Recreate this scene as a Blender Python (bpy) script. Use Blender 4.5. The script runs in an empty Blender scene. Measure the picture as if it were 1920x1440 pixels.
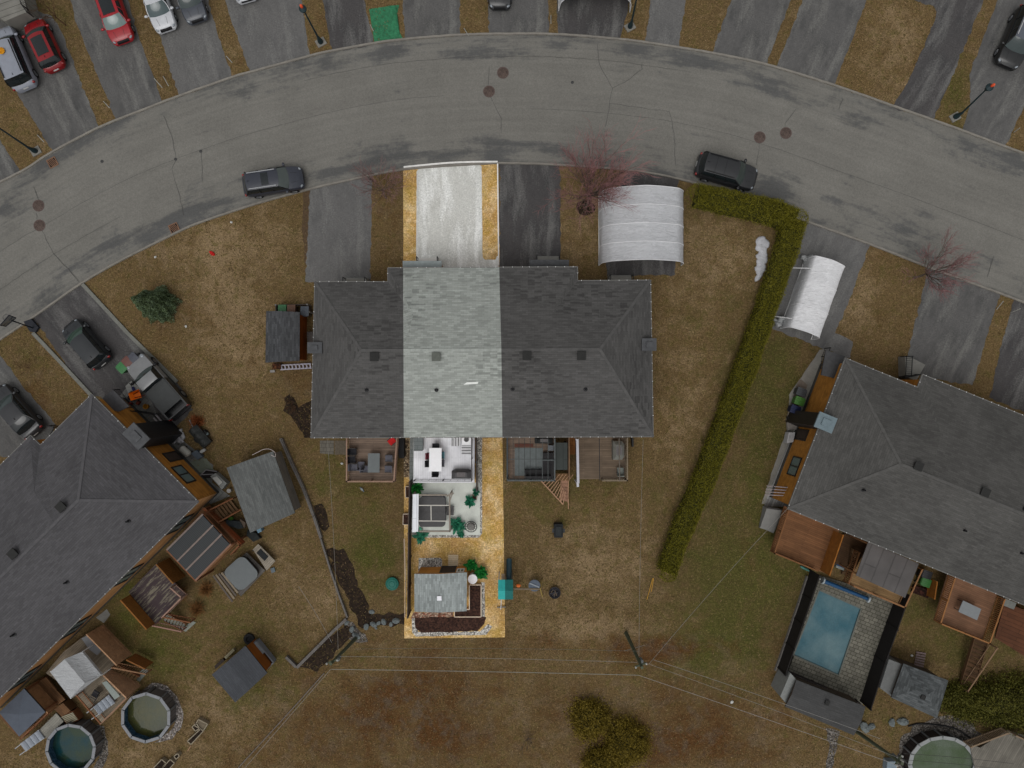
import bpy, math, random
import numpy as np
from mathutils import Vector, Matrix
R = math.radians
rng = np.random.default_rng(7); random.seed(7)
SC = bpy.context.scene
COL = SC.collection
# ---------------------------------------------------------------- camera: a drone hovering 56 m up, looking straight down
H, F = 56.0, 1344.0
cam = bpy.data.cameras.new('camera'); camo = bpy.data.objects.new('camera', cam); COL.objects.link(camo)
camo.location = (0, 0, H); camo.rotation_euler = (0, 0, 0)
cam.sensor_width = 36; cam.lens = 36*F/1920; cam.clip_end = 2000; SC.camera = camo
# ---------------------------------------------------------------- overcast sky and soft sun
w = bpy.data.worlds.new('World'); SC.world = w; w.use_nodes = True
nt = w.node_tree; bg = nt.nodes['Background']
sky = nt.nodes.new('ShaderNodeTexSky'); sky.sky_type = 'NISHITA'; sky.sun_disc = False
SUN_EL, SUN_AZ = 66, 200
sky.sun_elevation = R(SUN_EL); sky.sun_rotation = R(SUN_AZ); sky.dust_density = 4; sky.air_density = 1.5
hs = nt.nodes.new('ShaderNodeHueSaturation'); hs.inputs['Saturation'].default_value = 0.05
nt.links.new(sky.outputs[0], hs.inputs['Color']); nt.links.new(hs.outputs[0], bg.inputs[0]); bg.inputs[1].default_value = 0.12
sl = bpy.data.lights.new('sun', 'SUN'); sl.energy = 0.6; sl.angle = R(35); sl.color = (1, .97, .93)
so = bpy.data.objects.new('sun', sl); COL.objects.link(so); so.location = (0, 0, 80)
az = R(SUN_AZ); el = R(SUN_EL)
d = Vector((math.sin(az)*math.cos(el), math.cos(az)*math.cos(el), math.sin(el)))
so.rotation_euler = (-d).to_track_quat('-Z', 'Y').to_euler()
vs = SC.view_settings; vs.view_transform = 'Standard'; vs.look = 'None'; vs.gamma = 1; vs.exposure = 0.0
# ---------------------------------------------------------------- helpers
def W(px, py, z=0.0):
    s = (H-z)/F
    return Vector(((px-960)*s, (720-py)*s, z))
def lin(c): c = c/255; return c/12.92 if c <= .04045 else ((c+.055)/1.055)**2.4
def rgb(c): return (lin(c[0]), lin(c[1]), lin(c[2]), 1)
class MB:
    def __init__(s): s.v = []; s.f = []; s.uv = []; s.m = []; s.mi = 0
    def add(s, vs, fs, uvs=None):
        b = len(s.v); s.v += [tuple(v) for v in vs]
        for k, f in enumerate(fs):
            s.f.append([b+i for i in f]); s.uv.append(uvs[k] if uvs else None); s.m.append(s.mi)
        return s
    def poly(s, pts): return s.add(pts, [list(range(len(pts)))])
    def prismw(s, pts, zt, zb):
        a = sum(pts[i][0]*pts[(i+1) % len(pts)][1]-pts[(i+1) % len(pts)][0]*pts[i][1] for i in range(len(pts)))
        if a < 0: pts = pts[::-1]
        n = len(pts); v = [(p[0], p[1], zt) for p in pts]+[(p[0], p[1], zb) for p in pts]
        return s.add(v, [list(range(n)), list(range(2*n-1, n-1, -1))]+[[i, n+i, n+(i+1) % n, (i+1) % n] for i in range(n)])
    def prism(s, px, zt, zb, at=None):
        z = zt if at is None else at
        return s.prismw([W(p[0], p[1], z) for p in px], zt, zb)
    def box(s, c, sz, rz=0, tilt=None):
        x, y, z = sz[0]/2, sz[1]/2, sz[2]/2
        M = Matrix.Translation(c) @ Matrix.Rotation(rz, 4, 'Z')
        if tilt is not None: M = M @ tilt
        v = [M @ Vector((a*x, b*y, e*z)) for e in (-1, 1) for a, b in ((-1, -1), (1, -1), (1, 1), (-1, 1))]
        return s.add(v, [[3, 2, 1, 0], [4, 5, 6, 7], [0, 1, 5, 4], [1, 2, 6, 5], [2, 3, 7, 6], [3, 0, 4, 7]])
    def bar(s, p0, p1, w, h):
        p0, p1 = Vector(p0), Vector(p1); d = p1-p0; L = d.length
        if L < 1e-5: return s
        ex = d/L; up = Vector((0, 0, 1))
        if abs(ex.z) > .98: up = Vector((0, 1, 0))
        ey = up.cross(ex).normalized(); ez = ex.cross(ey)
        v = [o+ey*a*w/2+ez*b*h/2 for o in (p0, p1) for a, b in ((-1, -1), (1, -1), (1, 1), (-1, 1))]
        return s.add(v, [[3, 2, 1, 0], [4, 5, 6, 7], [0, 1, 5, 4], [1, 2, 6, 5], [2, 3, 7, 6], [3, 0, 4, 7]])
    def tube(s, p0, p1, r0, r1=None, n=6, cap=True):
        r1 = r0 if r1 is None else r1
        p0, p1 = Vector(p0), Vector(p1); d = (p1-p0)
        if d.length < 1e-5: return s
        ex = d.normalized(); a = Vector((0, 0, 1)) if abs(ex.z) < .9 else Vector((1, 0, 0))
        u = ex.cross(a).normalized(); t = ex.cross(u)
        v = []
        for o, r in ((p0, r0), (p1, r1)):
            for i in range(n):
                q = 2*math.pi*i/n; v.append(o+u*math.cos(q)*r+t*math.sin(q)*r)
        f = [[i, (i+1) % n, n+(i+1) % n, n+i] for i in range(n)]
        if cap: f += [list(range(n-1, -1, -1)), list(range(n, 2*n))]
        return s.add(v, f)
    def path(s, pts, r, n=6):
        for a, b in zip(pts[:-1], pts[1:]): s.tube(a, b, r, r, n)
        return s
    def lathe(s, c, prof, n=20, sx=1, sy=1, rz=0, a0=0):
        v = []; cr, sr = math.cos(rz), math.sin(rz)
        for r, z in prof:
            for i in range(n):
                q = a0+2*math.pi*i/n; x = r*sx*math.cos(q); y = r*sy*math.sin(q)
                v.append((c[0]+x*cr-y*sr, c[1]+x*sr+y*cr, c[2]+z))
        f = []
        for k in range(len(prof)-1):
            for i in range(n): f.append([k*n+i, k*n+(i+1) % n, (k+1)*n+(i+1) % n, (k+1)*n+i])
        if prof[0][0] > 1e-4: f.append(list(range(n-1, -1, -1)))
        if prof[-1][0] > 1e-4: f.append([(len(prof)-1)*n+i for i in range(n)])
        return s.add(v, f)
    def ell(s, c, r, rz=0, n=12, m=7, jit=0):
        prof = [(math.sin(math.pi*k/m), -math.cos(math.pi*k/m)) for k in range(m+1)]
        b = len(s.v); cr, sr = math.cos(rz), math.sin(rz); v = []
        for q, z in prof:
            for i in range(n):
                a = 2*math.pi*i/n; j = 1+jit*(random.random()-.5)
                x = q*math.cos(a)*r[0]*j; y = q*math.sin(a)*r[1]*j
                v.append((c[0]+x*cr-y*sr, c[1]+x*sr+y*cr, c[2]+z*r[2]*j))
        f = [[k*n+i, k*n+(i+1) % n, (k+1)*n+(i+1) % n, (k+1)*n+i] for k in range(m) for i in range(n)]
        return s.add(v, f)
    def grid(s, fn, nu, nv, closed=False):
        v = [fn(i/nu, j/nv) for j in range(nv+1) for i in range(nu+1)]
        return s.add(v, [[j*(nu+1)+i, j*(nu+1)+i+1, (j+1)*(nu+1)+i+1, (j+1)*(nu+1)+i] for j in range(nv) for i in range(nu)])
    def build(s, name, mat, parent=None, label=None, cat=None, group=None, kind=None, smooth=False):
        me = bpy.data.meshes.new(name)
        V = np.array(s.v, dtype=float)
        if parent is not None: off = np.array(parent.get('_abs', parent.location))
        else:
            mn, mx = V.min(0), V.max(0); off = np.array(((mn[0]+mx[0])/2, (mn[1]+mx[1])/2, mn[2]))
        me.from_pydata((V-off).tolist(), [], s.f)
        if any(u is not None for u in s.uv):
            ul = me.uv_layers.new(name='UVMap'); k = 0
            for f, u in zip(s.f, s.uv):
                for i in range(len(f)):
                    ul.data[k].uv = u[i] if u else (0, 0); k += 1
        for m_ in (mat if isinstance(mat, (list, tuple)) else [mat]): me.materials.append(m_)
        if len(me.materials) > 1: me.polygons.foreach_set('material_index', s.m)
        if smooth:
            me.polygons.foreach_set('use_smooth', [True]*len(me.polygons))
            if smooth != 'all':
                try: me.set_sharp_from_angle(angle=R(38))
                except Exception: pass
        me.update()
        o = bpy.data.objects.new(name, me); COL.objects.link(o)
        if parent is not None:
            o.parent = parent; absl[o.name] = tuple(off)
            if parent.type == 'MESH': pass
        else: o.location = off
        o['_abs'] = tuple(float(x) for x in off)
        tag(o, label, cat, group, kind); return o
absl = {}
def tag(o, label=None, cat=None, group=None, kind=None):
    if label: o['label'] = label
    if cat: o['category'] = cat
    if group: o['group'] = group
    if kind: o['kind'] = kind
def thing(name, label, cat, loc, group=None):
    o = bpy.data.objects.new(name, None); COL.objects.link(o); o.location = loc; o['_abs'] = tuple(float(x) for x in loc)
    o.empty_display_size = .3; tag(o, label, cat, group); return o
def copytree(o, parent=None):
    c = o.copy(); COL.objects.link(c)
    if parent: c.parent = parent
    for ch in list(o.children): copytree(ch, c)
    return c
def place(o, loc, rz=0, label=None):
    o.location = loc; o.rotation_euler = (0, 0, rz)
    if label: o['label'] = label
def lerp(a, b, t): return a+(b-a)*t
def P2(a, b, t): return (a[0]+(b[0]-a[0])*t, a[1]+(b[1]-a[1])*t)
# ---------------------------------------------------------------- materials
class NT:
    def __init__(s, name):
        s.mat = bpy.data.materials.new(name); s.mat.use_nodes = True; s.t = s.mat.node_tree
        s.b = s.t.nodes['Principled BSDF']; s.tc = s.t.nodes.new('ShaderNodeTexCoord')
    def n(s, ty, **k):
        o = s.t.nodes.new(ty)
        for a, v in k.items():
            if a.startswith('i_'): o.inputs[a[2:].replace('_', ' ')].default_value = v
            else: setattr(o, a, v)
        return o
    def l(s, a, b): s.t.links.new(a, b)
    def noise(s, scale, detail=3, rough=.55, vec=None, dist=0):
        o = s.n('ShaderNodeTexNoise'); o.inputs['Scale'].default_value = scale; o.inputs['Detail'].default_value = detail
        o.inputs['Roughness'].default_value = rough; o.inputs['Distortion'].default_value = dist
        s.l(vec if vec is not None else s.tc.outputs['Object'], o.inputs['Vector']); return o.outputs['Fac']
    def ramp(s, fac, stops):
        o = s.n('ShaderNodeValToRGB'); e = o.color_ramp.elements
        while len(e) < len(stops): e.new(.5)
        for i, (p, c) in enumerate(stops):
            e[i].position = p; e[i].color = c if len(c) == 4 else (*c, 1)
        s.l(fac, o.inputs[0]); return o.outputs[0]
    def vr(s, fac, a, b, lo, hi):
        o = s.n('ShaderNodeMapRange'); o.inputs[1].default_value = a; o.inputs[2].default_value = b
        o.inputs[3].default_value = lo; o.inputs[4].default_value = hi; s.l(fac, o.inputs[0]); return o.outputs[0]
    def mix(s, fac, a, b, mode='MIX'):
        o = s.n('ShaderNodeMix', data_type='RGBA', blend_type=mode)
        for idx, x in ((0, fac), (6, a), (7, b)):
            if isinstance(x, (int, float)): o.inputs[idx].default_value = x
            elif isinstance(x, (tuple, list)): o.inputs[idx].default_value = x if len(x) == 4 else (*x, 1)
            else: s.l(x, o.inputs[idx])
        return o.outputs[2]
    def mul(s, col, val): # multiply colour by scalar socket
        o = s.n('ShaderNodeVectorMath', operation='SCALE')
        s.l(col, o.inputs[0]); s.l(val, o.inputs[3]); return o.outputs[0]
    def math(s, op, a, b=None):
        o = s.n('ShaderNodeMath', operation=op)
        for i, x in enumerate((a, b)):
            if x is None: continue
            if isinstance(x, (int, float)): o.inputs[i].default_value = x
            else: s.l(x, o.inputs[i])
        return o.outputs[0]
    def mapping(s, rot=0, scale=(1, 1, 1), src='Object'):
        o = s.n('ShaderNodeMapping'); o.inputs['Rotation'].default_value = (0, 0, -rot); s.l(s.tc.outputs[src], o.inputs[0])
        q = s.n('ShaderNodeMapping'); q.inputs['Scale'].default_value = scale; s.l(o.outputs[0], q.inputs[0])
        return q.outputs[0]
    def out(s, col, rough=.85, spec=.25, metal=0, bump=None, bd=.02, bs=.5, **k):
        if isinstance(col, tuple): s.b.inputs['Base Color'].default_value = col
        else: s.l(col, s.b.inputs['Base Color'])
        s.b.inputs['Roughness'].default_value = rough; s.b.inputs['Specular IOR Level'].default_value = spec
        s.b.inputs['Metallic'].default_value = metal
        for a, v in k.items(): s.b.inputs[a.replace('_', ' ')].default_value = v
        if bump is not None:
            o = s.n('ShaderNodeBump'); o.inputs['Distance'].default_value = bd; o.inputs['Strength'].default_value = bs
            s.l(bump, o.inputs['Height']); s.l(o.outputs[0], s.b.inputs['Normal'])
        return s.mat
MC = {}
def plain(c, var=.18, sc=4, fine=30, rough=.8, spec=.25, metal=0, bd=.01, **k):
    key = ('p', c, var, sc, fine, rough, spec, metal, bd, tuple(k.items()))
    if key in MC: return MC[key]
    t = NT('surface_%d_%d_%d' % c)
    a = t.noise(sc, 4); b = t.noise(fine, 2)
    f = t.math('MULTIPLY', t.vr(a, .3, .7, 1-var, 1+var), t.vr(b, .25, .75, 1-var*.7, 1+var*.7))
    cc = t.n('ShaderNodeRGB'); cc.outputs[0].default_value = rgb(c)
    MC[key] = t.out(t.mul(cc.outputs[0], f), rough, spec, metal, bump=b, bd=bd, **k); return MC[key]
def planks(c, ang=0, w=.14, var=.25, gap=.3, L=3.6, c2=None):
    key = ('k', c, ang, w, var, gap, L, c2)
    if key in MC: return MC[key]
    t = NT('boards_%d_%d_%d' % c)
    v = t.mapping(R(ang))
    br = t.n('ShaderNodeTexBrick', offset=.37, offset_frequency=2, squash=1)
    br.inputs['Scale'].default_value = 1; br.inputs['Mortar Size'].default_value = w*.055; br.inputs['Mortar Smooth'].default_value = .1
    br.inputs['Brick Width'].default_value = L; br.inputs['Row Height'].default_value = w; br.inputs['Bias'].default_value = 0
    q = rgb(c); q2 = rgb(c2) if c2 else q
    br.inputs['Color1'].default_value = tuple(x*(1+var) for x in q[:3])+(1,); br.inputs['Color2'].default_value = tuple(x*(1-var) for x in q2[:3])+(1,)
    br.inputs['Mortar'].default_value = tuple(x*gap for x in q[:3])+(1,)
    t.l(v, br.inputs['Vector'])
    st = t.n('ShaderNodeMapping'); st.inputs['Scale'].default_value = (1.2, 14, 1); t.l(v, st.inputs[0])
    g = t.noise(1, 5, .65, st.outputs[0]); g2 = t.noise(.8, 3)
    f = t.math('MULTIPLY', t.vr(g, .3, .7, 1-var, 1+var), t.vr(g2, .3, .7, .85, 1.15))
    MC[key] = t.out(t.mul(br.outputs[0], f), .8, .2, bump=br.outputs['Fac'], bd=-.01); return MC[key]
def shingles(name, c, var=.22, blot=.12, patch=0.0):
    t = NT(name)
    uv = t.tc.outputs['UV']
    br = t.n('ShaderNodeTexBrick', offset=.43, offset_frequency=2)
    br.inputs['Scale'].default_value = 1; br.inputs['Mortar Size'].default_value = .006; br.inputs['Brick Width'].default_value = .42
    br.inputs['Row Height'].default_value = .145; br.inputs['Mortar Smooth'].default_value = .2
    q = rgb(c)
    br.inputs['Color1'].default_value = tuple(x*(1+var) for x in q[:3])+(1,); br.inputs['Color2'].default_value = tuple(x*(1-var) for x in q[:3])+(1,)
    br.inputs['Mortar'].default_value = tuple(x*.6 for x in q[:3])+(1,)
    t.l(uv, br.inputs['Vector'])
    m = t.n('ShaderNodeMapping'); m.inputs['Scale'].default_value = (1.1, 7, 1); t.l(uv, m.inputs[0])
    a = t.noise(1, 3, .6, m.outputs[0]); b = t.noise(.25, 4, .6, uv); g = t.noise(45, 2, .6, uv)
    f = t.math('MULTIPLY', t.vr(a, .3, .7, 1-var*.7, 1+var*.7), t.vr(b, .3, .7, 1-blot, 1+blot))
    f = t.math('MULTIPLY', f, t.vr(g, .25, .75, .85, 1.15))
    if patch:  # replaced or weathered courses: a real mottling of whole shingles
        m2 = t.n('ShaderNodeMapping'); m2.inputs['Scale'].default_value = (.8, 5.2, 1); t.l(uv, m2.inputs[0])
        sn = t.n('ShaderNodeVectorMath', operation='SNAP'); sn.inputs[1].default_value = (.4, .75, 1); t.l(m2.outputs[0], sn.inputs[0])
        wn = t.n('ShaderNodeTexWhiteNoise'); t.l(sn.outputs[0], wn.inputs[0])
        zone = t.noise(.16, 2, .5, uv)
        k = t.math('MULTIPLY', t.vr(wn.outputs[0], .72, .78, 0, 1), t.vr(zone, .5, .62, 0, 1))
        f = t.math('MULTIPLY', f, t.vr(k, 0, 1, 1, 1-patch))
    return t.out(t.mul(br.outputs[0], f), .95, .12, bump=br.outputs['Fac'], bd=-.01)
def leafmat(name, cols, sc=1.2, rough=.7):
    t = NT(name); g = t.n('ShaderNodeNewGeometry')
    st = [(i/(len(cols)-1), rgb(c)) for i, c in enumerate(cols)]
    a = t.noise(sc, 3)
    f = t.math('ADD', t.math('MULTIPLY', g.outputs['Random Per Island'], .6), t.vr(a, .3, .7, 0, .4))
    return t.out(t.ramp(f, st), rough, .2)
def metal(c, rough=.4): return plain(c, .06, 2, 20, rough, .4, 0)
def gloss(c, rough=.12, coat=0.0, spec=.5, metallic=0):
    key = ('g', c, rough, coat, spec, metallic)
    if key in MC: return MC[key]
    t = NT('finish_%d_%d_%d' % c); a = t.noise(3, 3)
    cc = t.n('ShaderNodeRGB'); cc.outputs[0].default_value = rgb(c)
    MC[key] = t.out(t.mul(cc.outputs[0], t.vr(a, .3, .7, .93, 1.07)), rough, spec, metallic, Coat_Weight=coat, Coat_Roughness=.04); return MC[key]
def speck(name, cols, scale=9, rough=.9, bd=.03, dark=.45):
    t = NT(name)
    vo = t.n('ShaderNodeTexVoronoi'); vo.inputs['Scale'].default_value = scale; t.l(t.tc.outputs['Object'], vo.inputs['Vector'])
    sp = t.n('ShaderNodeSeparateColor'); t.l(vo.outputs['Color'], sp.inputs[0])
    st = [(i/(len(cols)-1), rgb(c)) for i, c in enumerate(cols)]
    col = t.ramp(sp.outputs[0], st)
    f = t.math('MULTIPLY', t.vr(vo.outputs['Distance'], .25, .6, 1, dark), t.vr(t.noise(1.3, 3), .3, .7, .8, 1.2))
    return t.out(t.mul(col, f), rough, .15, bump=vo.outputs['Distance'], bd=-bd)
def grassmat(name, base, green, dark, tan, attr=True, grain=.4, bias=0, olive=(77, 69, 38)):
    t = NT(name)
    n1 = t.noise(.3, 7, .68, dist=.4); n2 = t.noise(.75, 8, .7, dist=.4); n3 = t.noise(4.5, 5, .85); n4 = t.noise(9, 2, .9); n5 = t.noise(.5, 8, .7, dist=.6); n6 = t.noise(1.7, 6, .75, dist=.3); n7 = t.noise(.16, 4, .6)
    if attr:
        at = t.n('ShaderNodeAttribute', attribute_name='zones'); sp = t.n('ShaderNodeSeparateColor'); t.l(at.outputs['Color'], sp.inputs[0])
        gR, gG, gB = sp.outputs[0], sp.outputs[1], sp.outputs[2]
    else: gR = gG = gB = .2+bias
    def fac(ch, nz, lo, hi, k=2.4): return t.vr(t.math('ADD', ch, t.math('MULTIPLY', t.math('SUBTRACT', nz, .5), k)), lo, hi, 0, 1)
    c = t.mix(fac(gB, n2, .1, .9, 3.2), rgb(base), rgb(tan))
    c = t.mix(t.math('MULTIPLY', fac(0.0 if not attr else t.math('MULTIPLY', gR, .35), n6, .05, .4, 3.2), .75), c, rgb(olive))
    c = t.mix(fac(gR, n5, .22, .95, 2.6), c, rgb(green))
    c = t.mix(fac(gG, n1, .25, 1.0, 2.8), c, rgb(dark))
    if attr: c = t.mix(t.math('MULTIPLY', gG, t.vr(n2, .48, .6, 0, .75)), c, rgb((82, 71, 60)))
    c = t.mix(t.vr(n7, .42, .66, 0, .3), c, rgb(tuple(int(x*.82) for x in base)))
    c = t.mix(t.vr(n3, .55, .78, 0, .4), c, rgb(tuple(min(255, int(x*1.18)) for x in tan)))
    f = t.math('MULTIPLY', t.vr(n4, .34, .66, 1-grain, 1+grain), t.vr(n3, .36, .64, 1-grain*.6, 1+grain*.6))
    f = t.math('MULTIPLY', f, t.vr(n6, .34, .66, .84, 1.16))
    return t.out(t.mul(c, f), 1, .05, bump=n4, bd=.05, bs=.6)
def asphalt(name, c, dark, streak=0, pale=None, amt=.5, uv=False, lo=.56, hi=.7, ang=0):
    t = NT(name); v = t.mapping(R(ang), (1, .3, 1))
    a = t.noise(.85, 6, .62, v, .35); b = t.noise(.45, 6, .7); g = t.noise(9, 3, .9); g2 = t.noise(2.2, 6, .8)
    sp_ = t.math('MULTIPLY', t.math('SUBTRACT', g, .5), .35)
    q = t.math('ADD', t.math('ADD', t.math('MULTIPLY', a, .55), t.math('MULTIPLY', b, .45)), sp_)
    col = t.mix(t.vr(q, .46, .62, 0, amt), rgb(c), rgb(dark))
    if pale:
        p = t.noise(.8, 5, .6, t.mapping(R(ang), (1.15, .22, 1)), .2)
        col = t.mix(t.vr(t.math('ADD', p, sp_), .48, .68, 0, .75), col, rgb(pale))
    f = t.math('MULTIPLY', t.vr(g, .34, .66, .8, 1.2), t.vr(g2, .3, .7, .88, 1.12))
    return t.out(t.mul(col, f), .92, .12, bump=g, bd=.01)
def tiles(c, ang, w, h, gapc, var=.15):
    t = NT('pavers'); v = t.mapping(R(ang))
    br = t.n('ShaderNodeTexBrick', offset=.5, offset_frequency=2); br.inputs['Scale'].default_value = 1
    br.inputs['Brick Width'].default_value = w; br.inputs['Row Height'].default_value = h; br.inputs['Mortar Size'].default_value = .022
    q = rgb(c); br.inputs['Color1'].default_value = tuple(x*(1+var) for x in q[:3])+(1,); br.inputs['Color2'].default_value = tuple(x*(1-var) for x in q[:3])+(1,)
    br.inputs['Mortar'].default_value = rgb(gapc); t.l(v, br.inputs['Vector'])
    f = t.math('MULTIPLY', t.vr(t.noise(1, 4), .3, .7, .8, 1.2), t.vr(t.noise(15, 2), .3, .7, .88, 1.12))
    return t.out(t.mul(br.outputs[0], f), .9, .15)
def wallmat(name, c, ang=0, rowh=.2, wid=.4, gap=.75):
    t = NT(name); m = t.n('ShaderNodeMapping'); m.inputs['Rotation'].default_value = (0, 0, R(ang)); t.l(t.tc.outputs['Object'], m.inputs[0])
    sx = t.n('ShaderNodeSeparateXYZ'); t.l(m.outputs[0], sx.inputs[0]); cb = t.n('ShaderNodeCombineXYZ')
    t.l(t.math('ADD', sx.outputs[0], sx.outputs[1]), cb.inputs[0]); t.l(sx.outputs[2], cb.inputs[1])
    br = t.n('ShaderNodeTexBrick', offset=.5); br.inputs['Scale'].default_value = 1
    br.inputs['Brick Width'].default_value = wid; br.inputs['Row Height'].default_value = rowh; br.inputs['Mortar Size'].default_value = .008
    q = rgb(c); br.inputs['Color1'].default_value = tuple(x*1.15 for x in q[:3])+(1,); br.inputs['Color2'].default_value = tuple(x*.85 for x in q[:3])+(1,)
    br.inputs['Mortar'].default_value = tuple(x*gap for x in q[:3])+(1,); t.l(cb.outputs[0], br.inputs['Vector'])
    return t.out(t.mul(br.outputs[0], t.vr(t.noise(2, 4), .3, .7, .85, 1.15)), .9, .15)
# ================================================================= SETTING
GB, GG, GD, GT = (97, 80, 54), (71, 70, 34), (78, 54, 31), (125, 106, 80)
m_grass = grassmat('dormant_grass', GB, GG, GD, GT, grain=.27)
m_grass_hl = grassmat('highlighted_grass', (186, 150, 90), (154, 132, 62), (158, 118, 70), (222, 197, 156), attr=False, grain=.3, bias=.14, olive=(150, 120, 50))  # middle lot grass, the strip's highlight put into its colour
# zones: (px, py, rx, ry, channel 0 green / 1 dark field / 2 pale straw, amount)
Z = [(1390, 1060, 140, 190, 0, .95), (1430, 760, 60, 120, 0, .8), (1300, 1230, 140, 70, 0, .5), (1060, 930, 130, 60, 0, .45), (690, 960, 80, 130, 0, .5), (620, 880, 50, 60, 0, .35),
     (1350, 620, 90, 130, 0, .2), (430, 1180, 140, 90, 0, .4), (250, 1140, 60, 60, 0, .9), (290, 1240, 70, 50, 0, .7), (480, 1290, 90, 60, 0, .5), (1750, 1150, 60, 80, 0, .65), (1850, 1220, 80, 60, 0, .5), (1480, 680, 50, 60, 0, .5),
     (40, 680, 60, 60, 0, .3), (90, 40, 60, 50, 0, .35), (1790, 180, 40, 100, 0, .5), (700, 1060, 60, 60, 0, .45), (1620, 1330, 120, 60, 0, .3),
     (980, 1370, 420, 140, 1, .42), (650, 1360, 200, 110, 1, .45), (780, 1300, 120, 60, 1, .5), (830, 1370, 60, 50, 1, .4), (1340, 1370, 200, 90, 1, .55), (1240, 1220, 120, 25, 1, .5), (330, 600, 70, 60, 1, .35), (560, 740, 50, 60, 1, .5), (730, 400, 40, 90, 1, .5), (60, 720, 70, 60, 1, .4), (270, 480, 100, 60, 1, .25),
     (420, 560, 70, 130, 2, .65), (350, 450, 120, 60, 2, .45), (1090, 420, 50, 80, 2, .5), (1330, 480, 90, 80, 2, .6), (1120, 1060, 110, 80, 2, .7), (1110, 1180, 140, 25, 2, .8), (1280, 760, 50, 180, 2, .4), (1600, 560, 40, 80, 2, .7), (1680, 90, 60, 110, 2, .5),
     (470, 640, 60, 90, 2, .4), (590, 1130, 60, 70, 2, .5), (420, 1330, 110, 70, 2, .5), (1340, 1250, 90, 18, 2, .6), (520, 450, 60, 60, 2, .4), (200, 1420, 200, 40, 2, .4), (530, 1060, 40, 60, 2, .4), (580, 330, 40, 200, 2, 0.0), (1050, 1340, 100, 40, 2, .3), (1460, 1350, 60, 50, 2, .35), (640, 1230, 100, 20, 0, .5), (1060, 1210, 400, 25, 1, .35)]
xs = np.concatenate([[-900, -500, -250, -120, -70], np.arange(-50, 50.1, .5), [70, 120, 250, 500, 900]])
ys = np.concatenate([[-900, -500, -250, -100, -60], np.arange(-40, 40.1, .5), [60, 100, 250, 500, 900]])
X, Y = np.meshgrid(xs, ys); PX = X*24+960; PY = 720-Y*24
zc = np.zeros((X.size, 4)); zc[:, 3] = 1
for px, py, rx, ry, ch, a in Z: zc[:, ch] += (a*np.exp(-(((PX-px)/rx)**2+((PY-py)/ry)**2)**1.2)).ravel()
zc = np.clip(zc, 0, 1)
nx, ny = len(xs), len(ys)
me = bpy.data.meshes.new('ground')
V = np.stack([X.ravel(), Y.ravel(), np.zeros(X.size)], 1)
ii = np.arange(nx*ny).reshape(ny, nx)
# leave a hole in the ground sheet under the sunken rectangular pool
QC = [W(1534, 1103, 0), W(1612, 1139, 0), W(1571, 1264, 0), W(1486, 1227, 0)]
def inq(x, y, q, m=0):
    s = True
    for i in range(len(q)):
        a, b = q[i], q[(i+1) % len(q)]
        c = (b[0]-a[0])*(y-a[1])-(b[1]-a[1])*(x-a[0])
        if c > -m: s = False
    return s
fs = []
for j in range(ny-1):
    for i in range(nx-1): fs.append([ii[j, i], ii[j, i+1], ii[j+1, i+1], ii[j+1, i]])
me.from_pydata(V.tolist(), [], [list(map(int, f)) for f in fs])
ca = me.color_attributes.new('zones', 'FLOAT_COLOR', 'POINT'); ca.data.foreach_set('color', zc.ravel())
me.materials.append(m_grass)
go = bpy.data.objects.new('ground', me); COL.objects.link(go); tag(go, kind='structure')

def catmull(pts, n=8):
    out = []; P = [pts[0]]+list(pts)+[pts[-1]]
    for i in range(1, len(P)-2):
        p0, p1, p2, p3 = [np.array(P[k], float) for k in (i-1, i, i+1, i+2)]
        for k in range(n):
            t = k/n; out.append(tuple(.5*((2*p1)+(-p0+p2)*t+(2*p0-5*p1+4*p2-p3)*t*t+(-p0+3*p1-3*p2+p3)*t**3)))
    out.append(tuple(pts[-1])); return out
UP = [(-700, 1000), (-420, 690), (-200, 480), (-70, 382), (45, 322), (95, 290), (188, 241), (275, 206), (335, 183), (437, 147), (480, 135), (583, 107), (622, 98), (700, 84), (760, 76), (865, 68), (960, 66), (1045, 67), (1150, 75), (1210, 82), (1335, 102), (1438, 124), (1565, 163), (1670, 200), (1750, 228), (1803, 247), (1885, 278), (1960, 306), (2150, 390), (2400, 520), (2800, 780)]
LO = [(-500, 1200), (-330, 960), (-150, 752), (-60, 676), (60, 594), (150, 531), (225, 487), (325, 437), (375, 415), (480, 380), (575, 354), (630, 341), (755, 316), (905, 305), (960, 304), (1047, 307), (1180, 317), (1272, 333), (1360, 358), (1440, 385), (1507, 411), (1632, 456), (1752, 503), (1902, 558), (1960, 583), (2100, 648), (2350, 800), (2600, 1000)]
def resample(pts, N):
    p = np.array(pts, float); d = np.r_[0, np.cumsum(np.hypot(*np.diff(p, axis=0).T))]
    t = np.linspace(0, d[-1], N); return np.stack([np.interp(t, d, p[:, 0]), np.interp(t, d, p[:, 1])], 1), d[-1]
up, lo = catmull(UP), catmull(LO)
def near_y(poly, N=None): return poly
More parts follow.
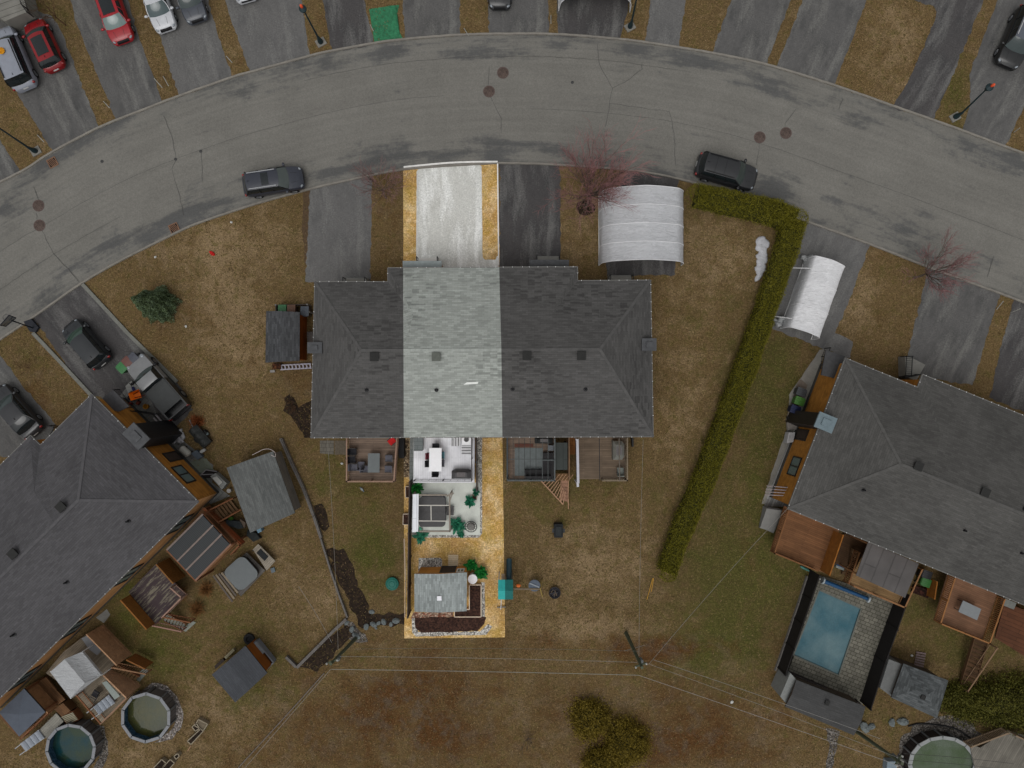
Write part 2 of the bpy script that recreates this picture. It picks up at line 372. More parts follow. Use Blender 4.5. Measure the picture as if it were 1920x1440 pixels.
# pair by angle about the street's centre of curvature so that cross sections stay perpendicular
cx, cy = 900, 1560
def byang(poly, A):
    p = np.array(poly); a = np.arctan2(cy-p[:, 1], p[:, 0]-cx); o = np.argsort(a)
    return np.stack([np.interp(A, a[o], p[o, 0]), np.interp(A, a[o], p[o, 1])], 1)
A = np.linspace(2.72, .42, 420)
u_, l_ = byang(up, A), byang(lo, A); ROAD_U, ROAD_L = u_, l_
mb = MB(); NVR = 28; rows = []; s_ = 0
for k in range(len(A)):
    if k: s_ += math.hypot(*(np.array(l_[k])-l_[k-1]+np.array(u_[k])-u_[k-1]))/2/24
    rows.append(s_)
    for j in range(NVR+1):
        q = u_[k]*(j/NVR)+l_[k]*(1-j/NVR); p = W(q[0], q[1], 0); crown = .05*math.sin(math.pi*j/NVR); mb.v.append((p.x, p.y, .006+crown))
for k in range(len(A)-1):
    for j in range(NVR):
        a = k*(NVR+1)+j; mb.f.append([a, a+NVR+1, a+NVR+2, a+1]); mb.m.append(0)
        f = lambda kk, jj: (rows[kk], jj*9.6/NVR)
        mb.uv.append([f(k, j), f(k+1, j), f(k+1, j+1), f(k, j+1)])
# road surface: worn centre, darker broken patches towards both kerbs (real wear of the asphalt)
t = NT('street_asphalt'); uv = t.tc.outputs['UV']
sx = t.n('ShaderNodeSeparateXYZ'); t.l(uv, sx.inputs[0])
edge = t.math('ABSOLUTE', t.math('SUBTRACT', sx.outputs[1], 4.8)); ez = t.vr(edge, 2.2, 4.0, 0, 1)
m1 = t.n('ShaderNodeMapping'); m1.inputs['Scale'].default_value = (.16, 1.5, 1); t.l(uv, m1.inputs[0])
m2 = t.n('ShaderNodeMapping'); m2.inputs['Scale'].default_value = (.32, .6, 1); t.l(uv, m2.inputs[0])
a = t.noise(1.2, 6, .72, m1.outputs[0], .3); b = t.noise(.9, 7, .75, m2.outputs[0], .5); g = t.noise(9, 3, .9); g2 = t.noise(.35, 4)
pf = t.math('ADD', t.math('ADD', t.math('ADD', t.math('MULTIPLY', a, .45), t.math('MULTIPLY', b, .55)), t.math('MULTIPLY', ez, .095)), t.math('MULTIPLY', t.math('SUBTRACT', g, .5), .22))
wa = t.n('ShaderNodeAttribute', attribute_name='wear'); ws = t.n('ShaderNodeSeparateColor'); t.l(wa.outputs['Color'], ws.inputs[0])
pf = t.math('ADD', pf, t.math('MULTIPLY', ws.outputs[0], .16)); pf = t.math('ADD', pf, t.math('MULTIPLY', t.math('SUBTRACT', t.noise(3.2, 5, .85), .5), .28))
col = t.mix(t.vr(pf, .58, .7, 0, .75), rgb((108, 106, 101)), rgb((70, 71, 72)))
m3 = t.n('ShaderNodeMapping'); m3.inputs['Scale'].default_value = (.06, 2.6, 1); t.l(uv, m3.inputs[0])
st = t.noise(1, 4, .6, m3.outputs[0])
f = t.math('MULTIPLY', t.vr(g, .34, .66, .84, 1.16), t.math('MULTIPLY', t.vr(st, .3, .7, .93, 1.07), t.vr(g2, .3, .7, .93, 1.07)))
m_road = t.out(t.mul(col, f), .93, .12, bump=g, bd=.01)
ro = mb.build('road', m_road, kind='structure', smooth='all')
WEAR = [(725, 285, 62, 20), (22, 392, 34, 28), (205, 462, 34, 20), (320, 412, 70, 9), (285, 440, 50, 9), (88, 308, 34, 14), (150, 262, 30, 12), (215, 232, 34, 9), (400, 158, 34, 8), (555, 112, 30, 8), (612, 119, 20, 12), (742, 96, 28, 12), (900, 104, 70, 8), (1052, 90, 18, 9), (1182, 94, 30, 9), (1300, 116, 60, 12), (1385, 158, 46, 8),
        (1455, 170, 30, 14), (1510, 190, 34, 16), (1600, 228, 44, 8), (1812, 274, 18, 13), (1770, 290, 26, 6), (925, 285, 26, 22), (890, 262, 40, 8), (975, 272, 60, 7), (1045, 285, 22, 10), (1420, 372, 40, 12), (1450, 355, 40, 16), (1590, 343, 9, 16), (1695, 432, 44, 20), (1730, 400, 34, 10), (1860, 486, 34, 9), (470, 330, 70, 8), (380, 385, 60, 7), (640, 320, 60, 8), (1560, 120, 1, 1), (1640, 225, 30, 5), (1250, 330, 26, 7), (1480, 330, 60, 10), (1900, 300, 30, 10), (140, 500, 40, 8), (1560, 375, 50, 9)]
rv = np.array([v_.co for v_ in ro.data.vertices])+np.array(ro.location); rpx, rpy = rv[:, 0]*24+960, 720-rv[:, 1]*24; wz = np.zeros(len(rv))
for px, py, rx, ry in WEAR:
    an = math.atan2(-(px-960)*.55, 1200.) ; dx, dy = rpx-px, rpy-py; u1 = dx*math.cos(an)-dy*math.sin(an); v1 = dx*math.sin(an)+dy*math.cos(an); wz += np.exp(-((u1/rx)**2+(v1/ry)**2))
wc = np.zeros((len(rv), 4)); wc[:, 0] = np.clip(wz, 0, 1); wc[:, 3] = 1
ca = ro.data.color_attributes.new('wear', 'FLOAT_COLOR', 'POINT'); ca.data.foreach_set('color', wc.ravel())
m_curb = plain((118, 114, 107), .15, 2, 14)
def curb(name, poly, side):
    mb = MB(); p = [W(q[0], q[1]) for q in poly]; n = len(p); ring = []
    for i in range(n):
        d = (p[min(i+1, n-1)]-p[max(i-1, 0)]); nrm = Vector((-d.y, d.x, 0)).normalized()*side
        o = p[i]; j = random.uniform(-.01, .01)
        ring.append([o+nrm*(.0+j)+Vector((0, 0, -.05)), o+nrm*(.02+j)+Vector((0, 0, .11)), o+nrm*(.16+j)+Vector((0, 0, .12)), o+nrm*.19+Vector((0, 0, -.05))])
    v = [x for r_ in ring for x in r_]; f = []
    for i in range(n-1):
        for k in range(3): f.append([i*4+k, i*4+k+1, i*4+5+k, i*4+4+k])
    mb.add(v, f); return mb.build(name, m_curb, kind='structure')
curb('north_kerb', [tuple(q) for q in u_], -1) if False else None
curb('kerb', [tuple(q) for q in u_], 1); curb('kerb', [tuple(q) for q in l_], -1)
# hairline cracks in the asphalt
mb = MB()
def crack(pts, wd=.03, jit=3.0):
    q = []
    for a, b in zip(pts[:-1], pts[1:]):
        n = max(2, int(math.hypot(b[0]-a[0], b[1]-a[1])/9))
        for k in range(n): t_ = k/n; q.append((lerp(a[0], b[0], t_)+random.uniform(-1, 1)*jit*.5, lerp(a[1], b[1], t_)+random.uniform(-1, 1)*jit*.5))
    q.append(pts[-1]); P = [W(*p) for p in q]
    for a, b in zip(P[:-1], P[1:]):
        d = (b-a).normalized(); nn = Vector((-d.y, d.x, 0))*wd*random.uniform(.35, .7); e = d*.01
        zz = Vector((0, 0, .064))
        mb.poly([a-nn-e+zz, b-nn+e+zz, b+nn+e+zz, a+nn-e+zz])
for pts in [[(308, 217), (322, 255), (331, 298)], [(331, 300), (322, 318), (336, 360), (345, 405)], [(69, 400), (70, 412)], [(80, 432), (100, 475), (128, 505), (148, 528)], [(65, 350), (73, 375)],
            [(920, 180), (928, 200), (940, 222), (940, 250)], [(917, 125), (916, 160)], [(1120, 85), (1123, 120), (1148, 166)], [(1204, 118), (1203, 130), (1170, 155), (1148, 166)],
            [(1148, 166), (1143, 194), (1135, 238)], [(1143, 194), (1200, 203), (1255, 210)], [(1255, 210), (1264, 250), (1266, 310)], [(1465, 262), (1473, 230), (1492, 205)], [(1424, 268), (1418, 310)], [(1862, 480), (1850, 520)],
            [(378, 285), (380, 340)], [(1580, 185), (1572, 205)]]: crack(pts, jit=2)
def arcpts(f, a0, a1, n=30):
    AA = np.linspace(a0, a1, n); return [tuple(q) for q in (byang(up, AA)*f+byang(lo, AA)*(1-f))]
crack(arcpts(.54, 2.35, 1.62, 40), .022, 1.0); crack(arcpts(.42, 1.50, .75, 50), .022, 1.0); crack(arcpts(.83, 1.8, 1.3, 30), .02, 1.5); crack(arcpts(.3, 2.5, 2.1, 24), .02, 1.5)
mb.build('road_cracks', plain((76, 75, 73), .1), kind='structure')

def rough(pts, amp=.06, step=.4, closed=True):
    P = [Vector(p) for p in pts]; out = []
    for a, b in zip(P, P[1:]+P[:1]):
        L = (b-a).length; n = max(1, int(L/step)); nn = Vector((-(b-a).y, (b-a).x, 0)).normalized() if L > 0 else Vector((0, 0, 0))
        for k in range(n):
            q = a+(b-a)*k/n
            out.append(q+nn*random.gauss(0, amp) if k else q+nn*random.gauss(0, amp*.5))
    return out
def sheet(name, px, mat, z=.010, amp=.03, step=.4, kind='structure', label=None, cat=None):
    mb = MB(); pts = [(p.x, p.y, z) for p in rough([W(*q) for q in px], amp, step)]
    if sum(pts[i][0]*pts[(i+1) % len(pts)][1]-pts[(i+1) % len(pts)][0]*pts[i][1] for i in range(len(pts))) < 0: pts.reverse()
    mb.poly(pts); return mb.build(name, mat, kind=kind, label=label, cat=cat)
asph = {}
def A_(kind, ang):
    key = (kind, ang)
    if key not in asph:
        asph[key] = {'grey': lambda: asphalt('driveway_grey', (94, 93, 92), (76, 76, 76), ang=ang, pale=(108, 107, 105), amt=.7),
                     'dark': lambda: asphalt('driveway_dark', (70, 68, 68), (56, 56, 57), ang=ang, pale=(104, 103, 101), amt=.8),
                     'mid': lambda: asphalt('driveway_mid', (86, 85, 84), (64, 64, 64), ang=ang, pale=(108, 107, 104), amt=.85)}[kind]()
    return asph[key]
DW = [('mid', 30, [(-120, 190), (0, 262), (38, 322), (10, 338), (-70, 382)]), ('mid', 27, [(99, 287), (62, 225), (22, 158), (-5, 105), (-45, 40), (52, 20), (60, 18), (98, 30), (116, 60), (150, 150), (187, 240)]),
      ('mid', 20, [(218, 229), (195, 170), (165, 100), (140, 32), (128, -20), (232, -20), (240, 0), (262, 75), (285, 135), (304, 193)]),
      ('grey', 17, [(336, 182), (300, 67), (262, -20), (384, -20), (400, 37), (436, 147)]), ('grey', 12, [(469, 137), (430, 25), (415, -20), (559, -20), (567, 12), (581, 107)]),
      ('dark', 8, [(622, 98), (616, 60), (602, -20), (678, -20), (690, 30), (701, 84)]), ('mid', 2, [(760, 75), (757, 40), (753, -20), (862, -20), (863, 68)]), ('mid', 0, [(917, 66), (914, -20), (1027, -20), (1029, 66)]),
      ('dark', -3, [(1046, 67), (1044, -20), (1186, -20), (1172, 40), (1162, 75)]), ('grey', -6, [(1210, 81), (1222, -20), (1288, -20), (1272, 92)]), ('mid', -14, [(1335, 101), (1352, 50), (1378, -20), (1490, -20), (1436, 123)]),
      ('mid', -22, [(1455, 128), (1512, -20), (1632, -20), (1590, 95), (1564, 161)]), ('dark', -28, [(1672, 201), (1702, 155), (1752, 40), (1756, 22), (1750, 12), (1715, 0), (1700, -30), (1860, -30), (1845, 0), (1790, 130), (1750, 226)]),
      ('mid', -28, [(1805, 247), (1820, 195), (1818, 140), (1850, 55), (1880, -30), (2030, -30), (1965, 90), (1920, 200), (1884, 277)]), ('mid', -28, [(1990, 318), (2060, 150), (2200, 200), (2110, 372)]),
      ('dark', 37, [(62, 596), (152, 532), (235, 618), (332, 716), (362, 768), (330, 800), (240, 760), (172, 742), (150, 720)]), ('mid', 37, [(-115, 722), (0, 637), (0, 666), (42, 722), (103, 795), (90, 850), (-60, 860), (-130, 760)]),
      ('grey', 2, [(582, 353), (697, 328), (697, 400), (693, 530), (572, 528), (577, 440)]), ('dark', -1, [(937, 304), (1050, 308), (1051, 400), (1051, 505), (937, 505)]),
      ('dark', 0, [(1175, 317), (1272, 334), (1268, 400), (1266, 516), (1138, 517), (1140, 400)]), ('grey', -28, [(1507, 412), (1632, 457), (1598, 550), (1566, 624), (1600, 641), (1594, 672), (1545, 655), (1437, 612), (1470, 530)]),
      ('mid', -24, [(1741, 500), (1875, 550), (1823, 722), (1760, 712), (1697, 692), (1712, 620)]), ('dark', -24, [(1902, 558), (2010, 600), (1960, 790), (1855, 745), (1880, 640)])]
for k, ang, pts in DW: sheet('driveway', pts, A_(k, ang), amp=.045, step=.3)
# edging kerbs of the fan-shaped driveway
for pts in ([(155, 533), (240, 625), (332, 716)], [(62, 624), (110, 675), (172, 742)], [(0, 664), (42, 722), (100, 790)][:0]):
    mb = MB()
    for a, b in zip(pts[:-1], pts[1:]): mb.bar(W(a[0], a[1], .05), W(b[0], b[1], .05), .28, .14)
    if pts: mb.build('driveway_edging', plain((106, 106, 100), .15), kind='structure')
# ---- middle lot: highlight put into the lawn, kerb, concrete, gravel and mulch colours
m_conc_hl = asphalt('highlighted_concrete', (192, 192, 187), (168, 167, 161), ang=0, pale=(232, 233, 231), amt=.6)
sheet('highlighted_lawn', [(756, 316), (830, 309), (934, 306), (937, 480), (942, 820), (947, 1195), (758, 1197), (757, 700)], m_grass_hl, z=.0065, amp=.0, step=5)
sheet('concrete_driveway', [(781, 322), (786, 315), (897, 307), (903, 312), (905, 482), (909, 487), (929, 487), (932, 480), (935, 480), (935, 505), (827, 505), (780, 487), (781, 400)], m_conc_hl, z=.014, amp=.01)
mb = MB()
P = catmull([(757, 315), (830, 308), (880, 305.5), (933, 305)], 4)
for a, b in zip(P[:-1], P[1:]): mb.bar(W(a[0], a[1]-1.5, .06), W(b[0], b[1]-1.5, .06), .13, .14)
mb.bar(W(933, 307, .05), W(935, 498, .05), .1, .14)
mb.build('highlighted_kerb', plain((214, 212, 208), .1), kind='structure')
m_conc = plain((118, 117, 112), .15, 1.2, 12); m_concb = plain((196, 199, 191), .1, 1.1, 12)
sheet('patio', [(768, 905), (900, 905), (900, 1003), (772, 1003)], m_concb, z=.03, amp=.0)
m_gravb = speck('highlighted_gravel', [(110, 105, 98), (190, 186, 178), (235, 232, 225), (150, 145, 138)], 11)
m_grav = speck('gravel', [(60, 57, 52), (104, 98, 92), (140, 134, 128), (84, 78, 70)], 10)
m_mulchb = speck('highlighted_mulch', [(38, 26, 22), (60, 40, 34), (78, 54, 44), (46, 32, 28)], 9, dark=.7, bd=.015)
m_mulch = speck('mulch', [(30, 24, 18), (44, 34, 26), (54, 42, 32), (36, 28, 21)], 7, dark=.75, bd=.01)
def stuff(name, label, cat, px, mat, z, amp=.05): return sheet(name, px, mat, z=z, amp=amp, kind='stuff', label=label, cat=cat)
stuff('gravel', 'pale gravel strip round the bright patio and white deck', 'gravel', [(893, 820), (904, 820), (904, 1000), (898, 1008), (772, 1008), (772, 1000), (893, 1000)], m_gravb, .018, .01)
stuff('gravel', 'pebble square on the bright lawn north of the light grey shed', 'gravel', [(785, 1046), (826, 1046), (829, 1050), (829, 1076), (784, 1076)], m_gravb, .018, .01)
stuff('gravel', 'brown stones beside the white deck fence under the roof edge', 'gravel', [(757, 822), (768, 822), (768, 895), (757, 895)], speck('brown_stones', [(60, 48, 38), (140, 118, 92), (190, 170, 140), (90, 72, 55)], 9), .016, .01)
stuff('white_stones', 'white stone border round the dark mulch bed at the end of the bright lot', 'stones', [(772, 1160), (780, 1158), (784, 1185), (900, 1184), (915, 1170), (923, 1175), (912, 1190), (780, 1193), (773, 1186)], m_gravb, .019, .03)
stuff('mulch', 'dark mulch bed behind the light grey shed', 'mulch', [(778, 1158), (850, 1156), (911, 1157), (908, 1170), (895, 1183), (790, 1186), (779, 1178)], m_mulchb, .023, .04)
stuff('gravel', 'pale gravel strip on the right of the raised planting box', 'gravel', [(902, 1092), (909, 1092), (909, 1157), (902, 1157)], m_gravb, .018, .01)
stuff('mulch', 'red brick chips and pebbles under the south eave of the light grey shed', 'mulch', [(775, 1148), (850, 1147), (850, 1157), (770, 1160)], speck('brick_chips', [(150, 80, 60), (190, 170, 150), (120, 70, 50), (170, 150, 130)], 8), .016, .03)
# ---- beds in the neighbours' gardens
stuff('mulch', 'dark mulch bed curving beside the long retaining edge', 'mulch', [(612, 1030), (645, 1028), (665, 1080), (692, 1135), (690, 1150), (760, 1148), (758, 1170), (705, 1172), (680, 1178), (660, 1145), (640, 1100), (625, 1070)], m_mulch, .013, .1)
stuff('mulch', 'small oval patch of dark soil right of the shingled shed', 'mulch', [(588, 948), (602, 945), (614, 965), (618, 988), (608, 998), (596, 985), (590, 966)], m_mulch, .013, .1)
stuff('mulch', 'dark soil bed in the V of the low stone wall', 'mulch', [(648, 1170), (665, 1190), (640, 1215), (615, 1240), (595, 1262), (572, 1250), (562, 1250), (600, 1210)], m_mulch, .013, .1)
stuff('mulch', 'dark leaf litter beside the left wall of the grey roofed row house', 'mulch', [(532, 745), (545, 738), (560, 765), (588, 750), (590, 822), (572, 820), (545, 780), (530, 770)], m_mulch, .013, .12)
stuff('mulch', 'round mulch ring at the foot of the red budding tree', 'mulch', [(1098+18*math.cos(a), 390+15*math.sin(a)) for a in np.linspace(0, 6.0, 14)], m_mulch, .013, .05)
stuff('gravel', 'stony crescent round the green water pool', 'gravel', [(268, 1292), (285, 1280), (312, 1285), (332, 1305), (343, 1335), (340, 1365), (322, 1385), (290, 1394), (300, 1388), (328, 1360), (330, 1320), (308, 1298)], speck('white_gravel', [(80, 74, 70), (150, 142, 138), (185, 178, 172), (110, 100, 95)], 8), .013, .06)
stuff('gravel', 'pale shingle ring right of the blue pool', 'gravel', [(180, 1358), (194, 1362), (203, 1390), (200, 1425), (188, 1445), (170, 1445), (186, 1420)], m_grav, .013, .08)
stuff('gravel', 'wide gravel apron round the oval covered pool', 'gravel', [(1690, 1385), (1710, 1362), (1740, 1350), (1780, 1338), (1815, 1352), (1850, 1382), (1830, 1400), (1840, 1460), (1680, 1460), (1685, 1400)], m_grav, .013, .12)
stuff('gravel', 'narrow stony track leading down from the pool hut', 'gravel', [(1548, 1365), (1575, 1372), (1570, 1400), (1560, 1450), (1545, 1450), (1555, 1395)], m_grav, .013, .1)
stuff('mulch', 'bare soil strip left of the grey driveway by the row house', 'mulch', [(568, 360), (582, 352), (577, 440), (573, 500), (568, 440)], plain((74, 58, 40), .3, 6, 20), .008, .05)
# side paths and slabs
m_slab = planks((118, 118, 114), 45, .3, .12, .7, 1.2); m_slab2 = planks((128, 127, 124), -22, .28, .15, .6, 1.0)
sheet('paved_path', [(262, 700), (300, 790), (400, 872), (398, 905), (432, 930), (395, 945), (200, 770)], planks((104, 104, 101), 45, .4, .15, .7, 1.6), z=.016, amp=.01)
sheet('concrete_slab', [(350, 872), (372, 858), (388, 860), (402, 882), (385, 905)], plain((104, 110, 98), .12), z=.02, amp=.02)
sheet('paved_path', [(1537, 655), (1549, 655), (1500, 780), (1484, 830), (1440, 945), (1428, 945), (1462, 840), (1478, 800), (1480, 740)], plain((124, 121, 114), .15, 1.5, 10), z=.016, amp=.02)
sheet('paved_path', [(1527, 720), (1560, 728), (1500, 880), (1475, 950), (1432, 950), (1470, 850)], planks((126, 125, 123), 68, .18, .25, .5, 2.4), z=.02, amp=.01)
sheet('concrete_slab', [(1424, 988), (1438, 955), (1466, 968), (1450, 1000)], m_conc, z=.03, amp=.0)
sheet('paved_path', [(600, 826), (626, 826), (626, 852), (600, 850)], planks((92, 88, 80), 0, .3, .12, .6, .3), z=.02, amp=.0)
sheet('paved_path', [(627, 826), (650, 826), (650, 853), (627, 853)], plain((84, 76, 64), .25, 6), z=.016, amp=.02)
sheet('paved_path', [(200, 1142), (207, 1152), (195, 1168), (180, 1158)], m_conc, z=.016, amp=.02)
mb = MB()  # white ridge of old snow along the hedge
for k in range(26):
    t_ = k/25; p = W(lerp(1430, 1424, t_)+random.uniform(-4, 4)*(1-t_*.6), lerp(450, 518, t_), 0)
    mb.ell((p.x, p.y, .0), (random.uniform(.3, .52)*(1.15-t_*.6), random.uniform(.25, .5), .13), random.random()*3, 12, 6, .12)
mb.build('snow_patch', plain((168, 168, 172), .12, 3, 20, .8), kind='stuff', label='melting strip of old snow beside the cedar hedge', cat='snow', smooth='all')
# ================================================================= HOUSES
ZE, ZR = 4.6, 6.9
m_roofA = shingles('dark_shingles', (78, 77, 76), var=.14, patch=.28); m_roofM = shingles('highlighted_shingles', (144, 148, 143), var=.16, patch=.3, blot=.05)  # middle roof section has the strip's highlight put into its shingle colour
m_roofB = shingles('slate_grey_shingles', (77, 76, 78), var=.12, patch=.1); m_roofC = shingles('brown_grey_shingles', (76, 75, 73), var=.12, patch=.12, blot=.2)
m_brick = wallmat('orange_brick', (158, 108, 48)); m_siding = wallmat('tan_siding', (164, 122, 80), rowh=.14, wid=3.5)
m_greysid = wallmat('grey_siding', (110, 106, 100), rowh=.14, wid=3.5)
m_found = plain((72, 70, 66), .15, 2, 14); m_white = plain((205, 205, 205), .05, 3, 20, .6); m_black = plain((26, 26, 28), .15, 3, 20, .5)
m_dkfr = plain((38, 34, 32), .1, 3, 20, .5); m_gutter = plain((104, 103, 100), .12); m_cap = plain((74, 75, 77), .15, 3, 16, .95)
def glassm(c=(52, 62, 64)): return gloss(c, .06, 0, .6)
m_vent = plain((38, 38, 37), .12); m_metalcap = plain((98, 112, 118), .1, 3, 10, .5)
def roofface(mb, pts):
    pts = [Vector(p) for p in pts]; n = Vector((0, 0, 0))
    for i in range(1, len(pts)-1): n += (pts[i]-pts[0]).cross(pts[i+1]-pts[0])
    if n.z < 0: pts.reverse(); n = -n
    n.normalize(); u = Vector((0, 0, 1)).cross(n)
    u = u.normalized() if u.length > 1e-3 else Vector((1, 0, 0)); v = n.cross(u)
    b = len(mb.v); mb.v += [tuple(p) for p in pts]; mb.f.append(list(range(b, b+len(pts)))); mb.m.append(mb.mi); mb.uv.append([(p.dot(u)+100, p.dot(v)+100) for p in pts])
def inset(poly, d):
    a = sum(poly[i][0]*poly[(i+1) % len(poly)][1]-poly[(i+1) % len(poly)][0]*poly[i][1] for i in range(len(poly)))
    P = [Vector((p[0], p[1])) for p in poly]
    if a < 0: P.reverse()
    n = len(P); L = []
    for i in range(n):
        e = (P[(i+1) % n]-P[i]).normalized(); nn = Vector((-e.y, e.x)); L.append((P[i]+nn*d, e))
    out = []
    for i in range(n):
        (p, e), (q, f) = L[i-1], L[i]; den = e.x*f.y-e.y*f.x
        if abs(den) < 1e-6: out.append(q); continue
        t_ = ((q.x-p.x)*f.y-(q.y-p.y)*f.x)/den; out.append(p+e*t_)
    return out
def wall_window(parent, a, b, t_, wd, z0, z1, name='window', out=1, fm=None, door=False):
    a, b = Vector((a[0], a[1], 0)), Vector((b[0], b[1], 0)); e = (b-a).normalized(); nn = Vector((e.y, -e.x, 0))*out; c = a+(b-a)*t_
    mb = MB(); th = .07
    for s0, s1, y0, y1 in ((-wd/2, wd/2, z0, z0+.1), (-wd/2, wd/2, z1-.1, z1)):
        mb.bar(c+e*s0+nn*th/2+Vector((0, 0, (y0+y1)/2)), c+e*s1+nn*th/2+Vector((0, 0, (y0+y1)/2)), th, .1)
    for s0 in (-wd/2+.05, wd/2-.05)+((0,) if not door else ()):
        mb.bar(c+e*s0+nn*th/2+Vector((0, 0, z0+.1)), c+e*s0+nn*th/2+Vector((0, 0, z1-.1)), th if abs(e.x) > .7 else .1, .1 if abs(e.x) > .7 else th)
    fr = mb.build(name, fm or m_dkfr, parent)
    mb = MB(); p = [c+e*(-wd/2+.08)+nn*.03, c+e*(wd/2-.08)+nn*.03]
    mb.poly([p[0]+Vector((0, 0, z0+.08)), p[1]+Vector((0, 0, z0+.08)), p[1]+Vector((0, 0, z1-.08)), p[0]+Vector((0, 0, z1-.08))])
    mb.build('pane' if not door else 'door_panel', glassm((96, 112, 112)) if not door else plain((60, 50, 44)), fr)
def walls(parent, eave, mats, found=True, ins=.28, ztop=ZE-.06):
    P = inset(eave, ins); n = len(P); mb = MB(); ml = []
    for i in range(n):
        a, b = P[i], P[(i+1) % n]; m_ = mats((a, b))
        if m_ not in ml: ml.append(m_)
        mb.mi = ml.index(m_); mb.poly([(a.x, a.y, .0), (b.x, b.y, .0), (b.x, b.y, ztop), (a.x, a.y, ztop)])
    mb.build('wall', ml, parent)
    mb = MB(); Q = inset(eave, ins-.03); mb.prismw([(q.x, q.y) for q in Q], .45, -.05); mb.build('foundation', m_found, parent)
    mb = MB(); mb.prismw([(q[0], q[1]) for q in eave], ZE-.015, ZE-.055); mb.build('soffit', m_gutter, parent)
    return P
def gutter(parent, eave, skip=()):
    mb = MB(); m2 = MB(); n = len(eave)
    for i in range(n):
        a, b = Vector((eave[i][0], eave[i][1], ZE-.06)), Vector((eave[(i+1) % n][0], eave[(i+1) % n][1], ZE-.06))
        mb.bar(a, b, .05, .14); L = (b-a).length; k = int(L/.6)
        for j in range(k):
            if random.random() < .15: continue
            p = a+(b-a)*((j+.5+random.uniform(-.12, .12))/k); p.z = ZE+.03
            e = (b-a).normalized(); nn = Vector((-e.y, e.x, 0)); m2.bar(p-nn*.035, p+nn*.035, .028, .04)
    mb.build('gutter', m_gutter, parent)
    m2.build('light_string', m_white, parent, kind='stuff')
def caps(parent, segs, mat=None):
    for a, b in segs:
        mb = MB(); mb.bar(Vector(a)+Vector((0, 0, -.002)), Vector(b)+Vector((0, 0, -.002)), .2, .02); mb.build('ridge_cap', mat or m_cap, parent)
def boxvent(parent, c, rz, mat=None):
    mb = MB(); mb.box((c[0], c[1], c[2]+.1), (.42, .42, .24), rz); mb.box((c[0], c[1], c[2]+.25), (.6, .6, .07), rz)
    return mb.build('roof_vent', mat or m_vent, parent)
def pipe(parent, c):
    mb = MB(); mb.lathe((c[0], c[1], c[2]-.1), [(.16, 0), (.15, .12), (.075, .14), (.075, .45), (.05, .45), (.05, .3)], 10); return mb.build('vent_pipe', m_black, parent)
def chimney(parent, c, rz, sx, sy, zt, body, cap):
    mb = MB(); mb.box((c[0], c[1], zt/2-.05), (sx, sy, zt), rz); ch = mb.build('chimney', body, parent)
    mb = MB(); mb.box((c[0], c[1], zt-.01), (sx+.14, sy+.14, .14), rz); mb.box((c[0], c[1], zt+.1), (sx*.5, sy*.5, .12), rz); mb.build('cap', cap, ch)
def rail(parent, pts, zt, zb, mat, name='railing', bal=.14, tr=.05, post=.09, bw=.035):
    mb = MB(); P = [Vector((p[0], p[1], 0)) for p in pts]
    for i, (a, b) in enumerate(zip(P[:-1], P[1:])):
        z0 = zt[i] if isinstance(zt, (list, tuple)) else zt; z1 = zt[i+1] if isinstance(zt, (list, tuple)) else zt
        y0 = zb[i] if isinstance(zb, (list, tuple)) else zb; y1 = zb[i+1] if isinstance(zb, (list, tuple)) else zb
        mb.bar(a+Vector((0, 0, z0)), b+Vector((0, 0, z1)), tr*2, tr); mb.bar(a+Vector((0, 0, y0+.1)), b+Vector((0, 0, y1+.1)), tr, tr)
        L = (b-a).length; k = max(1, int(L/bal))
        for j in range(k+1):
            t_ = j/k; p = a+(b-a)*t_; mb.box((p.x, p.y, (lerp(y0, y1, t_)+lerp(z0, z1, t_))/2), (bw, bw, lerp(z0, z1, t_)-lerp(y0, y1, t_)-.02))
        k = max(1, round(L/1.8))
        for j in range(k+1):
            t_ = j/k; p = a+(b-a)*t_; zz = lerp(z0, z1, t_); yy = lerp(y0, y1, t_)
            mb.box((p.x, p.y, (zz+.06+yy)/2), (post, post, zz+.06-yy), math.atan2((b-a).y, (b-a).x))
    return mb.build(name, mat, parent)
# ---- central row house: dark roof, highlight put into its middle section's colour
def w3(px, py, z): return W(px, py, z)
eA = [w3(590, 528, ZE), w3(727, 528, ZE), w3(727, 502, ZE), w3(1083, 500, ZE), w3(1083, 526, ZE), w3(1220, 525, ZE), w3(1225, 819, ZE), w3(583, 821, ZE)]
hA = thing('row_house', 'central row house whose dark grey roof has a middle section with a highlight put into its colour', 'house', (0, 0, 0))
P_ = dict(Wn=eA[0], A=eA[1], C=eA[2], E1=w3(756, 501.8, ZE), E2=w3(936, 500.8, ZE), E3=eA[3], A2=eA[4], Ne=eA[5], Se=eA[6], Ws=eA[7], R0=w3(677, 657, ZR), R1=w3(1125, 655, ZR),
          Rl=w3(756.5, 656.7, ZR), R2=w3(940, 656, ZR), Sl=w3(757, 820.7, ZE), S2=w3(942, 820, ZE), V=w3(775, 590, 5.9), B1=w3(756, 555, 5.38), BA=w3(756, 565, 5.36), V2=w3(1035, 590, 5.9))
def sec(faces, mat, label):
    mb = MB()
    for f in faces:
        q = [P_[k] for k in f]
        if len(q) > 4:
            c = sum(q, Vector())/len(q)
        roofface(mb, q)
    return mb.build('roof', mat, hA, label=label)
sec([('Wn', 'Ws', 'R0'), ('C', 'A', 'BA', 'B1'), ('C', 'E1', 'B1'), ('Wn', 'A', 'BA', 'Rl', 'R0'), ('R0', 'Rl', 'Sl', 'Ws')], m_roofA, 'dark grey shingle roof on the left')
